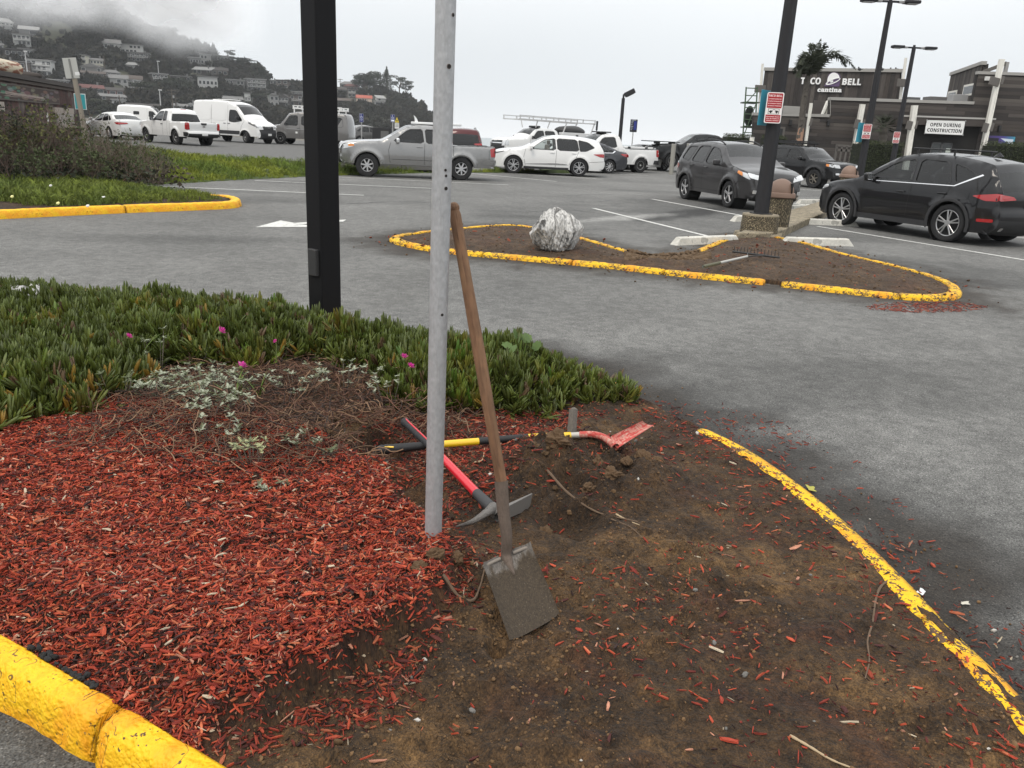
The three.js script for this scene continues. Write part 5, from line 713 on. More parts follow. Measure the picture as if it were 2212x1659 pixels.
// trees one can tell apart on the skyline: [x, y of the foot, y of the top, width, kind, label]
const skyTrees=[
[228,62,6,60,'round','dark tree crown fading into the cloud on the highest part of the hill'],[318,92,58,62,'round','broad dark pine at the edge of the cloud'],[352,96,58,44,'round','tall full pine standing on the skyline below the cloud'],[431,118,86,20,'round','slim pine on the ridge right of the tall full one'],[462,128,98,24,'cone','pointed dark cypress on the ridge'],[491,128,107,20,'flat','lone windswept tree with bare trunk on the ridge'],[522,146,126,32,'flat','flat topped cypress leaning right on the ridge'],[554,172,141,30,'round','dense round cypress at the end of the ridge'],[620,190,172,24,'round','dark bush-like tree on the skyline beside the black post'],[655,192,176,22,'round','dark tree half hidden by the black post'],
[788,196,160,40,'round','left one of the big headland cypresses'],[806,196,157,38,'round','second of the big headland cypresses, broad crowned'],[835,200,152,32,'cone','tallest headland cypress with a pointed crown'],[862,204,166,30,'flat','right headland cypress with flat wind combed layers'],[876,206,178,18,'flat','small wind bent cypress at the right end of the headland group'],[548,226,198,34,'flat','dark spreading tree before the narrow white house'],[205,243,215,44,'round','dark bushy tree behind the white sedan'],[318,205,176,44,'round','dark rounded tree among the houses mid hill'],[380,200,172,56,'round','dark wide tree below the timber house']];
for(const[x,yf,yt,w,kind,label]of skyTrees){
const p=hillPoint(x,hillV(x,yf)),s=p.length()/F,H=(yf-yt)*s,W=w*s*1.25,o=thing('tree',label,'tree',[p.x,p.y-1,p.z]),lobes=[],r=rng(x*7+1);const trunkH=kind==='flat'?0.55:kind==='cone'?0.15:0.3;
if(kind==='cone')for(let i=0;i<9;i++){const t=i/8;lobes.push([(r()-0.5)*W*0.25*(1-t),H*(0.18+0.8*t),(r()-0.5)*W*0.2,W*0.5*(1.05-t),H*0.1]);}
else if(kind==='flat')for(let i=0;i<9;i++){const t=r();lobes.push([(r()-0.35)*W*0.8,H*(0.58+0.38*t),(r()-0.5)*W*0.5,W*(0.2+0.12*r()),H*0.065]);}
else for(let i=0;i<12;i++){const a=r()*6.28,t=r(),q=Math.sqrt(1-Math.pow(2*t-0.9,2)*0.8);lobes.push([Math.cos(a)*W*0.33*q,H*(0.3+0.6*t),Math.sin(a)*W*0.3*q,W*(0.2+0.12*r()),H*0.14]);}
part('crown',clump(kind==='flat'?1300:2200,x,lobes,Math.max(0.28,W*0.028)),R5()<0.5?treeMat:treeMat2,o);
const tr=[rod(V3(0,-2,0),V3(W*0.03,H*0.55,0),W*0.045,W*0.03,6)];for(let i=0;i<5;i++){const l=lobes[Math.floor(r()*lobes.length)];tr.push(rod(V3(W*0.02,H*(trunkH*0.6+0.1*r()),0),V3(l[0],l[1],l[2]),W*0.024,W*0.012,5));}part('trunk',tr,barkMat,o);
}
// poles on the hill foot
for(const[x,y0,y1,kind,label]of[[62,178,129,'lamp','tall white lamp pole behind the pump house roof'],[227,152,127,'pole','thin utility pole beside the cream house'],[343,163,139,'lamp','pale lamp pole above the dark timber house'],[348,240,204,'lamp','street lamp rising left of the two utility poles behind the pickup'],[374,240,201,'cross','taller of two utility poles with crossarms behind the pickup cab'],[381,240,214,'cross','shorter of two utility poles behind the pickup cab'],[446,226,201,'cross','utility pole with a transformer over the cargo van roof'],[260,236,212,'pole','wooden pole before the small white flat roofed house'],[735,192,173,'cross','utility pole beside the grey villa on the headland']]){
const p=hillPoint(x,hillV(x,y0)),s=p.length()/F,H=(y0-y1)*s,o=thing(kind==='lamp'?'lamp_pole':'utility_pole',label,kind==='lamp'?'lamp post':'utility pole',[p.x,p.y,p.z]);part('pole',cyl(0.28,0.2,H,8,0,H/2,0),kind==='lamp'?mat([0.5,0.5,0.5],0.6):barkMat,o);
if(kind==='lamp')part('lamp_head',rbox(1.5,0.5,0.8,0.15,0.3,H+0.2,0),mat([0.6,0.6,0.6],0.5),o);if(kind==='cross'){part('crossarm',box(4,0.3,0.3,0,H-0.6,0),barkMat,o);part('crossarm',box(3.4,0.3,0.3,0,H-2.2,0),barkMat,o);part('transformer',cyl(0.4,0.4,1.2,10,0.7,H-3.4,0),mat([0.3,0.3,0.3],0.6),o);}
}
{
const o=new THREE.Group();o.name='low_cloud';tag(o,'low cloud swallowing the top of the hill','cloud',null,'stuff');scene.add(o);
const cm=mat([0.70,0.72,0.745],1,{vertexColors:true,transparent:true,depthWrite:false});
for(let k=0;k<9;k++){
const d=470+k*24,nx=120,ny=40,pos=[],col=[],nor=[],idx=[];
for(let j=0;j<=ny;j++)for(let i=0;i<=nx;i++){
const px=lerp(-700,700,i/nx),e=lerp(40,430,j/ny),r=ray(px,hor(px)-e),t=(d+14*(fbm(px*0.01,e*0.01,3,300+k)-0.5))/Math.hypot(r.x,r.z);pos.push(r.x*t,EYE+r.y*t,r.z*t);nor.push(0,1,0);
const lower=lerp(158,172,sstep(px,60,260))-48*sstep(px,220,400)+60*(fbm(px*0.012+k*3.1,e*0.014,4,310+k)-0.5);let a=sstep(e,lower,lower+105)*(0.35+0.9*fbm(px*0.016+k*7,e*0.02,4,330+k));a*=(1-sstep(px,400,600))*sstep(430-e,0,60)*sstep(px,-690,-450);col.push(1,1,1,clamp(a*0.42,0,0.9));
}
for(let j=0;j<ny;j++)for(let i=0;i<nx;i++){const a=j*(nx+1)+i;if(col[a*4+3]+col[(a+1)*4+3]+col[(a+nx+1)*4+3]+col[(a+nx+2)*4+3]<0.001)continue;idx.push(a,a+1,a+nx+1,a+1,a+nx+2,a+nx+1);}
const g=new THREE.BufferGeometry();g.setAttribute('position',new THREE.Float32BufferAttribute(pos,3));g.setAttribute('normal',new THREE.Float32BufferAttribute(nor,3));g.setAttribute('color',new THREE.Float32BufferAttribute(col,4));g.setIndex(idx);const m=new THREE.Mesh(g,cm);m.name='cloud_layer';o.add(m);
}
}
// ---------------------------------------------------------------- islands, lamp posts, signs, rocks, grass of the car park
const R6=rng(66);
function tiny(n,seed){return rng(seed);}
function islandSoil(poly,name,label,h0=0.1,tint=1,step=0.05){
const xs=poly.map(p=>p[0]),zs=poly.map(p=>p[1]);const f=(x,z)=>{const s=sdf(x,z,poly);if(s<-0.01)return-0.25;return lerp(h0-0.012,h0+0.05*(fbm(x*3,z*3,4,201)-0.5)+0.03*(fbm(x*11,z*11,3,202)-0.5)+0.05*sstep(s,0.1,0.7),sstep(s,0,0.16));};f.cull=true;
const g=gridSheet(steps([[Math.min(...xs)-0.1,step],[Math.max(...xs)+0.1,1]]),steps([[Math.min(...zs)-0.1,step],[Math.max(...zs)+0.1,1]]),f,(x,z)=>{const k=(0.65+0.7*fbm(x*2.2,z*2.2,4,203))*tint;const red=0.4*sstep(fbm(x*3,z*3,3,204),0.55,0.7);return[lerp(0.21*k,0.20,red),lerp(0.135*k,0.085,red),lerp(0.08*k,0.05,red)];},1/1.2);
const o=struct(name,g,soilMat);o.userData.label=label;return[o,f];
}
const[isl,islH]=islandSoil(island,'soil','bare earth of the traffic island across the lane',0.058);
function outSide(pts,poly){const a=pts[4],b=pts[5],dx=b[0]-a[0],dz=b[1]-a[1],L=Math.hypot(dx,dz)||1;return inPoly(a[0]-dz/L*0.05,a[1]+dx/L*0.05,poly)?-1:1;}
{
const k=group('kerb','flaking yellow kerb round the traffic island with the white boulder'),prof=[[-0.02,-0.1],[-0.02,0.056],[0.02,0.062],[0.08,0.062],[0.1,0.052],[0.13,0.03],[0.135,-0.03]];
const n=island.length,front=[],back=[];for(let i=0;i<n;i++){const[px,py]=toPx(V3(island[i][0],0,island[i][1]));island[i].px=px;island[i].py=py;}
const cut=(t)=>{let b=0,bd=1e9;island.forEach((p,i)=>{const d=Math.hypot(p.px-t[0],p.py-t[1]);if(d<bd){bd=d;b=i;}});return b;};
const i0=cut([1492,558]),i1=cut([1392,563]);
const run=[...island.slice(i1),...island.slice(0,i0+1)];const c1=cut([1655,613]);
const side=outSide(run,island);
const iA=run.findIndex(p=>Math.hypot(p.px-1668,p.py-614)<9),a=run.slice(0,iA),b=run.slice(iA+1);kerbRun(a,prof,kerbMid,k,{seg:1.3,amp:0.008,side});kerbRun(b,prof,kerbMid,k,{seg:1.3,amp:0.008,side});
const cr=[];for(let i=0;i<5200;i++){const x=-2.4+8.6*R6(),z=-15.4+6.6*R6(),s=sdf(x,z,island);if(s<-0.9)continue;const bury=s>0?0.5:0.5*Math.exp(s*3.5);if(R6()>bury)continue;const r=0.006+0.016*R6()*R6(),q=0.6+0.8*R6(),red=R6()<0.12;cr.push([M4(x,(s>0?islH(x,z):s>-0.12?0.064:0.004)+r*0.3,z,R6()*6,R6()*6,0,r*(red?2:1),r*0.6,r),red?[0.2,0.055,0.03]:[0.11*q,0.072*q,0.043*q]]);}
inst('earth_crumbs',clodGeo,mat([1,1,1],1),cr,isl);
// earth spilled where the kerb is broken, and along the lane
const sp=[];for(let i=0;i<2600;i++){const t=R6(),px=lerp(1350,1530,R6()),py=552+22*R6();const p=G(px,py),s=sdf(p.x,p.z,island);const r=0.008+0.02*R6()*R6();sp.push([M4(p.x,(s>0?islH(p.x,p.z):0.09*Math.exp(s*6)),p.z,R6()*6,R6()*6,0,r*1.6,r*0.7,r*1.6),[0.12,0.08,0.048]]);}
inst('spilled_earth',clodGeo,mat([1,1,1],1),sp,isl);
}
{
const L=[];for(let i=0;i<700;i++){const a=R6()*6.28,q=Math.pow(R6(),0.6),px=2000+130*Math.cos(a)*q,py=664+12*Math.sin(a)*q,p=G(px,py);L.push([M4(p.x,0.006,p.z,0,R6()*6.28,0,0.02+0.03*R6(),0.004,0.008),chipHue(R6,true)]);}inst('scattered_chips',chipGeos[0],chipMat,L,isl);
}
// the grassy island on the left and the grass bank below the upper lot
const islL=smoothPath([[-700,520],[-300,488],[0,471],[250,459],[430,452],[488,449],[503,443],[484,436],[420,432],[330,421],[240,410],[150,405],[-300,406],[-700,420]].map(p=>g2(p[0],p[1])),200,true);
const[soilL,soilLH]=islandSoil(islL,'soil','dark earth under the grass of the left island',0.12,0.6,0.12);
{const k=group('kerb','bright yellow kerb round the grassy island on the left'),prof=[[-0.03,-0.1],[-0.03,0.118],[0.02,0.13],[0.11,0.13],[0.145,0.11],[0.165,0.03],[0.17,-0.03]];const side=outSide(islL,islL);kerbRun([...islL.slice(8),...islL.slice(0,4)],prof,kerbBright,k,{seg:2.4,amp:0.008,side});}
const bankLow=[[-700,430],[-300,413],[0,407],[150,404],[230,402],[320,400],[400,396.5],[560,387],[735,379.5],[1000,372],[1180,367.5],[1290,366]].map(p=>g2(p[0],p[1]));
const bankPoly=[...bankLow,[2.6,-39],[-3.3,-33.4],[-6,-30.9],[-9.5,-28.9],[-16,-27.7],[-40,-29]];
function bankH(x,z){const d=distPoly(x,z,bankLow,false),s=inPoly(x,z,bankPoly)?1:-1;if(s<0&&d>0.02&&z>-27)return-0.25;return 0.02+0.2*sstep(d,0,2.4)+0.12*sstep(d,1.5,6)+0.12*(fbm(x*0.9,z*0.9,3,210)-0.5)*sstep(d,0,1);}
bankH.cull=true;
const bank=struct('grass_bank',gridSheet(steps([[-34,0.5],[-14,0.22],[3,1]]),steps([[-39,0.3],[-10,1]]),(x,z)=>inPoly(x,z,bankPoly)?bankH(x,z):-0.25,(x,z)=>{const k=0.7+0.6*fbm(x*2,z*2,3,211);return[0.05*k,0.07*k,0.02*k];}),mat([1,1,1],1,{vertexColors:true}));
bank.geometry.attributes&&0;
function bladeTuft(seed,n,H,W){const r=rng(seed),pos=[];for(let i=0;i<n;i++){const a=r()*6.28,q=0.5*Math.sqrt(r()),x=Math.cos(a)*q,z=Math.sin(a)*q,h=H*(0.5+0.7*r()),b=(r()-0.5)*0.9*H,c=(r()-0.5)*0.9*H,t=r()*3.14,wx=Math.cos(t)*W,wz=Math.sin(t)*W;pos.push(x-wx,0,z-wz,x+wx,0,z+wz,x+b*0.4,h*0.7,z+c*0.4,x+wx*0.7+b*0.4,h*0.7,z+wz*0.7+c*0.4,x-wx*0.7+b*0.4,h*0.65,z-wz*0.7+c*0.4,x+b,h,z+c);}const g=new THREE.BufferGeometry();g.setAttribute('position',new THREE.Float32BufferAttribute(pos,3));g.computeVertexNormals();return g;}
const tufts=[bladeTuft(1,26,1,0.05),bladeTuft(2,26,0.8,0.06),bladeTuft(3,20,1.2,0.045)];
{
const L=tufts.map(()=>[]),L2_=tufts.map(()=>[]);
for(let i=0;i<26000;i++){
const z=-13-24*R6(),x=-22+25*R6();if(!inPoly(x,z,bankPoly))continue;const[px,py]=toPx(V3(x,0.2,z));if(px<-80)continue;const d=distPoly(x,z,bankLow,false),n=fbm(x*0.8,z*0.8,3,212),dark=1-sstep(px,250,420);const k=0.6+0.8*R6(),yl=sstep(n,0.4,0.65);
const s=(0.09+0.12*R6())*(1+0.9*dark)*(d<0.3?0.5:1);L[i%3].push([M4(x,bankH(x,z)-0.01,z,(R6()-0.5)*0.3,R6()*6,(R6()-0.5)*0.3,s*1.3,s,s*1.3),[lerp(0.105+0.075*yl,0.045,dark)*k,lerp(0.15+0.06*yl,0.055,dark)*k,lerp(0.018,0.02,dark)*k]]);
}
for(let i=0;i<12000;i++){const x=-16+11*R6(),z=-22+9*R6(),s0=sdf(x,z,islL);if(s0<0.1)continue;const[px]=toPx(V3(x,0.2,z));if(px<-60)continue;const k=0.6+0.8*R6(),n=fbm(x*1.1,z*1.1,3,213),tall=1-sstep(px,150,330),s=(0.05+0.07*R6())*(1+0.6*tall)*sstep(s0,0.05,0.35);if(px>452&&R6()>0.2)continue;L2_[i%3].push([M4(x,soilLH(x,z),z,(R6()-0.5)*0.4,R6()*6,(R6()-0.5)*0.4,s*1.4,s,s*1.4),[(0.05+0.12*n)*k,(0.09+0.11*n)*k,0.02*k]]);}
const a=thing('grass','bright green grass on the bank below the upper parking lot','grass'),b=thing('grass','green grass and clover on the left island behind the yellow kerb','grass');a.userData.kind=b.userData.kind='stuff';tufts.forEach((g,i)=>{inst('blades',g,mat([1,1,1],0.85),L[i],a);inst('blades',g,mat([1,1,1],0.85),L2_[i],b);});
const fl=[];for(let i=0;i<5;i++){const px=R6()*300,py=412+45*R6(),p=G(px,py,0.3);fl.push([M4(p.x,0.3+0.1*R6(),p.z,R6(),R6(),0,0.022,0.01,0.022),R6()<0.6?[0.7,0.68,0.3]:[0.7,0.7,0.66]]);}inst('flowers',clodGeo,mat([1,1,1],0.8),fl,b);
}
// bare shrubs at the left
function twigs(seed,H,spread,n,leafy){
const r=rng(seed),w=[],l=[];const grow=(p,d,L,rad,lev)=>{const q=p.clone().addScaledVector(d,L);w.push(rod(p,q,rad,rad*0.65,3));if(lev<=0){if(leafy&&r()<leafy)for(let i=0;i<3;i++)l.push(q.clone().add(V3((r()-0.5)*0.2,(r()-0.5)*0.2,(r()-0.5)*0.2)));return;}const k=lev>2?2+(r()<0.6?1:0):2;for(let i=0;i<k;i++){const e=d.clone().add(V3((r()-0.5)*1.3,(r()-0.25)*0.7,(r()-0.5)*1.3)).normalize();grow(q,e,L*(0.62+0.3*r()),rad*0.66,lev-1);}};
for(let i=0;i<n;i++){const a=r()*6.28;grow(V3(Math.cos(a)*spread*r()*0.6,0,Math.sin(a)*spread*r()*0.6),V3(Math.cos(a)*0.5,1,Math.sin(a)*0.5).normalize(),H*(0.2+0.12*r()),0.016,4);}
const pos=[];for(const p of l)for(let k=0;k<2;k++){const e=V3(r()-0.5,r()-0.5,r()-0.5).normalize().multiplyScalar(0.05),f=V3(r()-0.5,r()-0.5,r()-0.5).normalize().multiplyScalar(0.05);pos.push(p.x,p.y,p.z,p.x+e.x,p.y+e.y,p.z+e.z,p.x+f.x,p.y+f.y,p.z+f.z);}
let lg=null;if(pos.length){lg=new THREE.BufferGeometry();lg.setAttribute('position',new THREE.Float32BufferAttribute(pos,3));lg.computeVertexNormals();}return[mg(w),lg];
}
const twigMats=[[0.17,0.125,0.10],[0.12,0.085,0.07],[0.23,0.19,0.15]].map(c=>mat(c,0.95)),scrubLeaf=mat([0.055,0.072,0.025],0.9),scrubLeaf2=mat([0.10,0.105,0.03],0.9),scrubBrown=mat([0.062,0.05,0.036],0.95),scrubDark=mat([0.022,0.028,0.014],0.95);
for(const[px,py,H,n,m,lm,lf,label]of[
[20,405,1.9,16,1,scrubLeaf2,0.7,'leafy yellow green bramble at the left edge before the pump house'],[75,400,1.7,16,1,scrubLeaf,0.35,'dark tangled bramble low before the mural wall'],[120,396,2.1,13,0,scrubLeaf,0.1,'bare brown shrub with long twigs reaching up the rusty wall'],[165,399,1.5,15,0,scrubLeaf,0.2,'bare shrub at the foot of the leaning sign post'],[215,397,1.45,15,2,scrubLeaf,0.15,'pale twiggy shrub before the white sedan wheels'],[262,398,1.2,14,0,scrubLeaf,0.25,'low twiggy shrub before the white sedan tail'],[312,398,0.9,12,2,scrubLeaf,0.3,'smallest twiggy shrub, at the right end of the thicket'],[-40,402,1.9,16,1,scrubDark,0.6,'dark bramble cut off by the left edge'],
[45,412,1.15,16,1,scrubLeaf,0.5,'low dark bramble nearest the left island grass'],[140,410,1.0,16,1,scrubLeaf,0.35,'low tangled bramble in front of the bare brown shrub'],[240,406,0.8,15,0,scrubLeaf,0.4,'lowest brown bramble at the edge of the asphalt']]){
const p=G(px,py,0.05),[w,l]=twigs(px+991,H*0.88,1.3,n,lf),o=thing('shrub',label,'shrub',[p.x,bankH(p.x,p.z)<0?0.05:0.1,p.z]);part('branches',w,twigMats[m],o);if(l)part('leaves',l,lm,o);const c=clump(260,px+5,[[0,0.28,0,1.05,0.34],[0.6,0.22,0.2,0.7,0.3],[-0.6,0.24,-0.1,0.7,0.3]],0.05);part('undergrowth',c,py>404?scrubDark:scrubBrown,o);
}
const crackMat=mat([0.045,0.045,0.045],0.9);
// wheel stops
const concMap=tex(512,(u,v)=>{const a=fbm(u*10,v*10,4,230,10),b=vnoise(u*120,v*120,231,120),s=fbm(u*40,v*40,2,232,40);const g=0.66+0.35*(a-0.5)+0.14*(b-0.5)-0.25*sstep(s,0.62,0.75);return[g,g*0.98,g*0.93];});
const stopMat=mat([0.76,0.76,0.74],0.85,{map:tex(256,(u,v)=>{const a=fbm(u*6,v*6,4,233,6),b=vnoise(u*60,v*60,234,60),g=0.86+0.2*(a-0.5)+0.08*(b-0.5)-0.2*sstep(a,0.66,0.75);return[g,g*0.99,g*0.96];})}),concrete=mat([0.62,0.55,0.43],0.9,{map:concMap});
function wheelStop(a,b,label){
const A=G(...a),B=G(...b),d=B.clone().sub(A),L=d.length(),s=new THREE.Shape([V2(-0.075,0),V2(-0.055,0.105),V2(-0.03,0.12),V2(0.03,0.12),V2(0.055,0.105),V2(0.075,0)]),g=new THREE.ExtrudeGeometry(s,{depth:L,bevelEnabled:true,bevelSize:0.008,bevelThickness:0.03,bevelSegments:2});const p=g.attributes.position;for(let i=0;i<p.count;i++){const y=p.getY(i),z=p.getZ(i),e=Math.min(z+0.03,L+0.03-z);if(e<0.09&&y>0.05)p.setZ(i,z+(z<L/2?1:-1)*0.09);}g.computeVertexNormals();const uv=g.attributes.uv;for(let i=0;i<uv.count;i++)uv.setXY(i,p.getZ(i),p.getX(i)+p.getY(i));
const o=thing('wheel_stop',label,'wheel stop',[A.x,0,A.z],Math.atan2(d.x,d.z),'concrete wheel stops');part('concrete_block',g,stopMat,o);for(const t of[0.2,0.8])part('anchor_pin',cyl(0.014,0.014,0.02,8,0,0.125,L*t),mat([0.12,0.07,0.05],0.8),o);
}
for(const w of[[[1457,529],[1590,523],'white wheel stop left of the round concrete lamp base'],[[1690,527],[1836,531],'white wheel stop right of the round concrete lamp base, before the black crossover'],[[1583,478],[1692,478],'wheel stop partly hidden behind the lamp base'],[[1680,454],[1752,451],'grey wheel stop behind the trash can under the dark grey SUV'],[[1742,484],[1850,489],'wheel stop under the front wheel of the black crossover'],[[1724,439.5],[1810,440],'farthest wheel stop, beyond the concrete walk']])wheelStop(...w);
// the raised concrete walk
{const w=[[1592,520],[1640,498],[1700,468],[1775,443.5],[1840,423],[1880,423],[1800,462],[1740,487],[1690,511],[1655,520]].map(p=>g2(...p)),s=new THREE.Shape(w.map(p=>V2(p[0],-p[1]))),g=new THREE.ExtrudeGeometry(s,{depth:0.14,bevelEnabled:true,bevelSize:0.015,bevelThickness:0.015,bevelSegments:1});g.rotateX(-Math.PI/2);g.translate(0,-0.015,0);const p=g.attributes.position,uv=g.attributes.uv;for(let i=0;i<uv.count;i++)uv.setXY(i,p.getX(i)/1.3,p.getZ(i)/1.3+p.getY(i));struct('concrete_walk',g,concrete);}
for(const pts of[[[1010,452],[1120,458],[1240,455],[1330,466]],[[1180,428],[1265,437],[1330,432]],[[1040,416],[1180,424],[1300,420],[1420,424]],[[600,436],[720,441],[860,436],[1000,441]]]){const q=smoothPath(pts.map(p=>g2(...p)),60),l=[],r_=[];q.forEach((p,i)=>{const a=q[Math.max(0,i-1)],b=q[Math.min(60,i+1)],dx=b[0]-a[0],dz=b[1]-a[1],L=Math.hypot(dx,dz),w=0.008+0.022*R6()*Math.sin(Math.PI*i/60),n=0.05*(R6()-0.5);l.push([p[0]-dz/L*(w+n),p[1]+dx/L*(w+n)]);r_.unshift([p[0]+dz/L*(w-n),p[1]-dx/L*(w-n)]);});struct('asphalt_crack',flat([...l,...r_],0.003),crackMat);}
// lamp posts
const poleMat=pmat([0.03,0.03,0.033],0.6,{specularIntensity:0.4}),pebble=tex(512,(u,v)=>{let k=0;const c=46,x=u*c,y=v*c;let b=9,id=0;for(let j=-1;j<=1;j++)for(let i=-1;i<=1;i++){const xi=Math.floor(x)+i,yi=Math.floor(y)+j,mx=((xi%c)+c)%c,my=((yi%c)+c)%c,d=Math.hypot(xi+hash(mx,my,240)-x,yi+hash(mx,my,241)-y);if(d<b){b=d;id=hash(mx,my,242);}}const st=fbm(u*6,v*6,3,243,6),g=(b>0.42?0.34:0.42+0.4*id)*(0.75+0.5*st);return[g,g*0.93,g*0.8];}),pebbleMat=mat([0.52,0.5,0.45],0.9,{map:pebble});
const cylUV=(g,su,sv)=>{const uv=g.attributes.uv;for(let i=0;i<uv.count;i++)uv.setXY(i,uv.getX(i)*su,uv.getY(i)*sv);return g;};
function redSign(parent,x,y,z,turn,s=1,teal=true){
const t=canvasTex(256,512,(g,w,h)=>{g.fillStyle='#e9e6e4';g.fillRect(0,0,w,h);g.fillStyle='#a00e1c';const rr=(a,b,c,d,r)=>{g.beginPath();g.moveTo(a+r,b);g.lineTo(a+c-r,b);g.quadraticCurveTo(a+c,b,a+c,b+r);g.lineTo(a+c,b+d-r);g.quadraticCurveTo(a+c,b+d,a+c-r,b+d);g.lineTo(a+r,b+d);g.quadraticCurveTo(a,b+d,a,b+d-r);g.lineTo(a,b+r);g.quadraticCurveTo(a,b,a+r,b);g.fill();};rr(14,14,w-28,244,26);rr(14,372,w-28,126,26);g.fillRect(14,372,w-28,30);g.fillRect(14,220,w-28,40);g.fillStyle='#f2eeec';g.textAlign='center';g.font='bold 46px sans-serif';g.fillText('TACO BELL',w/2,72,w-44);g.font='bold 22px sans-serif';['CUSTOMER PARKING ONLY','30 MINUTE MAXIMUM','NO OVERNIGHT PARKING','NO BEACH PARKING'].forEach((s_,i)=>g.fillText(s_,w/2,116+i*38,w-50));['UNAUTHORIZED VEHICLES','WILL BE TOWED AT',"OWNER'S EXPENSE"].forEach((s_,i)=>g.fillText(s_,w/2,412+i*32,w-50));g.strokeStyle='#111';g.lineWidth=7;g.strokeRect(46,272,w-92,86);g.fillStyle='#111';for(const cx of[84,176]){g.beginPath();g.arc(cx,336,12,0,7);g.fill();g.fillRect(cx-28,312,56,18);g.fillRect(cx-14,300,30,14);}g.beginPath();g.moveTo(92,310);g.lineTo(132,284);g.lineTo(172,306);g.stroke();});
const rs=(w,h,r)=>{const q=new THREE.Shape(),a=-w/2,b=-h/2;q.moveTo(a+r,b);q.lineTo(a+w-r,b);q.quadraticCurveTo(a+w,b,a+w,b+r);q.lineTo(a+w,b+h-r);q.quadraticCurveTo(a+w,b+h,a+w-r,b+h);q.lineTo(a+r,b+h);q.quadraticCurveTo(a,b+h,a,b+h-r);q.lineTo(a,b+r);q.quadraticCurveTo(a,b,a+r,b);return q;};
const W=0.33*s,Hh=0.6*s,g=new THREE.ShapeGeometry(rs(W,Hh,0.035));const p=g.attributes.position,uv=g.attributes.uv;for(let i=0;i<uv.count;i++)uv.setXY(i,p.getX(i)/W+0.5,p.getY(i)/Hh+0.5);g.translate(0,0,0.006);
const sg=new THREE.Group();sg.position.set(x,y,z);sg.rotation.y=turn;parent.add(sg);sg.name='parking_sign';part('plate',new THREE.ExtrudeGeometry(rs(W+0.004,Hh+0.004,0.036),{depth:0.004,bevelEnabled:false}),mat([0.6,0.6,0.6],0.4),sg);part('sign_face',g,mat([1,1,1],0.5,{map:t}),sg);
return sg;
}
const tealMat=mat([0.04,0.29,0.40],0.5);
function ownSign(pos,turn,label,s){const o=thing('parking_sign',label,'sign',pos,turn);const q=redSign(o,0,0,0,0,s);while(q.children.length){const c=q.children[0];o.add(c);}o.remove(q);return o;}
function tealSign(pos,turn,label){const o=thing('teal_sign',label,'sign',pos,turn);part('plate',rbox(0.33,0.6,0.006,0.003),tealMat,o);return o;}
{
const b=G(1636,516),c=V3(b.x+0.1,0,b.z-0.33),o=thing('lamp_post','nearest dark lamp post standing in a round concrete base with the red parking sign','lamp post',[c.x,0,c.z]);
part('concrete_base',[cylUV(cyl(0.345,0.33,0.40,40,0,0.2,0),2.2,0.4)],pebbleMat,o);part('base_footing',cylUV(cyl(0.46,0.43,0.09,32,0,0.04,0),2,0.1),concrete,o);part('base_cap',[cyl(0.335,0.325,0.03,40,0,0.412,0)],concrete,o);
part('pole',[cyl(0.135,0.085,7.4,4,0.0,4.1,0,0,Math.PI/4+0.5)],poleMat,o);part('base_plate',rbox(0.3,0.02,0.3,0.008,0,0.435,0,0,0.5),poleMat,o);
const d=c.clone().setY(0).normalize(),side=V3(-d.z,0,d.x);
const sgn=AT(1672,233,c.z+0.16),t=Math.atan2(-sgn.x,-sgn.z)-0.0;ownSign([sgn.x,sgn.y,sgn.z],t+0.08,'red and white parking and towing sign on the nearest lamp post',0.86);
const ts=AT(1651,233,c.z-0.02);tealSign([ts.x,ts.y,ts.z],t+1.05,'teal sign seen edge-on beside the red sign of the nearest lamp post');
}
function twinLamp(px0,py0,z,topPy,label,yb,sgPx,tl,second){
const a=AT(px0,py0,z),top=AT(px0+(py0-topPy)*0.165,topPy,z),o=thing('lamp_post',label,'lamp post',[a.x,0,z]),H=top.y;part('pole',cyl(0.125,0.075,H-0.3,4,0,(H+0.3)/2,0,0,Math.PI/4+0.4),poleMat,o);part('concrete_base',cylUV(cyl(0.34,0.33,0.45,28,0,0.225,0),2,0.4),pebbleMat,o);part('tenon',cyl(0.05,0.05,0.4,10,0,H-0.1,0),poleMat,o);part('cross_arm',box(1.1,0.06,0.06,0,H,0),poleMat,o);
for(const s of[-1,1]){const f=part('lamp_head',[rbox(0.48,0.10,0.3,0.03,s*0.66,H+0.01,0)],poleMat,o);part('lens',rbox(0.32,0.02,0.22,0.008,s*0.68,H-0.048,0),mat([0.5,0.5,0.5],0.3),f);part('bracket',rbox(0.2,0.075,0.12,0.02,s*0.36,H,0),mat([0.3,0.3,0.3],0.5),f);}
const sp=AT(sgPx[0],sgPx[1],z+0.14),t=Math.atan2(-sp.x,-sp.z);ownSign(sp.toArray(),t,tl,0.76);if(second){const q=AT(second[0],second[1],z-0.02);tealSign(q.toArray(),t+1.0,second[2]);}
}
twinLamp(1880,250,-27,3,'twin headed lamp post reaching the top of the photo behind the black crossover',0,[1872.5,284],'red parking sign on the middle lamp post',[1858,286,'teal sign beside the red sign of the middle lamp post']);
twinLamp(1947,250,-35,103,'farther and shorter twin headed lamp post before the restaurant',0,[1936.5,297],'small red parking sign on the farthest lamp post',null);
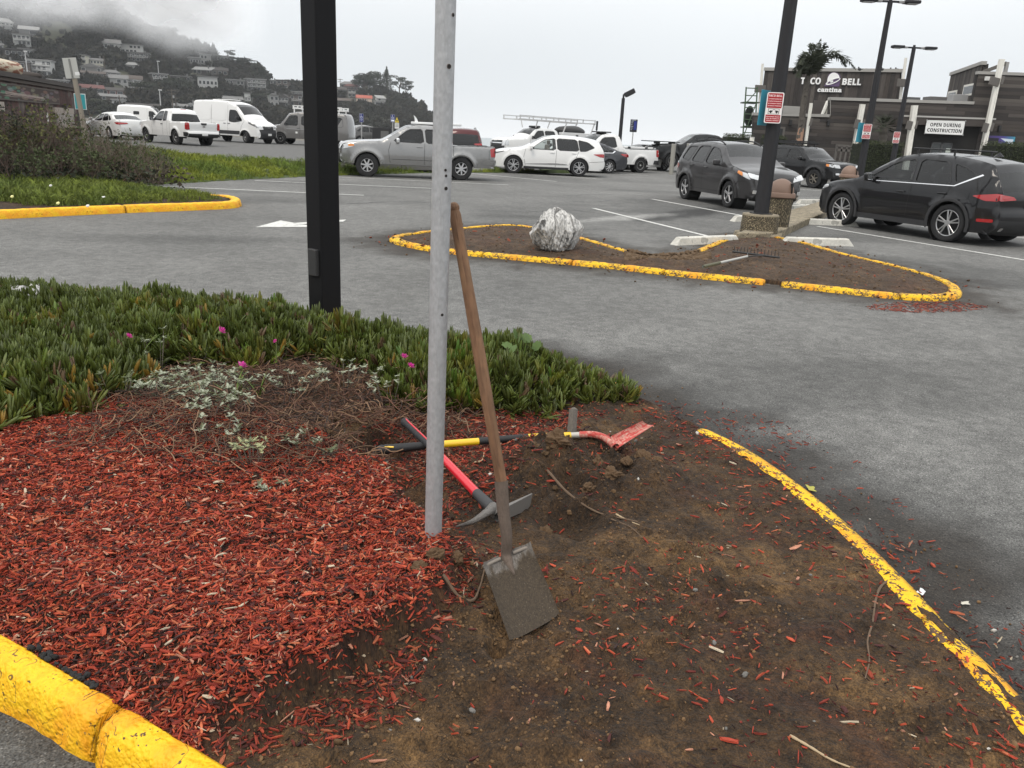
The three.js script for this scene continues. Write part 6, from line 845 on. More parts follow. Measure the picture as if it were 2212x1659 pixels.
// trash receptacles
function trash(px,py,z,y0,s,label){
const a=AT(px,py,z),o=thing('trash_can',label,'trash can',[a.x,y0,z],Math.atan2(-a.x,-a.z)+0.5);o.scale.setScalar(s);const lid=mat([0.21,0.135,0.10],0.6),dark=mat([0.01,0.01,0.01],0.9);
const bar=new THREE.LatheGeometry([[0,0],[0.265,0],[0.275,0.03],[0.285,0.5],[0.29,0.78],[0.28,0.8],[0.25,0.8]].map(p=>V2(...p)),40);part('aggregate_body',cylUV(bar,2,0.9),pebbleMat,o);part('lid_rim',new THREE.LatheGeometry([[0.2,0.8],[0.325,0.8],[0.335,0.82],[0.325,0.9],[0.3,0.92],[0.2,0.92]].map(p=>V2(...p)),40),lid,o);
const dome=new THREE.LatheGeometry(Array.from({length:13},(_,i)=>{const t=i/12*Math.PI/2;return V2(0.285*Math.cos(t)+0.001,0.92+0.3*Math.sin(t));}),32,Math.PI/2+0.35,Math.PI*2-0.7);part('dome_lid',dome,lid,o);part('opening',[rbox(0.3,0.22,0.02,0.01,0.12,1.02,0.16,0,1.5,0),cyl(0.2,0.2,0.02,20,0,0.93,0)],dark,o);
}
trash(1683,440,-15.9,0,0.86,'exposed aggregate trash can with brown dome lid right behind the near lamp post');
trash(1836,370,-25.5,0.14,0.88,'farther trash can whose brown dome lid shows over the black crossover hood');
// boulders
function rockGeo(seed,sx,sy,sz){
const r=rng(seed),pl=[];for(let i=0;i<26;i++){const c=2*r()-1,a=r()*6.283,q=Math.sqrt(1-c*c);pl.push([q*Math.cos(a),c,q*Math.sin(a),0.72+0.26*r()]);}
const h=mergeVertices(new THREE.IcosahedronGeometry(1,40).deleteAttribute('uv').deleteAttribute('normal')),p=h.attributes.position;
for(let i=0;i<p.count;i++){const x=p.getX(i),y=p.getY(i),z=p.getZ(i);let k=1.15;for(const f of pl){const d=x*f[0]+y*f[1]+z*f[2];if(d>0.05)k=Math.min(k,f[3]/d);}k*=1+0.10*(n3(x*3,y*3,z*3,seed+1)-0.5)*2+0.07*(n3(x*9,y*9,z*9,seed+2)-0.5)*2+0.04*(n3(x*23,y*23,z*23,seed+3)-0.5)*2-0.09*(1-sstep(Math.abs(n3(x*2.1,y*2.1,z*2.1,seed+8)-0.5),0.0,0.035));p.setXYZ(i,x*k*sx,y*k*sy,z*k*sz);}
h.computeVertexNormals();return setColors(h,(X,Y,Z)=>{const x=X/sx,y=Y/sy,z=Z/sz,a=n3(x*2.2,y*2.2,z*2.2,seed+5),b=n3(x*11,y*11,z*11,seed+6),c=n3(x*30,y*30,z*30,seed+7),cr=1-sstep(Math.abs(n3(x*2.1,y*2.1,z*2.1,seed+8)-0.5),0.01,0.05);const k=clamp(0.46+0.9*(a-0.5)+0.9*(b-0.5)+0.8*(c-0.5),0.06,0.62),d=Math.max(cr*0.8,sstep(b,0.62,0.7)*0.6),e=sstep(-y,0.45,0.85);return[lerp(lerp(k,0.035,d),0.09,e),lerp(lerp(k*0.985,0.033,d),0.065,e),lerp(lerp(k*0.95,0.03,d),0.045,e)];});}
const rockMat=mat([0.95,0.95,0.95],0.9,{vertexColors:true,bumpMap:kBump,bumpScale:0.01});
{const a=G(1203,543,0.1),o=thing('boulder','rough white boulder with dark cracks on the traffic island','boulder',[a.x,0.1,a.z-0.25],0.4),s=0.32;const m=part('rock',rockGeo(21,0.37,0.37,0.33),rockMat,o);m.position.set(-0.02,0.22,0);m.rotation.set(0,0.5,0.38);}
{const a=G(62,716,0.1),o=thing('boulder','white boulder half covered by ice plant at the left edge','boulder',[a.x,0.1,a.z],1.2),m=part('rock',rockGeo(44,0.34,0.24,0.3),rockMat,o);m.position.y=0.1;}
// garden rake on the island
{const y=0.17,A=G(1519,576,y),B=G(1614,554,y),o=thing('garden_rake','garden rake with a pale handle lying on the island earth','rake'),d=B.clone().sub(A).normalize(),s=V3(-d.z,0,d.x);part('handle',rod(A,B,0.018,0.016),mat([0.42,0.42,0.40],0.6),o);part('grip',rod(A,A.clone().lerp(B,0.35),0.021,0.021),mat([0.10,0.10,0.06],0.7),o);const h=B.clone().addScaledVector(d,0.32),hb=part('head_bar',[rod(h.clone().addScaledVector(s,-0.34),h.clone().addScaledVector(s,0.34),0.015),rod(B,h.clone().addScaledVector(s,0.12),0.008),rod(B,h.clone().addScaledVector(s,-0.12),0.008)],mat([0.03,0.03,0.03],0.6),o);for(let i=0;i<14;i++){const p=h.clone().addScaledVector(s,-0.32+i*0.049);part('tine',rod(p,p.clone().add(V3(0,0.085,0)),0.006,0.004,5),hb.material,hb);}}
// signs and poles by the sea wall
function postSign(px,pyT,pyB,wpx,z,tx,label,name='road_sign',cat='sign'){const a=AT(px,(pyT+pyB)/2,z),s=-z/F*1.02,o=thing(name,label,cat,[a.x,0,z],Math.atan2(-a.x,-a.z)),h=(pyB-pyT)*s,w=wpx*s;part('post',cyl(0.035,0.035,a.y+h/2,8,0,(a.y+h/2)/2,-0.04),mat([0.35,0.35,0.35],0.5),o);const p=part('sign_face',new THREE.PlaneGeometry(w,h).translate(0,a.y,0.012),mat([1,1,1],0.6,{map:tx}),o);part('plate',box(w,h,0.012,0,a.y,0),mat([0.4,0.4,0.4],0.5),o);return o;}
const wheelchair=(sub)=>canvasTex(128,256,(g,w,h)=>{g.fillStyle='#14206e';g.fillRect(0,0,w,h);g.strokeStyle=g.fillStyle='#e8ecf4';g.lineWidth=4;g.strokeRect(3,3,w-6,h-6);g.lineWidth=11;g.beginPath();g.arc(58,108,30,0.2,4.2);g.stroke();g.beginPath();g.arc(52,30,11,0,7);g.fill();g.beginPath();g.moveTo(53,46);g.lineTo(56,86);g.lineTo(86,88);g.lineTo(98,122);g.stroke();if(sub){g.font='bold 24px sans-serif';g.textAlign='center';g.fillText('PARKING',w/2,180,110);g.fillText('ONLY',w/2,214,100);}else{g.fillRect(14,170,w-28,60);}});
postSign(780.8,246.5,262.8,7.6,-52,wheelchair(true),'blue accessible parking sign above the dark sedan');postSign(848.4,248.6,263,7.8,-52,wheelchair(false),'blue accessible parking sign left of the yellow warning triangle');
{const z=-51.5,a=AT(857.4,259,z),o=thing('warning_sign','yellow triangular warning sign over a white notice','sign',[a.x,0,z],0.25),s=-z/F;part('post',cyl(0.03,0.03,a.y+0.1,8,0,a.y/2,-0.04),mat([0.3,0.3,0.3],0.5),o);const t=new THREE.Shape([V2(-4.2*s,-5*s),V2(4.2*s,-5*s),V2(0,5.5*s)]);part('triangle',new THREE.ExtrudeGeometry(t,{depth:0.02,bevelEnabled:false}).translate(0,a.y,0),mat([0.8,0.62,0.05],0.5),o);const k=new THREE.Shape();k.absellipse(0,0,1.2*s,2*s,0,6.28);part('symbol',new THREE.ExtrudeGeometry(k,{depth:0.004,bevelEnabled:false}).translate(0,a.y-1.5*s,0.021),blackTrim,o);part('notice',box(9*s,11*s,0.015,0,a.y-11.5*s,0),mat([0.75,0.75,0.74],0.6),o);part('notice_print',[0,1,2].map(i=>box(7*s,0.9*s,0.005,0,a.y-(8+i*2.4)*s,0.012)),mat([0.25,0.25,0.25],0.7),o);}
postSign(1368.8,259.6,283.8,14,-58,canvasTex(128,220,(g,w,h)=>{g.fillStyle='#1b1d24';g.fillRect(0,0,w,h);g.fillStyle='#b8bcc4';for(let i=0;i<6;i++)g.fillRect(12,26+i*30,44-(i%3)*8,9);g.fillStyle='#26307e';g.fillRect(66,30,50,150);g.fillStyle='#c8ccd4';g.fillRect(30,8,70,8);}),'dark notice board with small print and a blue panel by the sea','notice_board');
postSign(1289.5,262.7,280.6,4,-58,canvasTex(16,64,(g,w,h)=>{g.fillStyle='#26282c';g.fillRect(0,0,w,h);}),'narrow dark sign seen side-on between the white cars and the sea lamp');
{const z=-60,a=AT(1340,290,z),t=AT(1342.5,212,z),o=thing('lamp_post','single headed dark lamp post by the sea','lamp post',[a.x,0,z]);part('pole',rod(V3(0,0,0),V3(0.0,t.y,0),0.14,0.12,8),poleMat,o);const h=part('lamp_head',rbox(0.75,0.34,0.5,0.05,0.42,t.y+0.38,0,0,0,0.5),poleMat,o);part('bracket',cyl(0.07,0.07,0.3,8,0,t.y+0.12,0),poleMat,o);part('lens',rbox(0.5,0.03,0.36,0.01,0.5,t.y+0.22,0,0,0,0.5),mat([0.4,0.4,0.4],0.3),h);}
// leaning sign at the left, seen from behind, and the teal one past it
{const z=-24,T=AT(153.5,131,z),Bm=AT(184,285,z),d=Bm.clone().sub(T).normalize(),foot=T.clone().addScaledVector(d,(T.y-0.1)/-d.y),o=thing('road_sign','leaning weathered sign on a wooden post, seen from behind','sign',[foot.x,foot.y,foot.z]),up=T.clone().sub(foot);part('post',[beam(V3(0,0,0),up,0.11,0.09)],mat([0.25,0.22,0.18],0.9),o);const ang=Math.atan2(up.x,up.y);const g=rbox(0.40,0.55,0.012,0.005);g.applyMatrix4(M4(up.x*0.945-0.01,up.y*0.93,0.06,0,0,-ang));part('sign_plate',g,mat([0.42,0.42,0.40],0.6),o);const c=rbox(0.05,0.5,0.03,0.01);c.applyMatrix4(M4(up.x*0.945-0.01,up.y*0.93,0.075,0,0,-ang));part('channel',c,mat([0.2,0.2,0.19],0.7),o);part('sticker',box(0.13,0.09,0.004,up.x*0.945+0.16,up.y*0.93-0.14,0.07,0,0,-ang),mat([0.7,0.7,0.7],0.6),o);}
{const z=-34,a=AT(173,219.5,z),o=thing('teal_sign','teal sign with a white border on a thin post before the pump house corner','sign',[a.x,0.3,z],0.1);part('post',cyl(0.035,0.035,a.y,8,0,a.y/2,0),mat([0.5,0.5,0.5],0.5),o);part('plate',rbox(0.46,0.62,0.02,0.008,0.02,a.y-0.3,0.03),mat([0.55,0.6,0.6],0.5),o);part('sign_face',box(0.4,0.56,0.006,0.02,a.y-0.3,0.045),mat([0.03,0.28,0.31],0.5),o);}
// ---------------------------------------------------------------- the restaurant, palms, hedges, pump house
const R7=rng(77);
const font=await new FontLoader().loadAsync('fonts/droid/droid_sans_bold.typeface.json'),serif=await new FontLoader().loadAsync('fonts/droid/droid_serif_bold.typeface.json');
class Wall{
constructor(A,B){this.A=V3(A.x,0,A.z);this.d=V3(B.x-A.x,0,B.z-A.z);this.L=this.d.length();this.d.normalize();this.n=V3(-this.d.z,0,this.d.x);if(this.n.dot(this.A)>0)this.n.negate();this.turn=Math.atan2(this.n.x,this.n.z);}
uv(px,py){const r=ray(px,py),t=this.A.clone().sub(V3(0,EYE,0)).dot(this.n)/r.dot(this.n),p=r.multiplyScalar(t);p.y+=EYE;return[p.clone().sub(this.A).dot(this.d),p.y];}
to(u,v,o=0){return this.A.clone().addScaledVector(this.d,u).addScaledVector(this.n,o).setY(v);}
put(g,o=0){const m=new THREE.Matrix4().makeBasis(this.d,V3(0,1,0),this.d.clone().cross(V3(0,1,0)));const w=this.d.clone().cross(V3(0,1,0));if(w.dot(this.n)<0){/*u runs the other way*/}m.setPosition(this.A.clone());g.applyMatrix4(m);return g;}
}
const plankMats=[[0.052,0.044,0.040],[0.066,0.056,0.051],[0.040,0.035,0.033],[0.082,0.071,0.064],[0.058,0.048,0.042],[0.035,0.030,0.028],[0.10,0.088,0.078]].map((c,i)=>mat([1,1,1],0.92,{map:tex(128,(u,v)=>{const k=1+0.55*(fbm(u*3,v*22,3,400+i,22)-0.5)+0.25*(fbm(u*8,v*5,3,420+i,8)-0.5);const f=x=>Math.pow(clamp(x*k,0,1),1/2.2);return[f(c[0]),f(c[1]),f(c[2])];})}));
const plankGeo=(()=>{const g=new RoundedBoxGeometry(1,1,1,1,0.03);return g;})();
const trimMat=mat([0.34,0.33,0.31],0.8),postWhite=mat([1.1,1.1,1.08],0.75,{map:stopMat.map}),woodGrey=mat([0.13,0.12,0.11],0.9);
let plankCount=0;
// planks over a polygon in (u, v), rows or columns, each plank a piece of its own
function planks(parent,W,poly,{size=0.19,len=2.6,vertical=false,out=0.0,holes=[]}={}){
const us=poly.map(p=>p[0]),vs=poly.map(p=>p[1]),lo=vertical?Math.min(...us):Math.min(...vs),hi=vertical?Math.max(...us):Math.max(...vs);
for(let s=lo;s<hi-0.02;s+=size){
const mid=Math.min(s+size/2,hi-0.01),cuts=[];for(let i=0;i<poly.length;i++){const a=poly[i],b=poly[(i+1)%poly.length],k=vertical?0:1,q=1-k;if((a[k]-mid)*(b[k]-mid)<0)cuts.push(lerp(a[q],b[q],(mid-a[k])/(b[k]-a[k])));}cuts.sort((x,y)=>x-y);
for(let c=0;c+1<cuts.length;c+=2){
let segs=[[cuts[c],cuts[c+1]]];for(const h of holes)if(!vertical&&mid>h[1]&&mid<h[3])segs=segs.flatMap(([x,y])=>(h[2]<=x||h[0]>=y)?[[x,y]]:[[x,h[0]],[h[2],y]].filter(q=>q[1]-q[0]>0.03));
for(const[a,b]of segs){let x=a;while(x<b-0.01){let e=vertical?b:x+len*(0.55+0.9*R7());if(b-e<0.5)e=b;const l=e-x,m=plankMats[Math.floor(Math.pow(R7(),1.3)*plankMats.length)],proud=out+0.012*R7();const o=new THREE.Mesh(plankGeo,m);shadow(o);o.name='plank';const hgt=Math.min(size,hi-s)-0.008;if(vertical){o.scale.set(hgt,l,0.03);o.position.copy(W.to(s+size/2,x+l/2,proud));o.rotation.set(0,W.turn,0);o.rotation.z=0;}else{o.scale.set(l-0.004,hgt,0.03);o.position.copy(W.to((x+e)/2,s+size/2,proud));o.rotation.y=W.turn;}parent.add(o);plankCount++;x=e;}}
}
}
}
const poly3=(W,pts,depth,o)=>{
const f=pts.map(p=>W.to(p[0],p[1],o)),b=pts.map(p=>W.to(p[0],p[1],o-depth)),tri=THREE.ShapeUtils.triangulateShape(pts.map(p=>V2(...p)),[]),pos=[];const add=(...v)=>v.forEach(q=>pos.push(q.x,q.y,q.z));for(const t of tri){add(f[t[0]],f[t[1]],f[t[2]]);add(b[t[0]],b[t[2]],b[t[1]]);}for(let i=0;i<pts.length;i++){const j=(i+1)%pts.length;add(f[i],b[i],f[j],f[j],b[i],b[j]);}const g=new THREE.BufferGeometry();g.setAttribute('position',new THREE.Float32BufferAttribute(pos,3));g.computeVertexNormals();return g;};
const rest=thing('restaurant_building','weathered dark timber restaurant with a tall sign wall and white leaning posts','restaurant');
const MW=new Wall(AT(1600,300,-49),AT(2300,335,-49)),TW=new Wall(AT(1652.5,200,-57),AT(1948.4,205,-53.5));
{
const q=(px,py)=>MW.uv(px,py),wallDark=mat([0.03,0.027,0.025],0.95);
const lowL=[q(1628,345),q(1628,246),q(1790,250),q(1793,214),q(1866,215.5),q(2101,222),q(2114,157),q(2290,163),q(2290,380)];
const main=[[lowL[0][0],0],...lowL.slice(1,8),[lowL[7][0],0]];
const door=[...q(1966,340),...q(2112,272)],entry=[q(1966,300)[0],0,q(2112,300)[0],q(2040,271)[1]];
const wallG=part('front_wall',poly3(MW,main,0.25,-0.05),wallDark,rest);part('rear_block',poly3(MW,[[main[0][0]+4.5,0],[main[0][0]+4.5,2.6],[main[0][0]+30,2.6],[main[0][0]+30,0]],9,-0.4),wallDark,rest);
planks(wallG,MW,main,{size:0.2,len:3.4,holes:[entry]});
// recessed entrance
const e0=entry[0],e1=entry[2],eh=entry[3];const rec=part('entrance',poly3(MW,[[e0,0],[e0,eh],[e1,eh],[e1,0]],0.1,-0.02),mat([0.016,0.015,0.014],0.95),rest);
{const d0=q(2014,300)[0],d1=q(2060,300)[0],dh=2.35,dm=(d0+d1)/2;const fr=(a,b,c,d)=>poly3(MW,[[a,b],[a,d],[c,d],[c,b]],0.05,0.04);for(const[a,b]of[[d0,dm],[dm,d1]]){const dr=part('glass_door',poly3(MW,[[a+0.06,0.1],[a+0.06,dh],[b-0.06,dh],[b-0.06,0.1]],0.02,0.02),pmat([0.03,0.035,0.035],0.06),rest);part('door_frame',[fr(a,0.05,a+0.06,dh+0.06),fr(b-0.06,0.05,b,dh+0.06),fr(a,dh,b,dh+0.06)],mat([0.06,0.06,0.06],0.5),dr);}part('notice',fr(d1-0.34,0.9,d1-0.02,2.1),mat([0.5,0.55,0.5],0.6),rest);}
// fascias and caps
const cap=(a,b,h=0.16,o=0.09,m=trimMat,d=0.3,name='roof_cap')=>{const A=q(...a),B=q(...b);return part(name,poly3(MW,[[A[0],A[1]-h/2],[A[0],A[1]+h/2],[B[0],B[1]+h/2],[B[0],B[1]-h/2]],d,o),m,rest);};
cap([1626,246],[1791,250]);cap([1791,213],[2103,222.4]);cap([2111,157],[2290,163]);cap([1793,250],[1793.1,212],0.12);
cap([1944,250.5],[2144,257.5],0.09,0.36,mat([0.42,0.41,0.39],0.8),0.36,'awning_cap');cap([1944,260],[2142,266.5],0.42,0.33,plankMats[1],0.32,'awning_fascia');
// banner with eyelets
const bt=canvasTex(1024,380,(g,w,h)=>{g.fillStyle='#e9e9e7';g.fillRect(0,0,w,h);g.fillStyle='#17181a';g.strokeStyle='#17181a';g.lineWidth=3;g.textAlign='center';g.font='bold 132px sans-serif';for(const[s,y,m]of[['OPEN DURING',172,830],['CONSTRUCTION',324,940]]){g.fillText(s,w/2+6,y,m);g.strokeText(s,w/2+6,y,m);}});
const ban=thing('banner','white banner with black lettering hung over the restaurant entrance','banner');const c4=[[1994.8,259.7],[2077,262],[2071.3,291.9],[1989.8,288.1]].map(p=>q(...p));
const bg=new THREE.PlaneGeometry(1,1,40,16),bp=bg.attributes.position;for(let i=0;i<bp.count;i++){const s=bp.getX(i)+0.5,t=0.5-bp.getY(i);const u=lerp(lerp(c4[0][0],c4[1][0],s),lerp(c4[3][0],c4[2][0],s),t),v=lerp(lerp(c4[0][1],c4[1][1],s),lerp(c4[3][1],c4[2][1],s),t);const w=MW.to(u,v,0.42+0.05*(fbm(s*7,t*3+s*3,3,430)-0.5));bp.setXYZ(i,w.x,w.y,w.z);}bg.computeVertexNormals();part('cloth',bg,mat([1,1,1],0.6,{map:bt}),ban);for(const c of c4){const w=MW.to(c[0],c[1],0.44);const e=new THREE.TorusGeometry(0.035,0.012,6,12);e.translate(w.x,w.y,w.z);part('eyelet',e,mat([0.4,0.4,0.4],0.4,{metalness:0.8}),ban);}
// painted window poster at the right
const mt=canvasTex(256,96,(g,w,h)=>{const a=g.createLinearGradient(0,0,w,0);a.addColorStop(0,'#3b2a55');a.addColorStop(0.6,'#4a3d84');a.addColorStop(1,'#3f93a8');g.fillStyle=a;g.fillRect(0,0,w,h);g.fillStyle='#16121c';g.fillRect(0,30,130,h);g.fillStyle='#c9d3dd';g.beginPath();g.moveTo(140,28);g.lineTo(246,36);g.lineTo(246,h);g.lineTo(214,h);g.closePath();g.fill();g.fillRect(10,34,10,60);});
{const a=q(2121,290),b=q(2190,313),m=part('poster_window',poly3(MW,[[a[0],b[1]],[a[0],a[1]],[b[0],a[1]],[b[0],b[1]]],0.06,0.06),mat([0.02,0.02,0.02],0.5),rest);const g=new THREE.PlaneGeometry(b[0]-a[0]-0.1,a[1]-b[1]-0.1),c=MW.to((a[0]+b[0])/2,(a[1]+b[1])/2,0.066);g.rotateY(MW.turn);g.translate(c.x,c.y,c.z);part('poster',g,mat([1,1,1],0.3,{map:mt}),m);}
for(const[x,y0,y1]of[[1707,258.6,271],[1788.6,260,272],[2158,271,284.4]]){const a=q(x,y0),b=q(x,y1),w=MW.to(a[0],(a[1]+b[1])/2,0.12);part('wall_lamp',rbox(0.15,a[1]-b[1],0.16,0.02,w.x,w.y,w.z,0,MW.turn,0),blackTrim,rest);}
{const a=q(1670,277),b=q(1688,300),dr=part('side_door',poly3(MW,[[a[0],0],[a[0],a[1]],[b[0],a[1]],[b[0],0]],0.06,0.06),mat([0.018,0.02,0.022],0.6),rest);part('door_frame',[poly3(MW,[[b[0],0],[b[0],a[1]+0.1],[b[0]+0.12,a[1]+0.1],[b[0]+0.12,0]],0.06,0.07),poly3(MW,[[a[0],a[1]],[a[0],a[1]+0.1],[b[0],a[1]+0.1],[b[0],a[1]]],0.06,0.07)],mat([0.12,0.11,0.10],0.8),dr);}
{const a=q(2139,158.5),w=MW.to(a[0]-0.1,a[1]-0.3,0.16);part('flood_lamp',rbox(0.45,0.22,0.12,0.02,w.x,w.y,w.z,0,MW.turn,0),mat([0.7,0.7,0.68],0.5),rest);}
// leaning white posts with their timber clamps
const post=(t,b,w,o,br,label,ground=true)=>{const A=q(...t),B=q(...b),W0=w*49/F*1.03,o_=thing('timber_post',label,'post');let bb=[B[0],B[1]];if(ground){const k=(0-A[1])/(B[1]-A[1]);bb=[lerp(A[0],B[0],k),0];}part('shaft',beam(MW.to(...A,o),MW.to(...bb,o),W0,W0),postWhite,o_);for(const[x,y,bw,bh,off]of br||[]){const c=q(x,y),s=49/F*1.03,p=MW.to(c[0],c[1],o+off);part('clamp_board',rbox(bw*s,bh*s,0.1,0.015,p.x,p.y,p.z,0,MW.turn+0.35,-0.12),woodGrey,o_);}};
post([1746,223.5],[1736,294],5,0.5,[[1744,264,4,14,0.1]],'thin white leaning post beside the tall palm trunk');
post([1855.7,226],[1838.8,317.7],8.6,0.5,[[1841,268,11,17,0.2],[1856,267,4,15,0.1]],'white leaning post left of the middle lamp post');
post([1966.4,228.5],[1953.9,313.6],9.5,0.55,[[1951,271,13,16,0.2],[1967.5,270,5,15,0.1]],'white leaning post left of the banner');
post([2152.3,130],[2113.3,315],8.2,0.55,[[2131,178,24,15,0.25],[2151,175,6,15,0.1],[2113,276,12,17,0.2],[2129,275,6,16,0.1]],'tallest white leaning post, right of the banner');
// sign wall
const t=(px,py)=>TW.uv(px,py),tw=[[t(1652.5,250)[0],2.2],t(1652.5,149.5),t(1948.4,153),[t(1948.4,250)[0],2.2]];
const sw=part('sign_wall',poly3(TW,tw,0.6,-0.05),wallDark,rest);planks(sw,TW,tw,{size:0.26,vertical:true});
{const A=t(1651,149.3),B=t(1949.5,152.8);part('wall_cap',poly3(TW,[[A[0],A[1]-0.1],[A[0],A[1]+0.1],[B[0],B[1]+0.1],[B[0],B[1]-0.1]],0.4,0.12),trimMat,rest);}
// raised sign letters and the bell emblem
const sgn=thing('wall_sign','raised white letters with a purple bell emblem on the sign wall','sign');const letters=(txt,f,pxA,pxB,capPx,basePy,nm)=>{const a=t(pxA,basePy),b=t(pxB,basePy+(pxB-pxA)*0.02),hA=t(pxA,basePy-capPx)[1]-a[1];let x=0;const made=[];for(const ch of txt){const g=new TextGeometry(ch,{font:f,size:hA,depth:0.1,curveSegments:5,bevelEnabled:true,bevelSize:0.012,bevelThickness:0.012,bevelSegments:1});g.computeBoundingBox();made.push([g,x]);x+=(f.data.glyphs[ch].ha/f.data.resolution)*hA;}const sc=(b[0]-a[0])/x;for(const[g,dx]of made){g.scale(sc,1,1);g.translate(dx*sc,0,0);const m=new THREE.Matrix4().makeBasis(TW.d,V3(0,1,0),TW.n);m.setPosition(TW.to(a[0],a[1],0.03));g.applyMatrix4(m);part('letter',g,letterMat,sgn);}};
const letterMat=mat([0.85,0.85,0.84],0.5);
letters('TACO',font,1729,1773,13.5,181.5);letters('BELL',font,1817.5,1859.5,13.5,183.5);letters('cantina',serif,1765.5,1818,8.5,198.3);
{const a=t(1782,186.5),b=t(1813,186.8),top=t(1798,156.5)[1],w=b[0]-a[0],h=top-a[1],m=new THREE.Matrix4().makeBasis(TW.d,V3(0,1,0),TW.n);m.setPosition(TW.to(a[0],a[1],0.03));const ext=(s,d,z)=>{const g=new THREE.ExtrudeGeometry(s,{depth:d,bevelEnabled:false,curveSegments:20});g.translate(0,0,z);g.applyMatrix4(m);return g;};
const sq=new THREE.Shape();sq.moveTo(-0.05*w,0);sq.lineTo(w,0);sq.lineTo(w,h*0.55);sq.bezierCurveTo(w,h*0.95,w*0.6,h,w*0.45,h);sq.bezierCurveTo(w*0.2,h,w*0.06,h*0.8,w*0.1,h*0.5);sq.bezierCurveTo(w*0.08,h*0.3,0,h*0.2,-0.05*w,0);part('emblem_back',ext(sq,0.06,0),mat([0.12,0.075,0.16],0.5),sgn);
const bell=new THREE.Shape();bell.moveTo(w*0.12,h*0.32);bell.bezierCurveTo(w*0.05,h*0.7,w*0.25,h,w*0.5,h*0.98);bell.bezierCurveTo(w*0.75,h*0.95,w*0.9,h*0.8,w*0.92,h*0.62);bell.bezierCurveTo(w*0.6,h*0.6,w*0.35,h*0.4,w*0.12,h*0.32);part('bell_shape',ext(bell,0.02,0.062),letterMat,sgn);const clap=new THREE.Shape();clap.absellipse(w*0.42,h*0.36,w*0.12,h*0.09,0,6.283,false,0.3);part('bell_clapper',ext(clap,0.02,0.062),letterMat,sgn);
const ring=new THREE.Shape();ring.absellipse(w*0.52,h*0.36,w*0.52,h*0.17,0,6.283,false,0.42);const inn=new THREE.Path();inn.absellipse(w*0.54,h*0.38,w*0.43,h*0.10,0,6.283,false,0.42);ring.holes.push(inn);part('bell_rim',ext(ring,0.02,0.086),letterMat,sgn);}
// posts at both ends of the sign wall, kit on the roofs
const wpost=(x0,y0,x1,y1,w,label,z)=>{const a=AT(x0,y0,z),b=AT(x1,y1,z),d=a.clone().sub(b),o=thing('timber_post',label,'post');const foot=b.clone().addScaledVector(d,-(b.y)/d.y);part('shaft',rod(foot,a,w*-z/F*0.5,w*-z/F*0.42,10),postWhite,o);const c=AT((x0+x1)/2-2,y0+54,z+0.3),r=AT(x0+8,y0+53,z+0.3);part('clamp_board',rbox(0.7,0.46,0.12,0.015,c.x,c.y,c.z,0,MW.turn),woodGrey,o);};
wpost(1647.5,137.7,1640.5,230,6,'tall round white post at the left end of the sign wall',-56.5);wpost(1957,125,1947.6,192,6.5,'tall round white post at the right end of the sign wall',-53.2);
{const a=AT(1705,238,-52),u=part('roof_hatch',[rbox(1.0,0.42,1.2,0.02,a.x,a.y,a.z,0,0,0)],trimMat,rest);const b=AT(1768,243,-53),k=part('roof_door',rbox(0.75,1.4,0.1,0.02,b.x,b.y,b.z),mat([0.07,0.06,0.056],0.8),rest);const c=AT(1789,232,-51.5);part('stair_rail',[beam(AT(1776,248,-51.5),AT(1788,218,-51.5),0.3,0.1),box(0.16,1.1,0.2,c.x,c.y,c.z)],postWhite,rest);const d=AT(1968,216,-52);part('roof_unit',rbox(0.75,0.3,0.8,0.02,d.x,d.y,d.z),mat([0.12,0.12,0.12],0.7),rest);const e=AT(2030,215.5,-53);part('roof_unit',rbox(1.7,0.25,1.0,0.02,e.x,e.y+0.02,e.z),mat([0.16,0.155,0.15],0.7),rest);const f=AT(2068,214,-51);part('roof_unit',rbox(0.9,0.5,0.7,0.02,f.x,f.y,f.z),mat([0.36,0.36,0.36],0.6),rest);}
// the angled upper wall on the right with two white framed windows
const AW=new Wall(AT(2048,210,-56),AT(2122,210,-49.6)),a=(px,py)=>AW.uv(px,py),ap=[[a(2049,211)[0],2.6],a(2055,161.5),a(2122,137.5),[a(2120,221)[0],2.6]];const aw=part('upper_wall',poly3(AW,ap,0.3,-0.05),wallDark,rest);planks(aw,AW,ap,{size:0.27,vertical:true});
{const A=a(2054,161),B=a(2124,136.5);part('wall_cap',poly3(AW,[[A[0],A[1]-0.08],[A[0],A[1]+0.12],[B[0],B[1]+0.12],[B[0],B[1]-0.08]],0.3,0.1),trimMat,rest);const C=AT(2123,156,-50),D=AT(2174,136.5,-50);part('parapet_rail',beam(C,D,0.1,0.2),woodGrey,rest);const E=AT(2173,148,-50);part('parapet_post',box(0.17,0.9,0.17,E.x,E.y-0.1,E.z),mat([0.3,0.29,0.28],0.8),rest);const Fm=AT(2150,152,-50.5);}
for(const[x0,y0,x1,y1]of[[2050,198,2065,215],[2084,184,2104,205]]){const A=a(x0,y0),B=a(x1,y1),m=part('window',poly3(AW,[[A[0],B[1]],[A[0],A[1]],[B[0],A[1]],[B[0],B[1]]],0.05,0.05),postWhite,rest);part('pane',poly3(AW,[[A[0]+0.12,B[1]+0.12],[A[0]+0.12,A[1]-0.12],[B[0]-0.12,A[1]-0.12],[B[0]-0.12,B[1]+0.12]],0.03,0.056),pmat([0.05,0.055,0.06],0.06),m);}
}
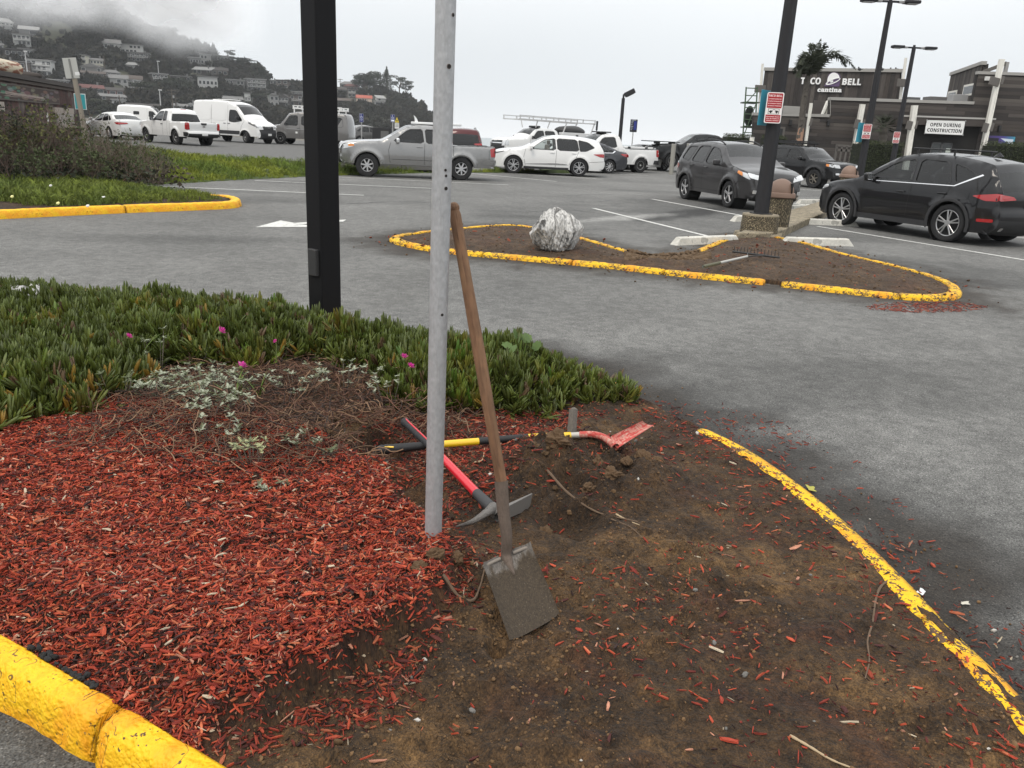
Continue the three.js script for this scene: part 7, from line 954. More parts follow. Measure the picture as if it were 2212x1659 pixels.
for(const[x,y,lab]of[[1857,150.5,'bird standing on the sign wall cap, left of the lamp post'],[1907,151,'bird on the sign wall cap just right of the lamp post'],[1924,151.5,'third bird along the sign wall cap'],[1938,151.5,'bird at the right end of the sign wall cap']]){const c=AT(x,y,-54),o=thing('bird',lab,'bird',[c.x,c.y+0.02,c.z],x),g=new THREE.SphereGeometry(0.09,10,8);g.scale(1.5,0.9,0.8);part('body',mg([g,new THREE.SphereGeometry(0.05,8,6).translate(0.1,0.1,0),box(0.12,0.02,0.06,-0.17,0.0,0)]),darkGrey,o);}
// scaffold at the left end of the building
{const o=thing('scaffold','green tubular scaffold tower at the left end of the restaurant','scaffold'),z=-52,gm=mat([0.06,0.10,0.055],0.7),P=(x,y,dz=0)=>AT(x,y,z+dz);for(const dz of[0,-1.4]){for(const[xt,xb]of[[1612,1603],[1636,1629]])part('upright',rod(P(xb,318,dz),P(xt,188,dz),0.045,0.045,6),gm,o);for(const y of[190,206,220,232,246,258,272,286])part('ledger',rod(P(1612-(y-188)*0.07,y,dz),P(1636-(y-188)*0.055,y+1,dz),0.032,0.032,6),gm,o);part('brace',rod(P(1604,300,dz),P(1634,222,dz),0.03,0.03,6),gm,o);part('brace',rod(P(1609,226,dz),P(1636,195,dz),0.03,0.03,6),gm,o);}for(const y of[222,275]){const c=P(1620,y,-0.7);part('deck_board',box(0.85,0.07,1.4,c.x,c.y,c.z),mat([0.04,0.05,0.035],0.9),o);}const c=P(1618,252,-0.7);part('debris_net',bumpy(new THREE.SphereGeometry(1,12,10).scale(0.3,0.62,0.4),0.2,2).translate(c.x,c.y,c.z),mat([0.02,0.024,0.02],0.95),o);}
// wooden fence, railing and bollards before the sea
{const o=thing('timber_fence','grey timber fence beyond the black pickup','fence'),s=56/F;for(let i=0;i<12;i++){const A=AT(1500+i*10,300,-58),h=AT(1500+i*10,295+i*0.4,-58).y;part('board',box(0.3,h,0.03,A.x,h/2,A.z+0.02*R7()),plankMats[1+i%4],o);}const a=AT(1498,296.5,-57.9),b=AT(1622,301,-57.9);part('top_rail',beam(a,b,0.1,0.08),woodGrey,o);}
{const o=thing('handrail','dark timber handrail of the ramp before the restaurant','railing'),P=(x,y)=>AT(x,y,-46.5);for(const[x0,y0,x1,y1]of[[1806,314,1862,317.5],[1806,324,1862,327]])part('rail',beam(P(x0,y0),P(x1,y1),0.1,0.12),woodGrey,o);for(let i=0;i<6;i++){const a=P(1808+i*10.5,315+i*0.6);part('baluster',box(0.1,a.y,0.1,a.x,a.y/2,a.z),woodGrey,o);}}
for(const[x,yt,z,lab]of[[1625,297,-44,'white round bollard at the left corner of the restaurant hedge'],[1456,312,-44,'pale square bollard before the black pickup door'],[1489,311,-44,'second pale bollard before the black pickup']]){const a=AT(x,yt,z),o=thing('bollard',lab,'bollard',[a.x,0,z]);part('post',cyl(0.12,0.12,a.y,14,0,a.y/2,0),x>1600?postWhite:mat([0.3,0.29,0.26],0.8),o);part('cap',cyl(0.13,0.12,0.03,14,0,a.y+0.012,0),mat([0.4,0.39,0.37],0.8),o);}
// hedges
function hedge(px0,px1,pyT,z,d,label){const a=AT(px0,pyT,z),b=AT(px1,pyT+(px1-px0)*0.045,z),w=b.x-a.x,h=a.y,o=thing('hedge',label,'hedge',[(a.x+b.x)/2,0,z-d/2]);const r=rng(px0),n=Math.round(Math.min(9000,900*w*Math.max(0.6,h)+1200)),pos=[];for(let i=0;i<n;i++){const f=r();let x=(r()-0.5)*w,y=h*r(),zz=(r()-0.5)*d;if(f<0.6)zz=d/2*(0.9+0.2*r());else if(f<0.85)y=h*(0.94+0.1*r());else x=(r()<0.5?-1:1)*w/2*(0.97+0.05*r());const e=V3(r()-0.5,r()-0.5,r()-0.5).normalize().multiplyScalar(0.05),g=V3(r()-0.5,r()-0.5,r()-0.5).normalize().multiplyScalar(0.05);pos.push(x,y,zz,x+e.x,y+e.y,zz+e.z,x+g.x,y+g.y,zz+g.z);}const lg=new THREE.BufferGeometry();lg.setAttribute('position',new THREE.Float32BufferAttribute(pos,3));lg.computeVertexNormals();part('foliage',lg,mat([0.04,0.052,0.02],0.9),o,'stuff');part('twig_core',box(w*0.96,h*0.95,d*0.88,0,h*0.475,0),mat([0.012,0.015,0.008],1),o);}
hedge(1572,1628,291,-46,1.2,'clipped hedge left of the lamp post sign, before the scaffold');hedge(1656,1700,294,-46,1.2,'low clipped hedge under the side door, behind the near lamp post');hedge(1874,1955,306,-40,2,'tall dark hedge under the small fan palm');hedge(2154,2290,309,-40,1.4,'clipped hedge before the poster window at the right edge');
// palms
function frondGeo(pts,leaf,n,droop,seed,w=0.05){const r=rng(seed),c=new THREE.CatmullRomCurve3(pts),pos=[];for(let i=0;i<n;i++){const t=0.12+0.88*i/n,p=c.getPointAt(t),d=c.getTangentAt(t),s=d.clone().cross(V3(0,1,0)).normalize(),L=leaf*Math.sin(Math.PI*(0.15+0.8*t))*(0.8+0.4*r());for(const k of[-1,1]){const e=s.clone().multiplyScalar(k*0.75).addScaledVector(d,0.55).add(V3((r()-0.5)*0.3,-droop*r()+0.15,(r()-0.5)*0.3)).normalize(),q=p.clone().addScaledVector(e,L),m=p.clone().addScaledVector(e,L*0.45).add(V3(0,0.04,0)),wv=d.clone().multiplyScalar(w*0.5);pos.push(p.x,p.y,p.z,m.x-wv.x,m.y-wv.y,m.z-wv.z,m.x+wv.x,m.y+wv.y,m.z+wv.z,m.x-wv.x,m.y-wv.y,m.z-wv.z,q.x,q.y,q.z,m.x+wv.x,m.y+wv.y,m.z+wv.z);}}const g=new THREE.BufferGeometry();g.setAttribute('position',new THREE.Float32BufferAttribute(pos,3));g.computeVertexNormals();return mg([g,tube(pts,0.02,12,4)]);}
const palmLeaf=mat([0.038,0.046,0.026],0.8),palmBark=mat([0.105,0.093,0.08],0.95);
{const z=-45,B=AT(1727,300,z),Tp=AT(1745,166,z),o=thing('palm_tree','tall shaggy palm before the sign wall, its fronds blown to the left and up','palm tree',[B.x,0,z]),loc=(px,py,dz=0)=>AT(px,py,z).sub(V3(B.x,0,z)).add(V3(0,0,dz));const foot=V3(-0.15,0,0),top=loc(1745,166);
const tr=taperTube([foot,loc(1729,285),loc(1736,225),top],t=>0.165-0.045*t+0.016*Math.sin(t*90),60,14);part('trunk',tr,mat([0.10,0.09,0.078],0.95,{bumpMap:kBump,bumpScale:0.06}),o);
const stubs=[];for(let i=0;i<260;i++){const t=R7(),a=R7()*6.28,c=new THREE.CatmullRomCurve3([foot,loc(1729,285),loc(1736,225),top]).getPoint(0.12+0.88*t),r=0.155-0.045*t;stubs.push(box(0.09,0.2,0.05,c.x+Math.cos(a)*r,c.y,c.z+Math.sin(a)*r,(R7()-0.5)*0.5,-a+Math.PI/2,0.25*(R7()-0.5)));}part('leaf_bases',stubs,palmBark,o,'stuff');part('bare_trunk_patch',cyl(0.178,0.165,0.75,14,loc(1728.5,290).x,loc(1728.5,292).y,0),mat([0.36,0.22,0.15],0.9),o);
const tip=(x,y,dz)=>loc(x,y,dz),F_=[[1770,86,0.2],[1762,92,-0.6],[1776,96,0.5],[1752,100,0.3],[1779,110,-0.4],[1745,112,-0.5],[1772,104,0.9],[1758,112,0.9],[1781,128,0.3],[1728,128,0.3],[1722,142,0.6],[1719,158,-0.4],[1721,168,0.2],[1845,151,0.2],[1838,143,-0.6],[1822,138,0.4],[1733,150,0.6],[1764,140,-1.2]];
F_.forEach(([x,y,dz],i)=>{const e=tip(x,y,dz),up=y<130?0.2:0.55,m=top.clone().lerp(e,0.5).add(V3(0,up*(x>1800?1.6:1),dz*0.3)),q=top.clone().lerp(e,0.8).add(V3(0,up*0.75*(x>1800?1.3:1),0));part('frond',frondGeo([top.clone(),m,q,e],x>1800?0.66:0.6,54,0.7,i+9,0.07),palmLeaf,o);});
}
{const z=-41,B=AT(1906,320,z),C=AT(1909,274,z),o=thing('palm_tree','small round fan palm above the dark hedge between the lamp posts','palm tree',[B.x,0,z]);part('trunk',taperTube([V3(0,0,0),V3(0,C.y*0.6,0),V3(C.x-B.x,C.y,0)],t=>0.19+0.02*Math.sin(t*70),40,12),palmBark,o);const top=V3(C.x-B.x,C.y,0),r=rng(3);for(let i=0;i<26;i++){const a=i*2.4,el=-0.4+1.7*(i/26),d=V3(Math.cos(a)*Math.cos(el),Math.sin(el),Math.sin(a)*Math.cos(el)),e=top.clone().addScaledVector(d,0.75),pos=[];for(let k=0;k<15;k++){const f=(k/14-0.5)*2.2,s=V3(-Math.sin(a),0,Math.cos(a)),q=d.clone().multiplyScalar(Math.cos(f)).addScaledVector(s,Math.sin(f)).normalize(),b=top.clone().addScaledVector(d,0.32),tipp=b.clone().addScaledVector(q,0.42+0.12*r()).add(V3(0,-0.1*r(),0)),w=s.clone().multiplyScalar(0.02);pos.push(b.x-w.x,b.y,b.z-w.z,b.x+w.x,b.y+0.01,b.z+w.z,tipp.x,tipp.y,tipp.z);}const g=new THREE.BufferGeometry();g.setAttribute('position',new THREE.Float32BufferAttribute(pos,3));g.computeVertexNormals();part('frond',mg([g,rod(top,top.clone().addScaledVector(d,0.34),0.015,0.01,4)]),palmLeaf,o);}}
// the rust coloured pump house at the left
{
const PW=new Wall(AT(-260,240,-24),AT(172,250,-48)),q=(px,py)=>PW.uv(px,py),o=thing('pump_house','low rust coloured concrete building with a mural and louvred vent at the left edge','building');const h=q(150,188)[1],u1=q(171,240)[0],rust=tex(512,(u,v)=>{const a=fbm(u*5,v*5,5,500,5),b=fbm(u*14,v*14,4,501,14),st=fbm(u*20,v*3,3,502,20);const g=sstep(a,0.5,0.66),k=0.8+0.5*(b-0.5)-0.25*sstep(st,0.5,0.7);return[lerp(0.36,0.44,g)*k,lerp(0.235,0.40,g)*k,lerp(0.215,0.375,g)*k];});
const wg=poly3(PW,[[0,0],[0,h],[u1,h],[u1,0]],7,0),p=wg.attributes.position,uv=new Float32Array(p.count*2);for(let i=0;i<p.count;i++){const l=V3(p.getX(i),p.getY(i),p.getZ(i)).sub(PW.A);uv[i*2]=(l.dot(PW.d)+l.dot(PW.n))/5;uv[i*2+1]=p.getY(i)/5;}wg.setAttribute('uv',new THREE.BufferAttribute(uv,2));part('wall',wg,mat([0.9,0.9,0.9],0.95,{map:rust,bumpMap:kBump,bumpScale:0.02}),o);
const bar=(a,b,c,d,t,off,m,nm,par=o)=>part(nm,poly3(PW,[[a,b],[a,d],[c,d],[c,b]],t,off),m,par);const corn=mat([0.05,0.042,0.038],0.9);
bar(0,h-0.04,u1+0.2,h+0.16,7.4,0.22,corn,'cornice');bar(0,h-0.2,u1+0.1,h-0.06,7.2,0.11,mat([0.075,0.06,0.052],0.9),'cornice_step');
// mural
const mu=canvasTex(512,128,(g,w,hh)=>{g.fillStyle='#3b2f2b';g.fillRect(0,0,w,hh);const r=rng(12);for(let i=0;i<60;i++){const x=r()*w;g.fillStyle=x<250&&r()<0.6?`rgba(${70 + 30 * r()},${125 + 30 * r()},${112 + 20 * r()},0.6)`:`rgba(${110 + 60 * r()},${104 + 50 * r()},${98 + 40 * r()},0.45)`;g.beginPath();g.arc(x,r()*hh,5+17*r(),0,7);g.fill();}g.strokeStyle='#93877f';g.lineWidth=4;for(let i=0;i<9;i++){g.beginPath();const y=66+i*6*r();g.moveTo(90+200*r(),y);for(let k=0;k<6;k++)g.lineTo(150+k*50,y+14*(r()-0.5)+k*3);g.stroke();}});
{const a=q(-60,195),b=q(127,226),a2=q(127,196);const m=bar(a[0],b[1],b[0],a2[1],0.05,0.06,mat([0.09,0.075,0.066],0.9),'mural_panel');const g=new THREE.PlaneGeometry(b[0]-a[0]-0.15,a2[1]-b[1]-0.12),c=PW.to((a[0]+b[0])/2,(a2[1]+b[1])/2,0.064);g.rotateY(PW.turn);g.translate(c.x,c.y,c.z);part('mural',g,mat([1,1,1],0.9,{map:mu}),m);}
{const a=q(117,244),b=q(157,269),v=bar(a[0],b[1],b[0],a[1],0.04,0.03,mat([0.012,0.011,0.01],0.9),'vent'),fm=mat([0.30,0.26,0.225],0.9);bar(a[0]-0.2,a[1],b[0]+0.2,a[1]+0.28,0.1,0.1,fm,'vent_lintel');bar(a[0]-0.2,b[1]-0.16,b[0]+0.2,b[1],0.14,0.14,fm,'vent_sill');const n=9,mid=(a[0]+b[0])/2;for(let i=0;i<n;i++)for(const[x0,x1]of[[a[0]+0.03,mid-0.04],[mid+0.04,b[0]-0.03]]){const y=lerp(b[1],a[1],(i+0.5)/n),A=PW.to(x0,y,0.07),B=PW.to(x1,y,0.07);part('slat',beam(A,B,0.09,0.05),mat([0.34,0.31,0.28],0.8),v);}part('mullion',beam(PW.to(mid,b[1],0.08),PW.to(mid,a[1],0.08),0.06,0.08),fm,v);}
{const a=q(-6,219),b=q(8,240);bar(a[0],b[1],b[0],a[1],0.06,0.06,mat([0.34,0.3,0.26],0.9),'small_vent');bar(a[0],b[1]+0.12,b[0]-0.16,a[1]-0.2,0.03,0.068,mat([0.03,0.028,0.026],0.9),'vent_opening');const c=q(135,231),w=PW.to(c[0],c[1],0.12);part('wall_box',rbox(0.28,0.2,0.22,0.02,w.x,w.y,w.z,0,PW.turn,0),corn,o);const e=q(102,253),f=PW.to(e[0],e[1],0.012);part('notice',box(0.3,0.42,0.02,f.x,f.y,f.z,0,PW.turn,0),mat([0.55,0.53,0.5],0.8),o);}
const pipe=thing('roof_pipe','fat pale pipe with rust stains lying on the pump house roof','pipe'),pm=tex(256,(u,v)=>{const k=fbm(u*9,v*4,4,510,9),g=sstep(k,0.5,0.62);return[lerp(0.78,0.5,g),lerp(0.73,0.3,g),lerp(0.64,0.2,g)];});const A=q(-200,150),B=q(97,164);const a3=PW.to(A[0],h+0.55,-1.2),b3=PW.to(q(94,165)[0],h+0.55,-1.2);const pg=rod(a3,b3,0.34,0.34,20);cylUV(pg,2,4);part('pipe',pg,mat([1,1,1],0.7,{map:pm}),pipe);part('flange',[cyl(0.36,0.36,0.1,18,b3.x,b3.y,b3.z,Math.PI/2,0,1.2)],corn,pipe);part('vent_hood',bumpy(new THREE.SphereGeometry(0.34,12,8).scale(1.7,0.6,0.7),0.2,3).translate(...PW.to(q(112,166)[0],h+0.34,-1).toArray()),corn,pipe);
}
// things beyond the left car park
{const z=-53,a=AT(826,283,z),o=thing('utility_box','low dark cabinet behind the silver pickup windscreen','cabinet',[a.x,0.0,z]);part('cabinet',rbox(1.2,a.y+0.2,0.6,0.03,0,(a.y+0.2)/2,0),mat([0.02,0.02,0.022],0.7),o);part('door_panel',rbox(0.5,0.5,0.03,0.01,0.2,a.y-0.25,0.31),mat([0.12,0.12,0.12],0.6),o);}
// ---------------------------------------------------------------- posts, tools and small plants of the near bed
const R8=rng(88);
const galvMap=tex(512,(u,v)=>{const a=fbm(u*8,v*14,4,600,8),b=fbm(u*40,v*40,3,601,40),s=fbm(u*26,v*4,3,602,26),g=0.70+0.07*(a-0.5)+0.10*(b-0.5)-0.03*sstep(s,0.6,0.8);return[g,g*1.0,g*1.005];});
{
const z0=G(935.5,1157,0.2),A=V3(z0.x,0.02,z0.z),T=AT(966.5,-140,-2.5),o=thing('metal_pole','leaning galvanised steel pole standing in the mulch, shovel propped against it','pole',[0,0,0]);
const d=T.clone().sub(A),up=d.clone().normalize(),g=new THREE.CylinderGeometry(0.0305,0.0305,d.length(),40,30,true);cylUV(g,0.6,4.2);g.translate(0,d.length()/2,0);g.applyQuaternion(new THREE.Quaternion().setFromUnitVectors(V3(0,1,0),up));g.translate(A.x,A.y,A.z);
part('tube',g,mat([0.9,0.91,0.92],0.5,{map:galvMap,metalness:0.3,bumpMap:kBump,bumpScale:0.0012}),o);part('end_cap',cyl(0.03,0.03,0.01,24,T.x,T.y,T.z),mat([0.3,0.3,0.3],0.5),o);
for(const[px,py,r]of[[977,34,0.0045],[969,146,0.006],[962,365,0.0036],[963,378,0.0036],[963,407,0.0048],[955,676,0.0042]]){const q=ray(px,py),base=A.clone(),c=V3(0,EYE,0);let best=null;for(let t=0;t<1;t+=0.002){const p=A.clone().addScaledVector(d,t),w=toPx(p);if(best===null||Math.abs(w[1]-py)<best[0])best=[Math.abs(w[1]-py),p,w[0]];}const off=(px-best[2])/F*best[1].clone().sub(c).length();const k=clamp(off/0.0305,-0.9,0.9),toCam=c.clone().sub(best[1]).setY(0).normalize(),sd=V3(-toCam.z,0,toCam.x).negate().multiplyScalar(-1);const s=V3(toCam.z,0,-toCam.x);const n=toCam.clone().multiplyScalar(Math.sqrt(1-k*k)).addScaledVector(s,k*(s.x>0?1:-1)).normalize();const h=cyl(r,r,0.002,14,0,0,0);h.applyQuaternion(new THREE.Quaternion().setFromUnitVectors(V3(0,1,0),n));const p=best[1].clone().addScaledVector(n,0.0305);h.translate(p.x,p.y,p.z);part('bolt_hole',h,mat([0.012,0.011,0.01],0.9),o);const rg=new THREE.TorusGeometry(r*1.05,r*0.22,6,16);rg.applyQuaternion(new THREE.Quaternion().setFromUnitVectors(V3(0,0,1),n));rg.translate(p.x,p.y,p.z);part('rust_ring',rg,mat([0.12,0.10,0.09],0.9),o);}
}
{const a=G(703.5,708,0.1),o=thing('steel_post','thick black square steel post rising out of the ice plant','post',[a.x,0,a.z],Math.atan2(-a.x,-a.z)+0.62),blk=pmat([0.007,0.007,0.008],0.6,{specularIntensity:0.35});part('shaft',rbox(0.178,5.2,0.178,0.012,0,2.6,0),blk,o);part('junction_box',[rbox(0.10,0.20,0.05,0.008,-0.095,0.62,0.01,0,Math.PI/2,0)],mat([0.06,0.06,0.06],0.6,{map:galvMap}),o);}
// shovel
const woodMap=tex(256,(u,v)=>{const k=0.5+0.5*(fbm(u*22,v*5,4,610,22)-0.5)*2,st=fbm(u*5,v*7,3,611,5),dk=0.25*sstep(fbm(u*30,v*40,2,612,30),0.6,0.75);return[lerp(0.40,0.56,k)-0.12*(st-0.5)-0.18*dk,lerp(0.30,0.42,k)-0.12*(st-0.5)-0.15*dk,lerp(0.22,0.31,k)-0.10*(st-0.5)-0.12*dk];});
const handleWood=mat([0.9,0.88,0.86],0.75,{map:woodMap,bumpMap:kBump,bumpScale:0.001});
const dirtySteel=mat([1,1,1],0.75,{metalness:0.15,bumpMap:soilBump,bumpScale:0.003,map:tex(512,(u,v)=>{const a=fbm(u*7,v*7,4,620,7),b=fbm(u*60,v*60,3,621,60),d=sstep(v+0.35*(a-0.5),0.03,0.16),g=0.40+0.2*(b-0.5),sp=hash(Math.floor(u*200),Math.floor(v*200),622)>0.997?0.35:0;return[lerp(g,0.235+0.14*(b-0.5),d)+sp,lerp(g*0.95,0.195+0.13*(b-0.5),d)+sp,lerp(g*0.9,0.145+0.11*(b-0.5),d)+sp];})});
{
const o=thing('shovel','long handled square shovel caked in earth, leaning on the galvanised pole','shovel');
const top=AT(980.5,449,-2.585),yB=(px,py)=>{const q=G(px,py,0.11);return soilTop(q.x,q.z)+0.006;},B0=G(1100,1386,yB(1100,1386)),B1=G(1208,1328,yB(1208,1328)),bc=B0.clone().add(B1).multiplyScalar(0.5),zT=-2.40;
const T0=AT(1044,1226,zT+0.03),T1=AT(1146,1181,zT-0.07),S=AT(1094,1200,zT-0.04),N1=AT(1083,1040,-2.475);
const line=t=>top.clone().lerp(N1,t);
part('handle',taperTube([top,line(0.35),line(0.7),N1.clone().lerp(line(1.02),1)],t=>0.0195*(t<0.02?0.75:1)-0.001*Math.sin(t*9)+0.001*t,40,18),handleWood,o);part('handle_end',new THREE.SphereGeometry(0.0185,16,10).translate(top.x,top.y,top.z),handleWood,o);
const neck=[line(0.995),N1.clone().lerp(S,0.35).add(V3(0.0,0,0.006)),N1.clone().lerp(S,0.72).add(V3(0.006,0,0.012)),S.clone().add(V3(0,0,0.004)),S.clone().lerp(bc,0.3).add(V3(0,0,-0.004))];
part('socket',taperTube(neck,t=>0.0235-0.007*t+(t>0.8?-0.0135*(t-0.8)/0.2:0),40,18),mat([0.30,0.225,0.175],0.8,{metalness:0.1,map:galvMap,bumpMap:soilBump,bumpScale:0.004}),o);
const nU=24,nV=26,pos=[],uv=[],idx=[],nrm=T1.clone().sub(T0).cross(B0.clone().sub(T0)).normalize();if(nrm.z<0)nrm.negate();
for(const side of[0,1])for(let j=0;j<=nV;j++)for(let i=0;i<=nU;i++){const u=i/nU,v=j/nV,c=(u-0.5)*2;const p=T0.clone().lerp(T1,u).lerp(B0.clone().lerp(B1,u),v);const sh=v<0.1?-0.028*(1-v/0.1)*Math.max(0,1-Math.pow(Math.abs(c),2)*1.0)*-1:0;const dish=-0.016*(1-c*c)*(1-0.7*v)+0.012*Math.pow(Math.abs(c),6)+(v<0.05?0.014*(1-v/0.05)*sstep(Math.abs(c),0.25,0.35):0)+0.012*Math.exp(-c*c*40)*Math.exp(-v*5);p.addScaledVector(nrm,dish-side*0.0022);p.add(V3(0,0,0)).addScaledVector(T0.clone().sub(B0).normalize(),sh);pos.push(p.x,p.y,p.z);uv.push(u,v);}
const q=(nU+1)*(nV+1);for(let s=0;s<2;s++)for(let j=0;j<nV;j++)for(let i=0;i<nU;i++){const a=s*q+j*(nU+1)+i;idx.push(a,a+1,a+nU+1,a+1,a+nU+2,a+nU+1);}for(let j=0;j<nV;j++)for(const e of[0,nU]){const a=j*(nU+1)+e;idx.push(a,a+nU+1,a+q,a+nU+1,a+nU+1+q,a+q);}for(let i=0;i<nU;i++)for(const e of[0,nV]){const a=e*(nU+1)+i;idx.push(a,a+1,a+q,a+1,a+1+q,a+q);}
const g=new THREE.BufferGeometry();g.setAttribute('position',new THREE.Float32BufferAttribute(pos,3));g.setAttribute('uv',new THREE.Float32BufferAttribute(uv,2));g.setIndex(idx);g.computeVertexNormals();part('blade',g,dirtySteel,o);
part('foot_step',[rod(T0.clone().addScaledVector(nrm,0.004),T0.clone().lerp(T1,0.36).addScaledVector(nrm,-0.004).addScaledVector(T0.clone().sub(B0).normalize(),0.01),0.006,0.006,8),rod(T1.clone().addScaledVector(nrm,0.004),T1.clone().lerp(T0,0.36).addScaledVector(nrm,-0.004).addScaledVector(T0.clone().sub(B0).normalize(),0.01),0.006,0.006,8)],mat([0.24,0.21,0.18],0.8,{metalness:0.3}),o);
}
// pick mattock
{
const o=thing('pick_mattock','pick mattock with a red and black handle lying under the shovel','pick mattock'),H=(px,py,y)=>G(px,py,y),a=H(874,911,0.2),b=H(905,942,0.195),c=H(957,990,0.185),d=H(1031,1067,0.165),e=H(1066,1102,0.155),red=pmat([0.62,0.014,0.028],0.35,{clearcoat:0.5}),blk=mat([0.022,0.022,0.024],0.7),st=mat([0.42,0.39,0.355],0.5,{metalness:0.4,map:galvMap,bumpMap:kBump,bumpScale:0.004});
part('grip',taperTube([a,a.clone().lerp(c,0.3),a.clone().lerp(c,0.7),a.clone().lerp(c,0.86)],t=>0.0185+(t<0.1?0.004:0)+0.0012*Math.sin(t*70),60,16),blk,o);part('grip_stripe',tube([a.clone().add(V3(0.004,0.019,0.005)),a.clone().lerp(c,0.5).add(V3(0.003,0.018,0.004)),a.clone().lerp(c,0.84).add(V3(0.003,0.017,0.004))],0.0045,20,6),red,o);
part('handle',taperTube([a.clone().lerp(c,0.84),c,c.clone().lerp(d,0.5),d],t=>0.0175+0.003*t,30,18),red,o);part('collar',taperTube([d.clone().lerp(c,0.02),d.clone().lerp(e,0.4),e],t=>0.021+0.003*Math.min(1,t*2),20,16),mat([0.045,0.045,0.047],0.65),o);
const ax=e.clone().sub(d).normalize(),eye=taperTube([e.clone().addScaledVector(ax,-0.018),e.clone().addScaledVector(ax,0.02),e.clone().addScaledVector(ax,0.05)],t=>0.026-0.004*Math.abs(t-0.5),16,18);part('eye',eye,st,o);
const p0=H(1050,1108,0.185),p1=H(1020,1127,0.165),p2=H(985,1138,0.125);part('pick_spike',taperTube([e.clone().add(V3(0,0.012,0)),p0,p1,p2],t=>0.02*(1-t)+0.0035,24,8),st,o);
const q0=H(1092,1106,0.165),q1=H(1146,1083,0.13),dir=q1.clone().sub(q0).normalize(),up=V3(0.12,0.95,-0.25).normalize(),pos=[],ws=[[e.clone().add(V3(0.01,0.004,0)),0.018,0.016],[q0,0.026,0.009],[q0.clone().lerp(q1,0.5),0.03,0.006],[q1,0.034,0.003]],nn=dir.clone().cross(up).normalize();const ring=ws.map(([c,w,t])=>[c.clone().addScaledVector(up,w).addScaledVector(nn,t),c.clone().addScaledVector(up,w).addScaledVector(nn,-t),c.clone().addScaledVector(up,-w).addScaledVector(nn,-t),c.clone().addScaledVector(up,-w).addScaledVector(nn,t)]);const add=(...v)=>v.forEach(k=>pos.push(k.x,k.y,k.z));for(let i=0;i<3;i++)for(let k=0;k<4;k++){const A=ring[i][k],B=ring[i][(k+1)%4],C=ring[i+1][k],D=ring[i+1][(k+1)%4];add(A,C,B,B,C,D);}add(ring[3][0],ring[3][1],ring[3][2],ring[3][0],ring[3][2],ring[3][3]);const g=new THREE.BufferGeometry();g.setAttribute('position',new THREE.Float32BufferAttribute(pos,3));g.computeVertexNormals();part('adze_blade',g,st,o);
}
// trenching shovel with a yellow and black handle
{
const o=thing('trench_shovel','narrow trench shovel with a yellow and black handle and red blade, lying behind the pole','shovel'),H=(px,py,y)=>G(px,py,y),yel=pmat([0.78,0.49,0.012],0.35,{clearcoat:0.5}),blk=mat([0.014,0.014,0.015],0.6),redM=mat([1,1,1],0.6,{map:tex(256,(u,v)=>{const k=sstep(fbm(u*9,v*9,4,640,9),0.40,0.52),s=fbm(u*40,v*3,3,641,40),d=0.5*sstep(fbm(u*16,v*16,3,642,16),0.6,0.7);return[lerp(0.70,0.74,k)-0.2*d,lerp(0.26,0.56,k*s*1.5)-0.14*d,lerp(0.23,0.50,k*s*1.5)-0.14*d];})});
const p=(px,py,y=0.17)=>H(px,py,y),a=p(823,972),L=(x0,y0,x1,y1,r,m,nm,rr)=>part(nm,taperTube([p(x0,y0),p((x0+x1)/2,(y0+y1)/2),p(x1,y1)],rr||(()=>r),24,18),m,o);
L(822,972,918,962.5,0,blk,'grip',t=>0.0235-0.004*t+0.001*Math.sin(t*60));part('grip_end',new THREE.SphereGeometry(0.0235,18,12).translate(a.x,a.y,a.z),blk,o);{const h=p(838,964,0.2);part('hang_slot',rbox(0.055,0.006,0.012,0.003,p(838,964,0.19).x,0.187,p(838,964,0.19).z),yel,o);}
L(917,962.6,1034,953.2,0.0175,yel,'handle');L(1033.5,953.3,1140,944.7,0.0183,blk,'middle_grip');L(1139.5,944.8,1232,940.5,0.0175,yel,'handle');L(1228,940.6,1256,939.4,0.0155,mat([0.5,0.47,0.42],0.5,{metalness:0.4}),'ferrule');
part('neck',taperTube([p(1252,938.8,0.172),p(1280,938.5,0.18),p(1304,945,0.185),p(1322,958,0.18),p(1330,966,0.175)],t=>0.0165+0.003*t,24,16),redM,o);
const c4=[p(1318,946,0.2),p(1333,971,0.165),p(1411,921,0.2),p(1386,912,0.235)],nU=14,nV=8,pos=[],uv=[],idx=[];const n=c4[1].clone().sub(c4[0]).cross(c4[3].clone().sub(c4[0])).normalize();if(n.y<0)n.negate();
for(const s of[0,1])for(let j=0;j<=nV;j++)for(let i=0;i<=nU;i++){const u=i/nU,v=j/nV,q=c4[0].clone().lerp(c4[3],u).lerp(c4[1].clone().lerp(c4[2],u),v),k=(v-0.5)*2;q.addScaledVector(n,0.012*k*k-s*0.003);pos.push(q.x,q.y,q.z);uv.push(u,v);}const Q=(nU+1)*(nV+1);for(let s=0;s<2;s++)for(let j=0;j<nV;j++)for(let i=0;i<nU;i++){const a_=s*Q+j*(nU+1)+i;idx.push(a_,a_+1,a_+nU+1,a_+1,a_+nU+2,a_+nU+1);}for(let i=0;i<nU;i++)for(const e of[0,nV]){const a_=e*(nU+1)+i;idx.push(a_,a_+1,a_+Q,a_+1,a_+1+Q,a_+Q);}for(let j=0;j<nV;j++)for(const e of[0,nU]){const a_=j*(nU+1)+e;idx.push(a_,a_+nU+1,a_+Q,a_+nU+1,a_+nU+1+Q,a_+Q);}
const g=new THREE.BufferGeometry();g.setAttribute('position',new THREE.Float32BufferAttribute(pos,3));g.setAttribute('uv',new THREE.Float32BufferAttribute(uv,2));g.setIndex(idx);g.computeVertexNormals();part('blade',g,redM,o);
}
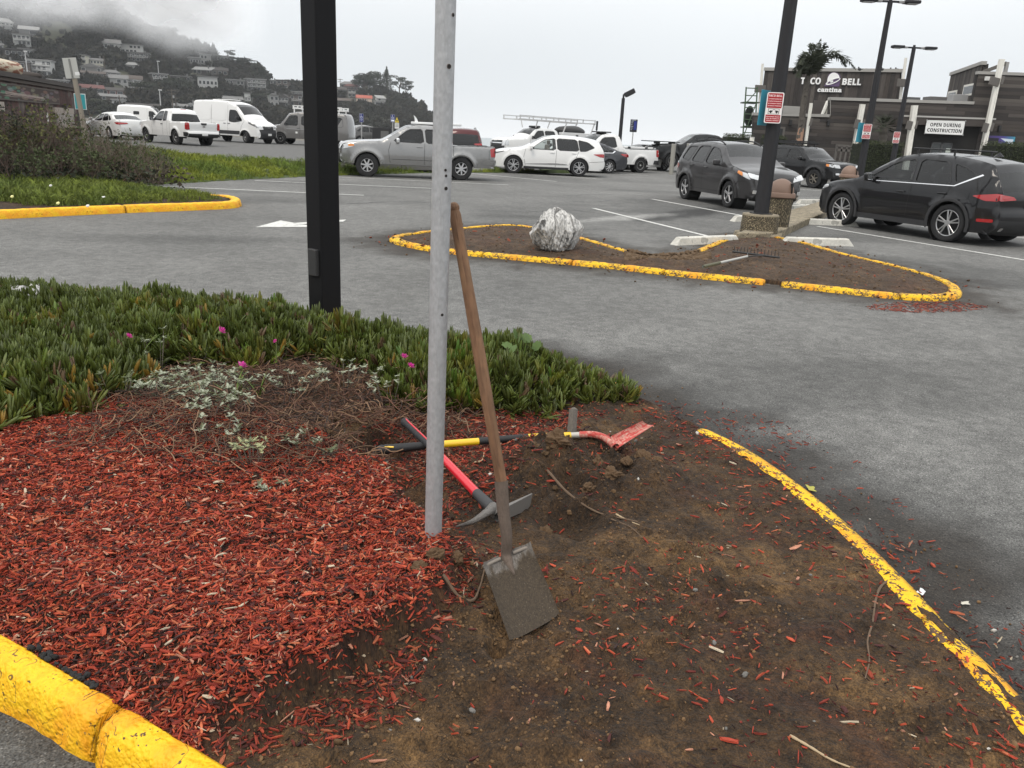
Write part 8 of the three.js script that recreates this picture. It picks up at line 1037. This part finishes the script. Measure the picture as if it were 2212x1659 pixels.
// old stake
{const a=G(1234,948,0.12),o=thing('wooden_stake','short weathered wooden stake sticking up by the trench shovel','stake',[a.x,0.05,a.z]),g=new THREE.CylinderGeometry(0.021,0.026,0.24,9,8);const p=g.attributes.position;for(let i=0;i<p.count;i++){const x=p.getX(i),y=p.getY(i),z=p.getZ(i),k=1+0.35*(n3(x*60,y*5,z*60,5)-0.5);p.setXYZ(i,x*k,y+(y>0.1?0.035*(n3(x*90,1,z*90,8)-0.6):0),z*k*0.85);}g.computeVertexNormals();g.translate(0,0.12,0);part('stake',g,mat([0.42,0.38,0.33],0.95,{map:galvMap,bumpMap:kBump,bumpScale:0.004}),o);}
// roots and stray sticks on the earth
const rootM=mat([0.135,0.09,0.058],0.95),rootP=mat([0.42,0.32,0.2],0.9);
for(const[pts,r,m,label]of[
[[[1933,1238],[1905,1262],[1893,1290],[1885,1345],[1874,1385],[1878,1425],[1868,1470]],0.0045,rootM,'long thin root lying across the earth toward the right kerb'],[[[1180,1040],[1230,1075],[1290,1100],[1340,1118],[1378,1125]],0.006,rootM,'dark root running from the earth mound'],[[[1330,1112],[1356,1120],[1382,1131]],0.004,rootP,'pale broken root tip on the earth'],[[[955,1296],[990,1300],[1018,1298],[1036,1266],[1046,1240]],0.006,rootM,'twisted brown root left of the shovel blade'],[[[1708,1582],[1750,1608],[1800,1632],[1870,1662]],0.004,rootP,'thin pale stick at the bottom right of the bed'],[[[1025,1004],[1040,1010],[1046,985]],0.004,rootP,'curled pale rootlet by the pole'],[[[1320,1120],[1362,1140],[1388,1162]],0.003,rootM,'fine rootlet on the bare earth'],[[[640,950],[700,942],[760,930]],0.012,rootM,'thick root stub at the edge of the hole']]){const o=thing('root',label,'root');part('root',taperTube(pts.map(([x,y])=>{const p=G(x,y,0.12);return V3(p.x,soilTop(p.x,p.z)+r*0.7+0.004*R8(),p.z);}),t=>r*(1.05-0.6*t)*(0.85+0.3*Math.abs(Math.sin(t*23))),40,7),m,o);}
// magenta ice plant flowers
const petM=mat([0.62,0.035,0.33],0.6,{}),budM=mat([0.10,0.13,0.03],0.7),yelM=mat([0.72,0.55,0.10],0.8);
function flower(px,py,s,y,tilt,label){
const a=G(px,py,y),o=thing('ice_plant_flower',label,'flower',[a.x,a.y,a.z],R8()*6,'ice plant flowers'),r=rng(px),n=34,petals=[];delete o.userData.group;const head=new THREE.Group();for(let i=0;i<n;i++){const az=i/n*6.283*2+r()*0.2,el=0.35+0.75*(i<n/2?0.3:1)*(0.7+0.5*r()),L=0.026*s*(0.85+0.3*r());const g=new THREE.BoxGeometry(0.0028*s,L,0.0008);g.translate(0,L/2+0.006*s,0);g.applyMatrix4(new THREE.Matrix4().makeRotationY(az).multiply(new THREE.Matrix4().makeRotationX(1.45-el)));petals.push(g);}
const pg=mg(petals);pg.rotateX(tilt);part('petals',pg,petM,o);const c=new THREE.SphereGeometry(0.0075*s,12,8).scale(1,0.6,1);c.translate(0,0.008*s,0);c.rotateX(tilt);part('flower_centre',c,yelM,o);part('calyx',new THREE.SphereGeometry(0.010*s,10,8).scale(1,1.1,1).translate(0,-0.004,0),budM,o);part('stem',rod(V3(0,0,0),V3(0.01,-0.12,0.01),0.003,0.004,6),budM,o);
}
flower(475,718,1.15,0.36,0.9,'magenta ice plant flower highest in the mat, left of the black post');flower(276,729,0.8,0.36,0.7,'small magenta flower farthest left in the ice plant');flower(597,738,0.55,0.36,0.9,'half closed pink flower between the mat top and the black post');flower(520,793,1.1,0.33,1.0,'magenta flower just above the silver leaved plant');flower(872,775,1.05,0.33,0.3,'upper of two magenta flowers left of the galvanised pole');flower(885,794,0.9,0.31,0.5,'lower of two magenta flowers left of the galvanised pole');flower(357,695,0.4,0.36,0.3,'tiny closed pink bud deep in the ice plant');
// silver leaved plants: lobed woolly leaves on thin stems
function silverLeaf(r){const s=new THREE.Shape();s.moveTo(0,0);const L=1;for(let i=0;i<4;i++){const y=0.2+i*0.2,w=0.30*(1-i*0.12);s.lineTo(0.05,y-0.05);s.lineTo(w,y+0.10);s.lineTo(w*0.85,y+0.17);s.lineTo(0.05,y+0.06);}s.lineTo(0,L);for(let i=3;i>=0;i--){const y=0.2+i*0.2,w=0.30*(1-i*0.12);s.lineTo(-0.05,y+0.06);s.lineTo(-w*0.85,y+0.17);s.lineTo(-w,y+0.10);s.lineTo(-0.05,y-0.05);}const g=new THREE.ShapeGeometry(s);const p=g.attributes.position;for(let i=0;i<p.count;i++)p.setZ(i,0.25*p.getY(i)*p.getY(i)-0.5*Math.abs(p.getX(i))*0.4);g.computeVertexNormals();return g;}
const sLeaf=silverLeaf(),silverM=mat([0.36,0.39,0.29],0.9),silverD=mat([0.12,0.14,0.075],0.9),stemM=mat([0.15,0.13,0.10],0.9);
function silverPlant(px,py,rad,n,h,label,m=silverM,ls=0.027){
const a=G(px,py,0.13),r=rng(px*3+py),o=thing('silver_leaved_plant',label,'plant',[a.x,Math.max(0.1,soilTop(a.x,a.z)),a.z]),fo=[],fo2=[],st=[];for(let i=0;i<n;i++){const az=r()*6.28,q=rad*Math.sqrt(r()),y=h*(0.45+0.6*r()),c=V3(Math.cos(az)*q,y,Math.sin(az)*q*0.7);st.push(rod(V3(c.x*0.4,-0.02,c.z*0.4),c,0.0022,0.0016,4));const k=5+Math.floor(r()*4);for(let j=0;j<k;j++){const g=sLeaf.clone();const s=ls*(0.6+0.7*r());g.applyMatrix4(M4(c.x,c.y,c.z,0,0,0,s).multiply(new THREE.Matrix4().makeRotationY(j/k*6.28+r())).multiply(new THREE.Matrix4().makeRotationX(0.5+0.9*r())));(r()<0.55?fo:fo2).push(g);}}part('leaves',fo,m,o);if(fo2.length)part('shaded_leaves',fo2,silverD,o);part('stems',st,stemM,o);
}
silverPlant(450,868,0.26,80,0.2,'biggest silver leaved plant at the front edge of the ice plant');silverPlant(375,885,0.2,60,0.17,'silver leaved plant left of the biggest one');silverPlant(475,925,0.16,40,0.12,'low silver leaved clump below the biggest one');silverPlant(640,850,0.22,24,0.15,'loose silver leaved plant left of the magenta flower pair');silverPlant(745,835,0.26,20,0.14,'sparse silver leaved stems among dead twigs');silverPlant(840,870,0.14,12,0.15,'few silver leaves left of the pole');silverPlant(548,1030,0.09,12,0.12,'small yellowish silver tuft standing in the mulch',mat([0.36,0.38,0.2],0.9));silverPlant(655,995,0.1,9,0.08,'small silver tuft on the mulch near the pole');silverPlant(590,1080,0.08,6,0.05,'lowest silver tuft lying on the red chips');silverPlant(340,800,0.1,7,0.26,'pale silver sprig in the ice plant, left of the big clump');silverPlant(260,890,0.09,6,0.16,'dull silver sprig at the left edge of the dead stems',silverD);silverPlant(715,1010,0.08,5,0.04,'grey withered sprig beside the pole',silverD);silverPlant(480,978,0.12,9,0.1,'lone silver sprig below the low clump');
// grass tufts and a mallow in the ice plant
const bladeM=mat([0.12,0.19,0.03],0.7);
function longGrass(px,py,n,L,label){const a=G(px,py,0.15),r=rng(px),o=thing('grass_tuft',label,'grass',[a.x,Math.max(0.1,soilTop(a.x,a.z)),a.z]);for(let i=0;i<n;i++){const az=r()*6.28,l=L*(0.6+0.6*r()),b=0.3+0.6*r(),pts=[];for(let k=0;k<=7;k++){const t=k/7;pts.push(V3(Math.cos(az)*b*l*t*t,l*(t-0.45*b*t*t*t),Math.sin(az)*b*l*t*t));}const pos=[],idx=[];const s=V3(-Math.sin(az),0,Math.cos(az));pts.forEach((p,k)=>{const w=0.0045*(1-Math.pow(k/7,2)*0.9);pos.push(p.x-s.x*w,p.y,p.z-s.z*w,p.x+s.x*w,p.y,p.z+s.z*w);if(k){const q=k*2;idx.push(q-2,q-1,q,q-1,q+1,q);}});const g=new THREE.BufferGeometry();g.setAttribute('position',new THREE.Float32BufferAttribute(pos,3));g.setIndex(idx);g.computeVertexNormals();part('blade',g,bladeM,o);}}
longGrass(355,775,16,0.34,'bright green grass tuft in the ice plant, left of the silver clump');longGrass(300,800,9,0.3,'thin grass tuft beside the leftmost magenta flower');longGrass(505,880,14,0.24,'arching grass blades growing through the silver leaved plant');longGrass(560,860,8,0.24,'few grass blades right of the silver clump');
{const a=G(1122,778,0.3),o=thing('mallow_plant','bright green round leaved mallow at the back of the ice plant','plant',[a.x,0.12,a.z]),m=mat([0.075,0.125,0.03],0.75);for(let i=0;i<8;i++){const az=i*2.4,q=0.02+0.1*R8(),y=0.24+0.1*R8(),s=new THREE.Shape();for(let k=0;k<=20;k++){const t=k/20*5.6+0.35,rr=0.034*(1+0.12*Math.cos(k*1.9));k?s.lineTo(Math.sin(t)*rr,-Math.cos(t)*rr):s.moveTo(Math.sin(t)*rr,-Math.cos(t)*rr);}const g=new THREE.ShapeGeometry(s);g.applyMatrix4(M4(Math.cos(az)*q,y,Math.sin(az)*q,-1.1+0.6*(R8()-0.5),az,0,1));const l=part('leaf',g,m,o);part('stalk',rod(V3(0,0,0),V3(Math.cos(az)*q,y,Math.sin(az)*q),0.003,0.002,5),bladeM,l);}}
// litter
for(const[px,py,s,m,label]of[[1990,1279,0.02,[0.7,0.72,0.72],'scrap of white litter on the asphalt past the right kerb'],[2085,1303,0.016,[0.5,0.47,0.4],'pale crumpled scrap on the asphalt'],[1752,1056,0.03,[0.35,0.33,0.05],'yellow green torn leaf by the right kerb']]){const a=G(px,py,0.01),o=thing('litter',label,'litter',[a.x,0.008,a.z],R8()*6);part('scrap',bumpy(new THREE.PlaneGeometry(2,1.2,6,5).rotateX(-Math.PI/2).translate(0,0.4,0),0.5,1.5,3).scale(s,s*0.5,s),mat(m,0.6),o);}
renderer.render(scene,camera);
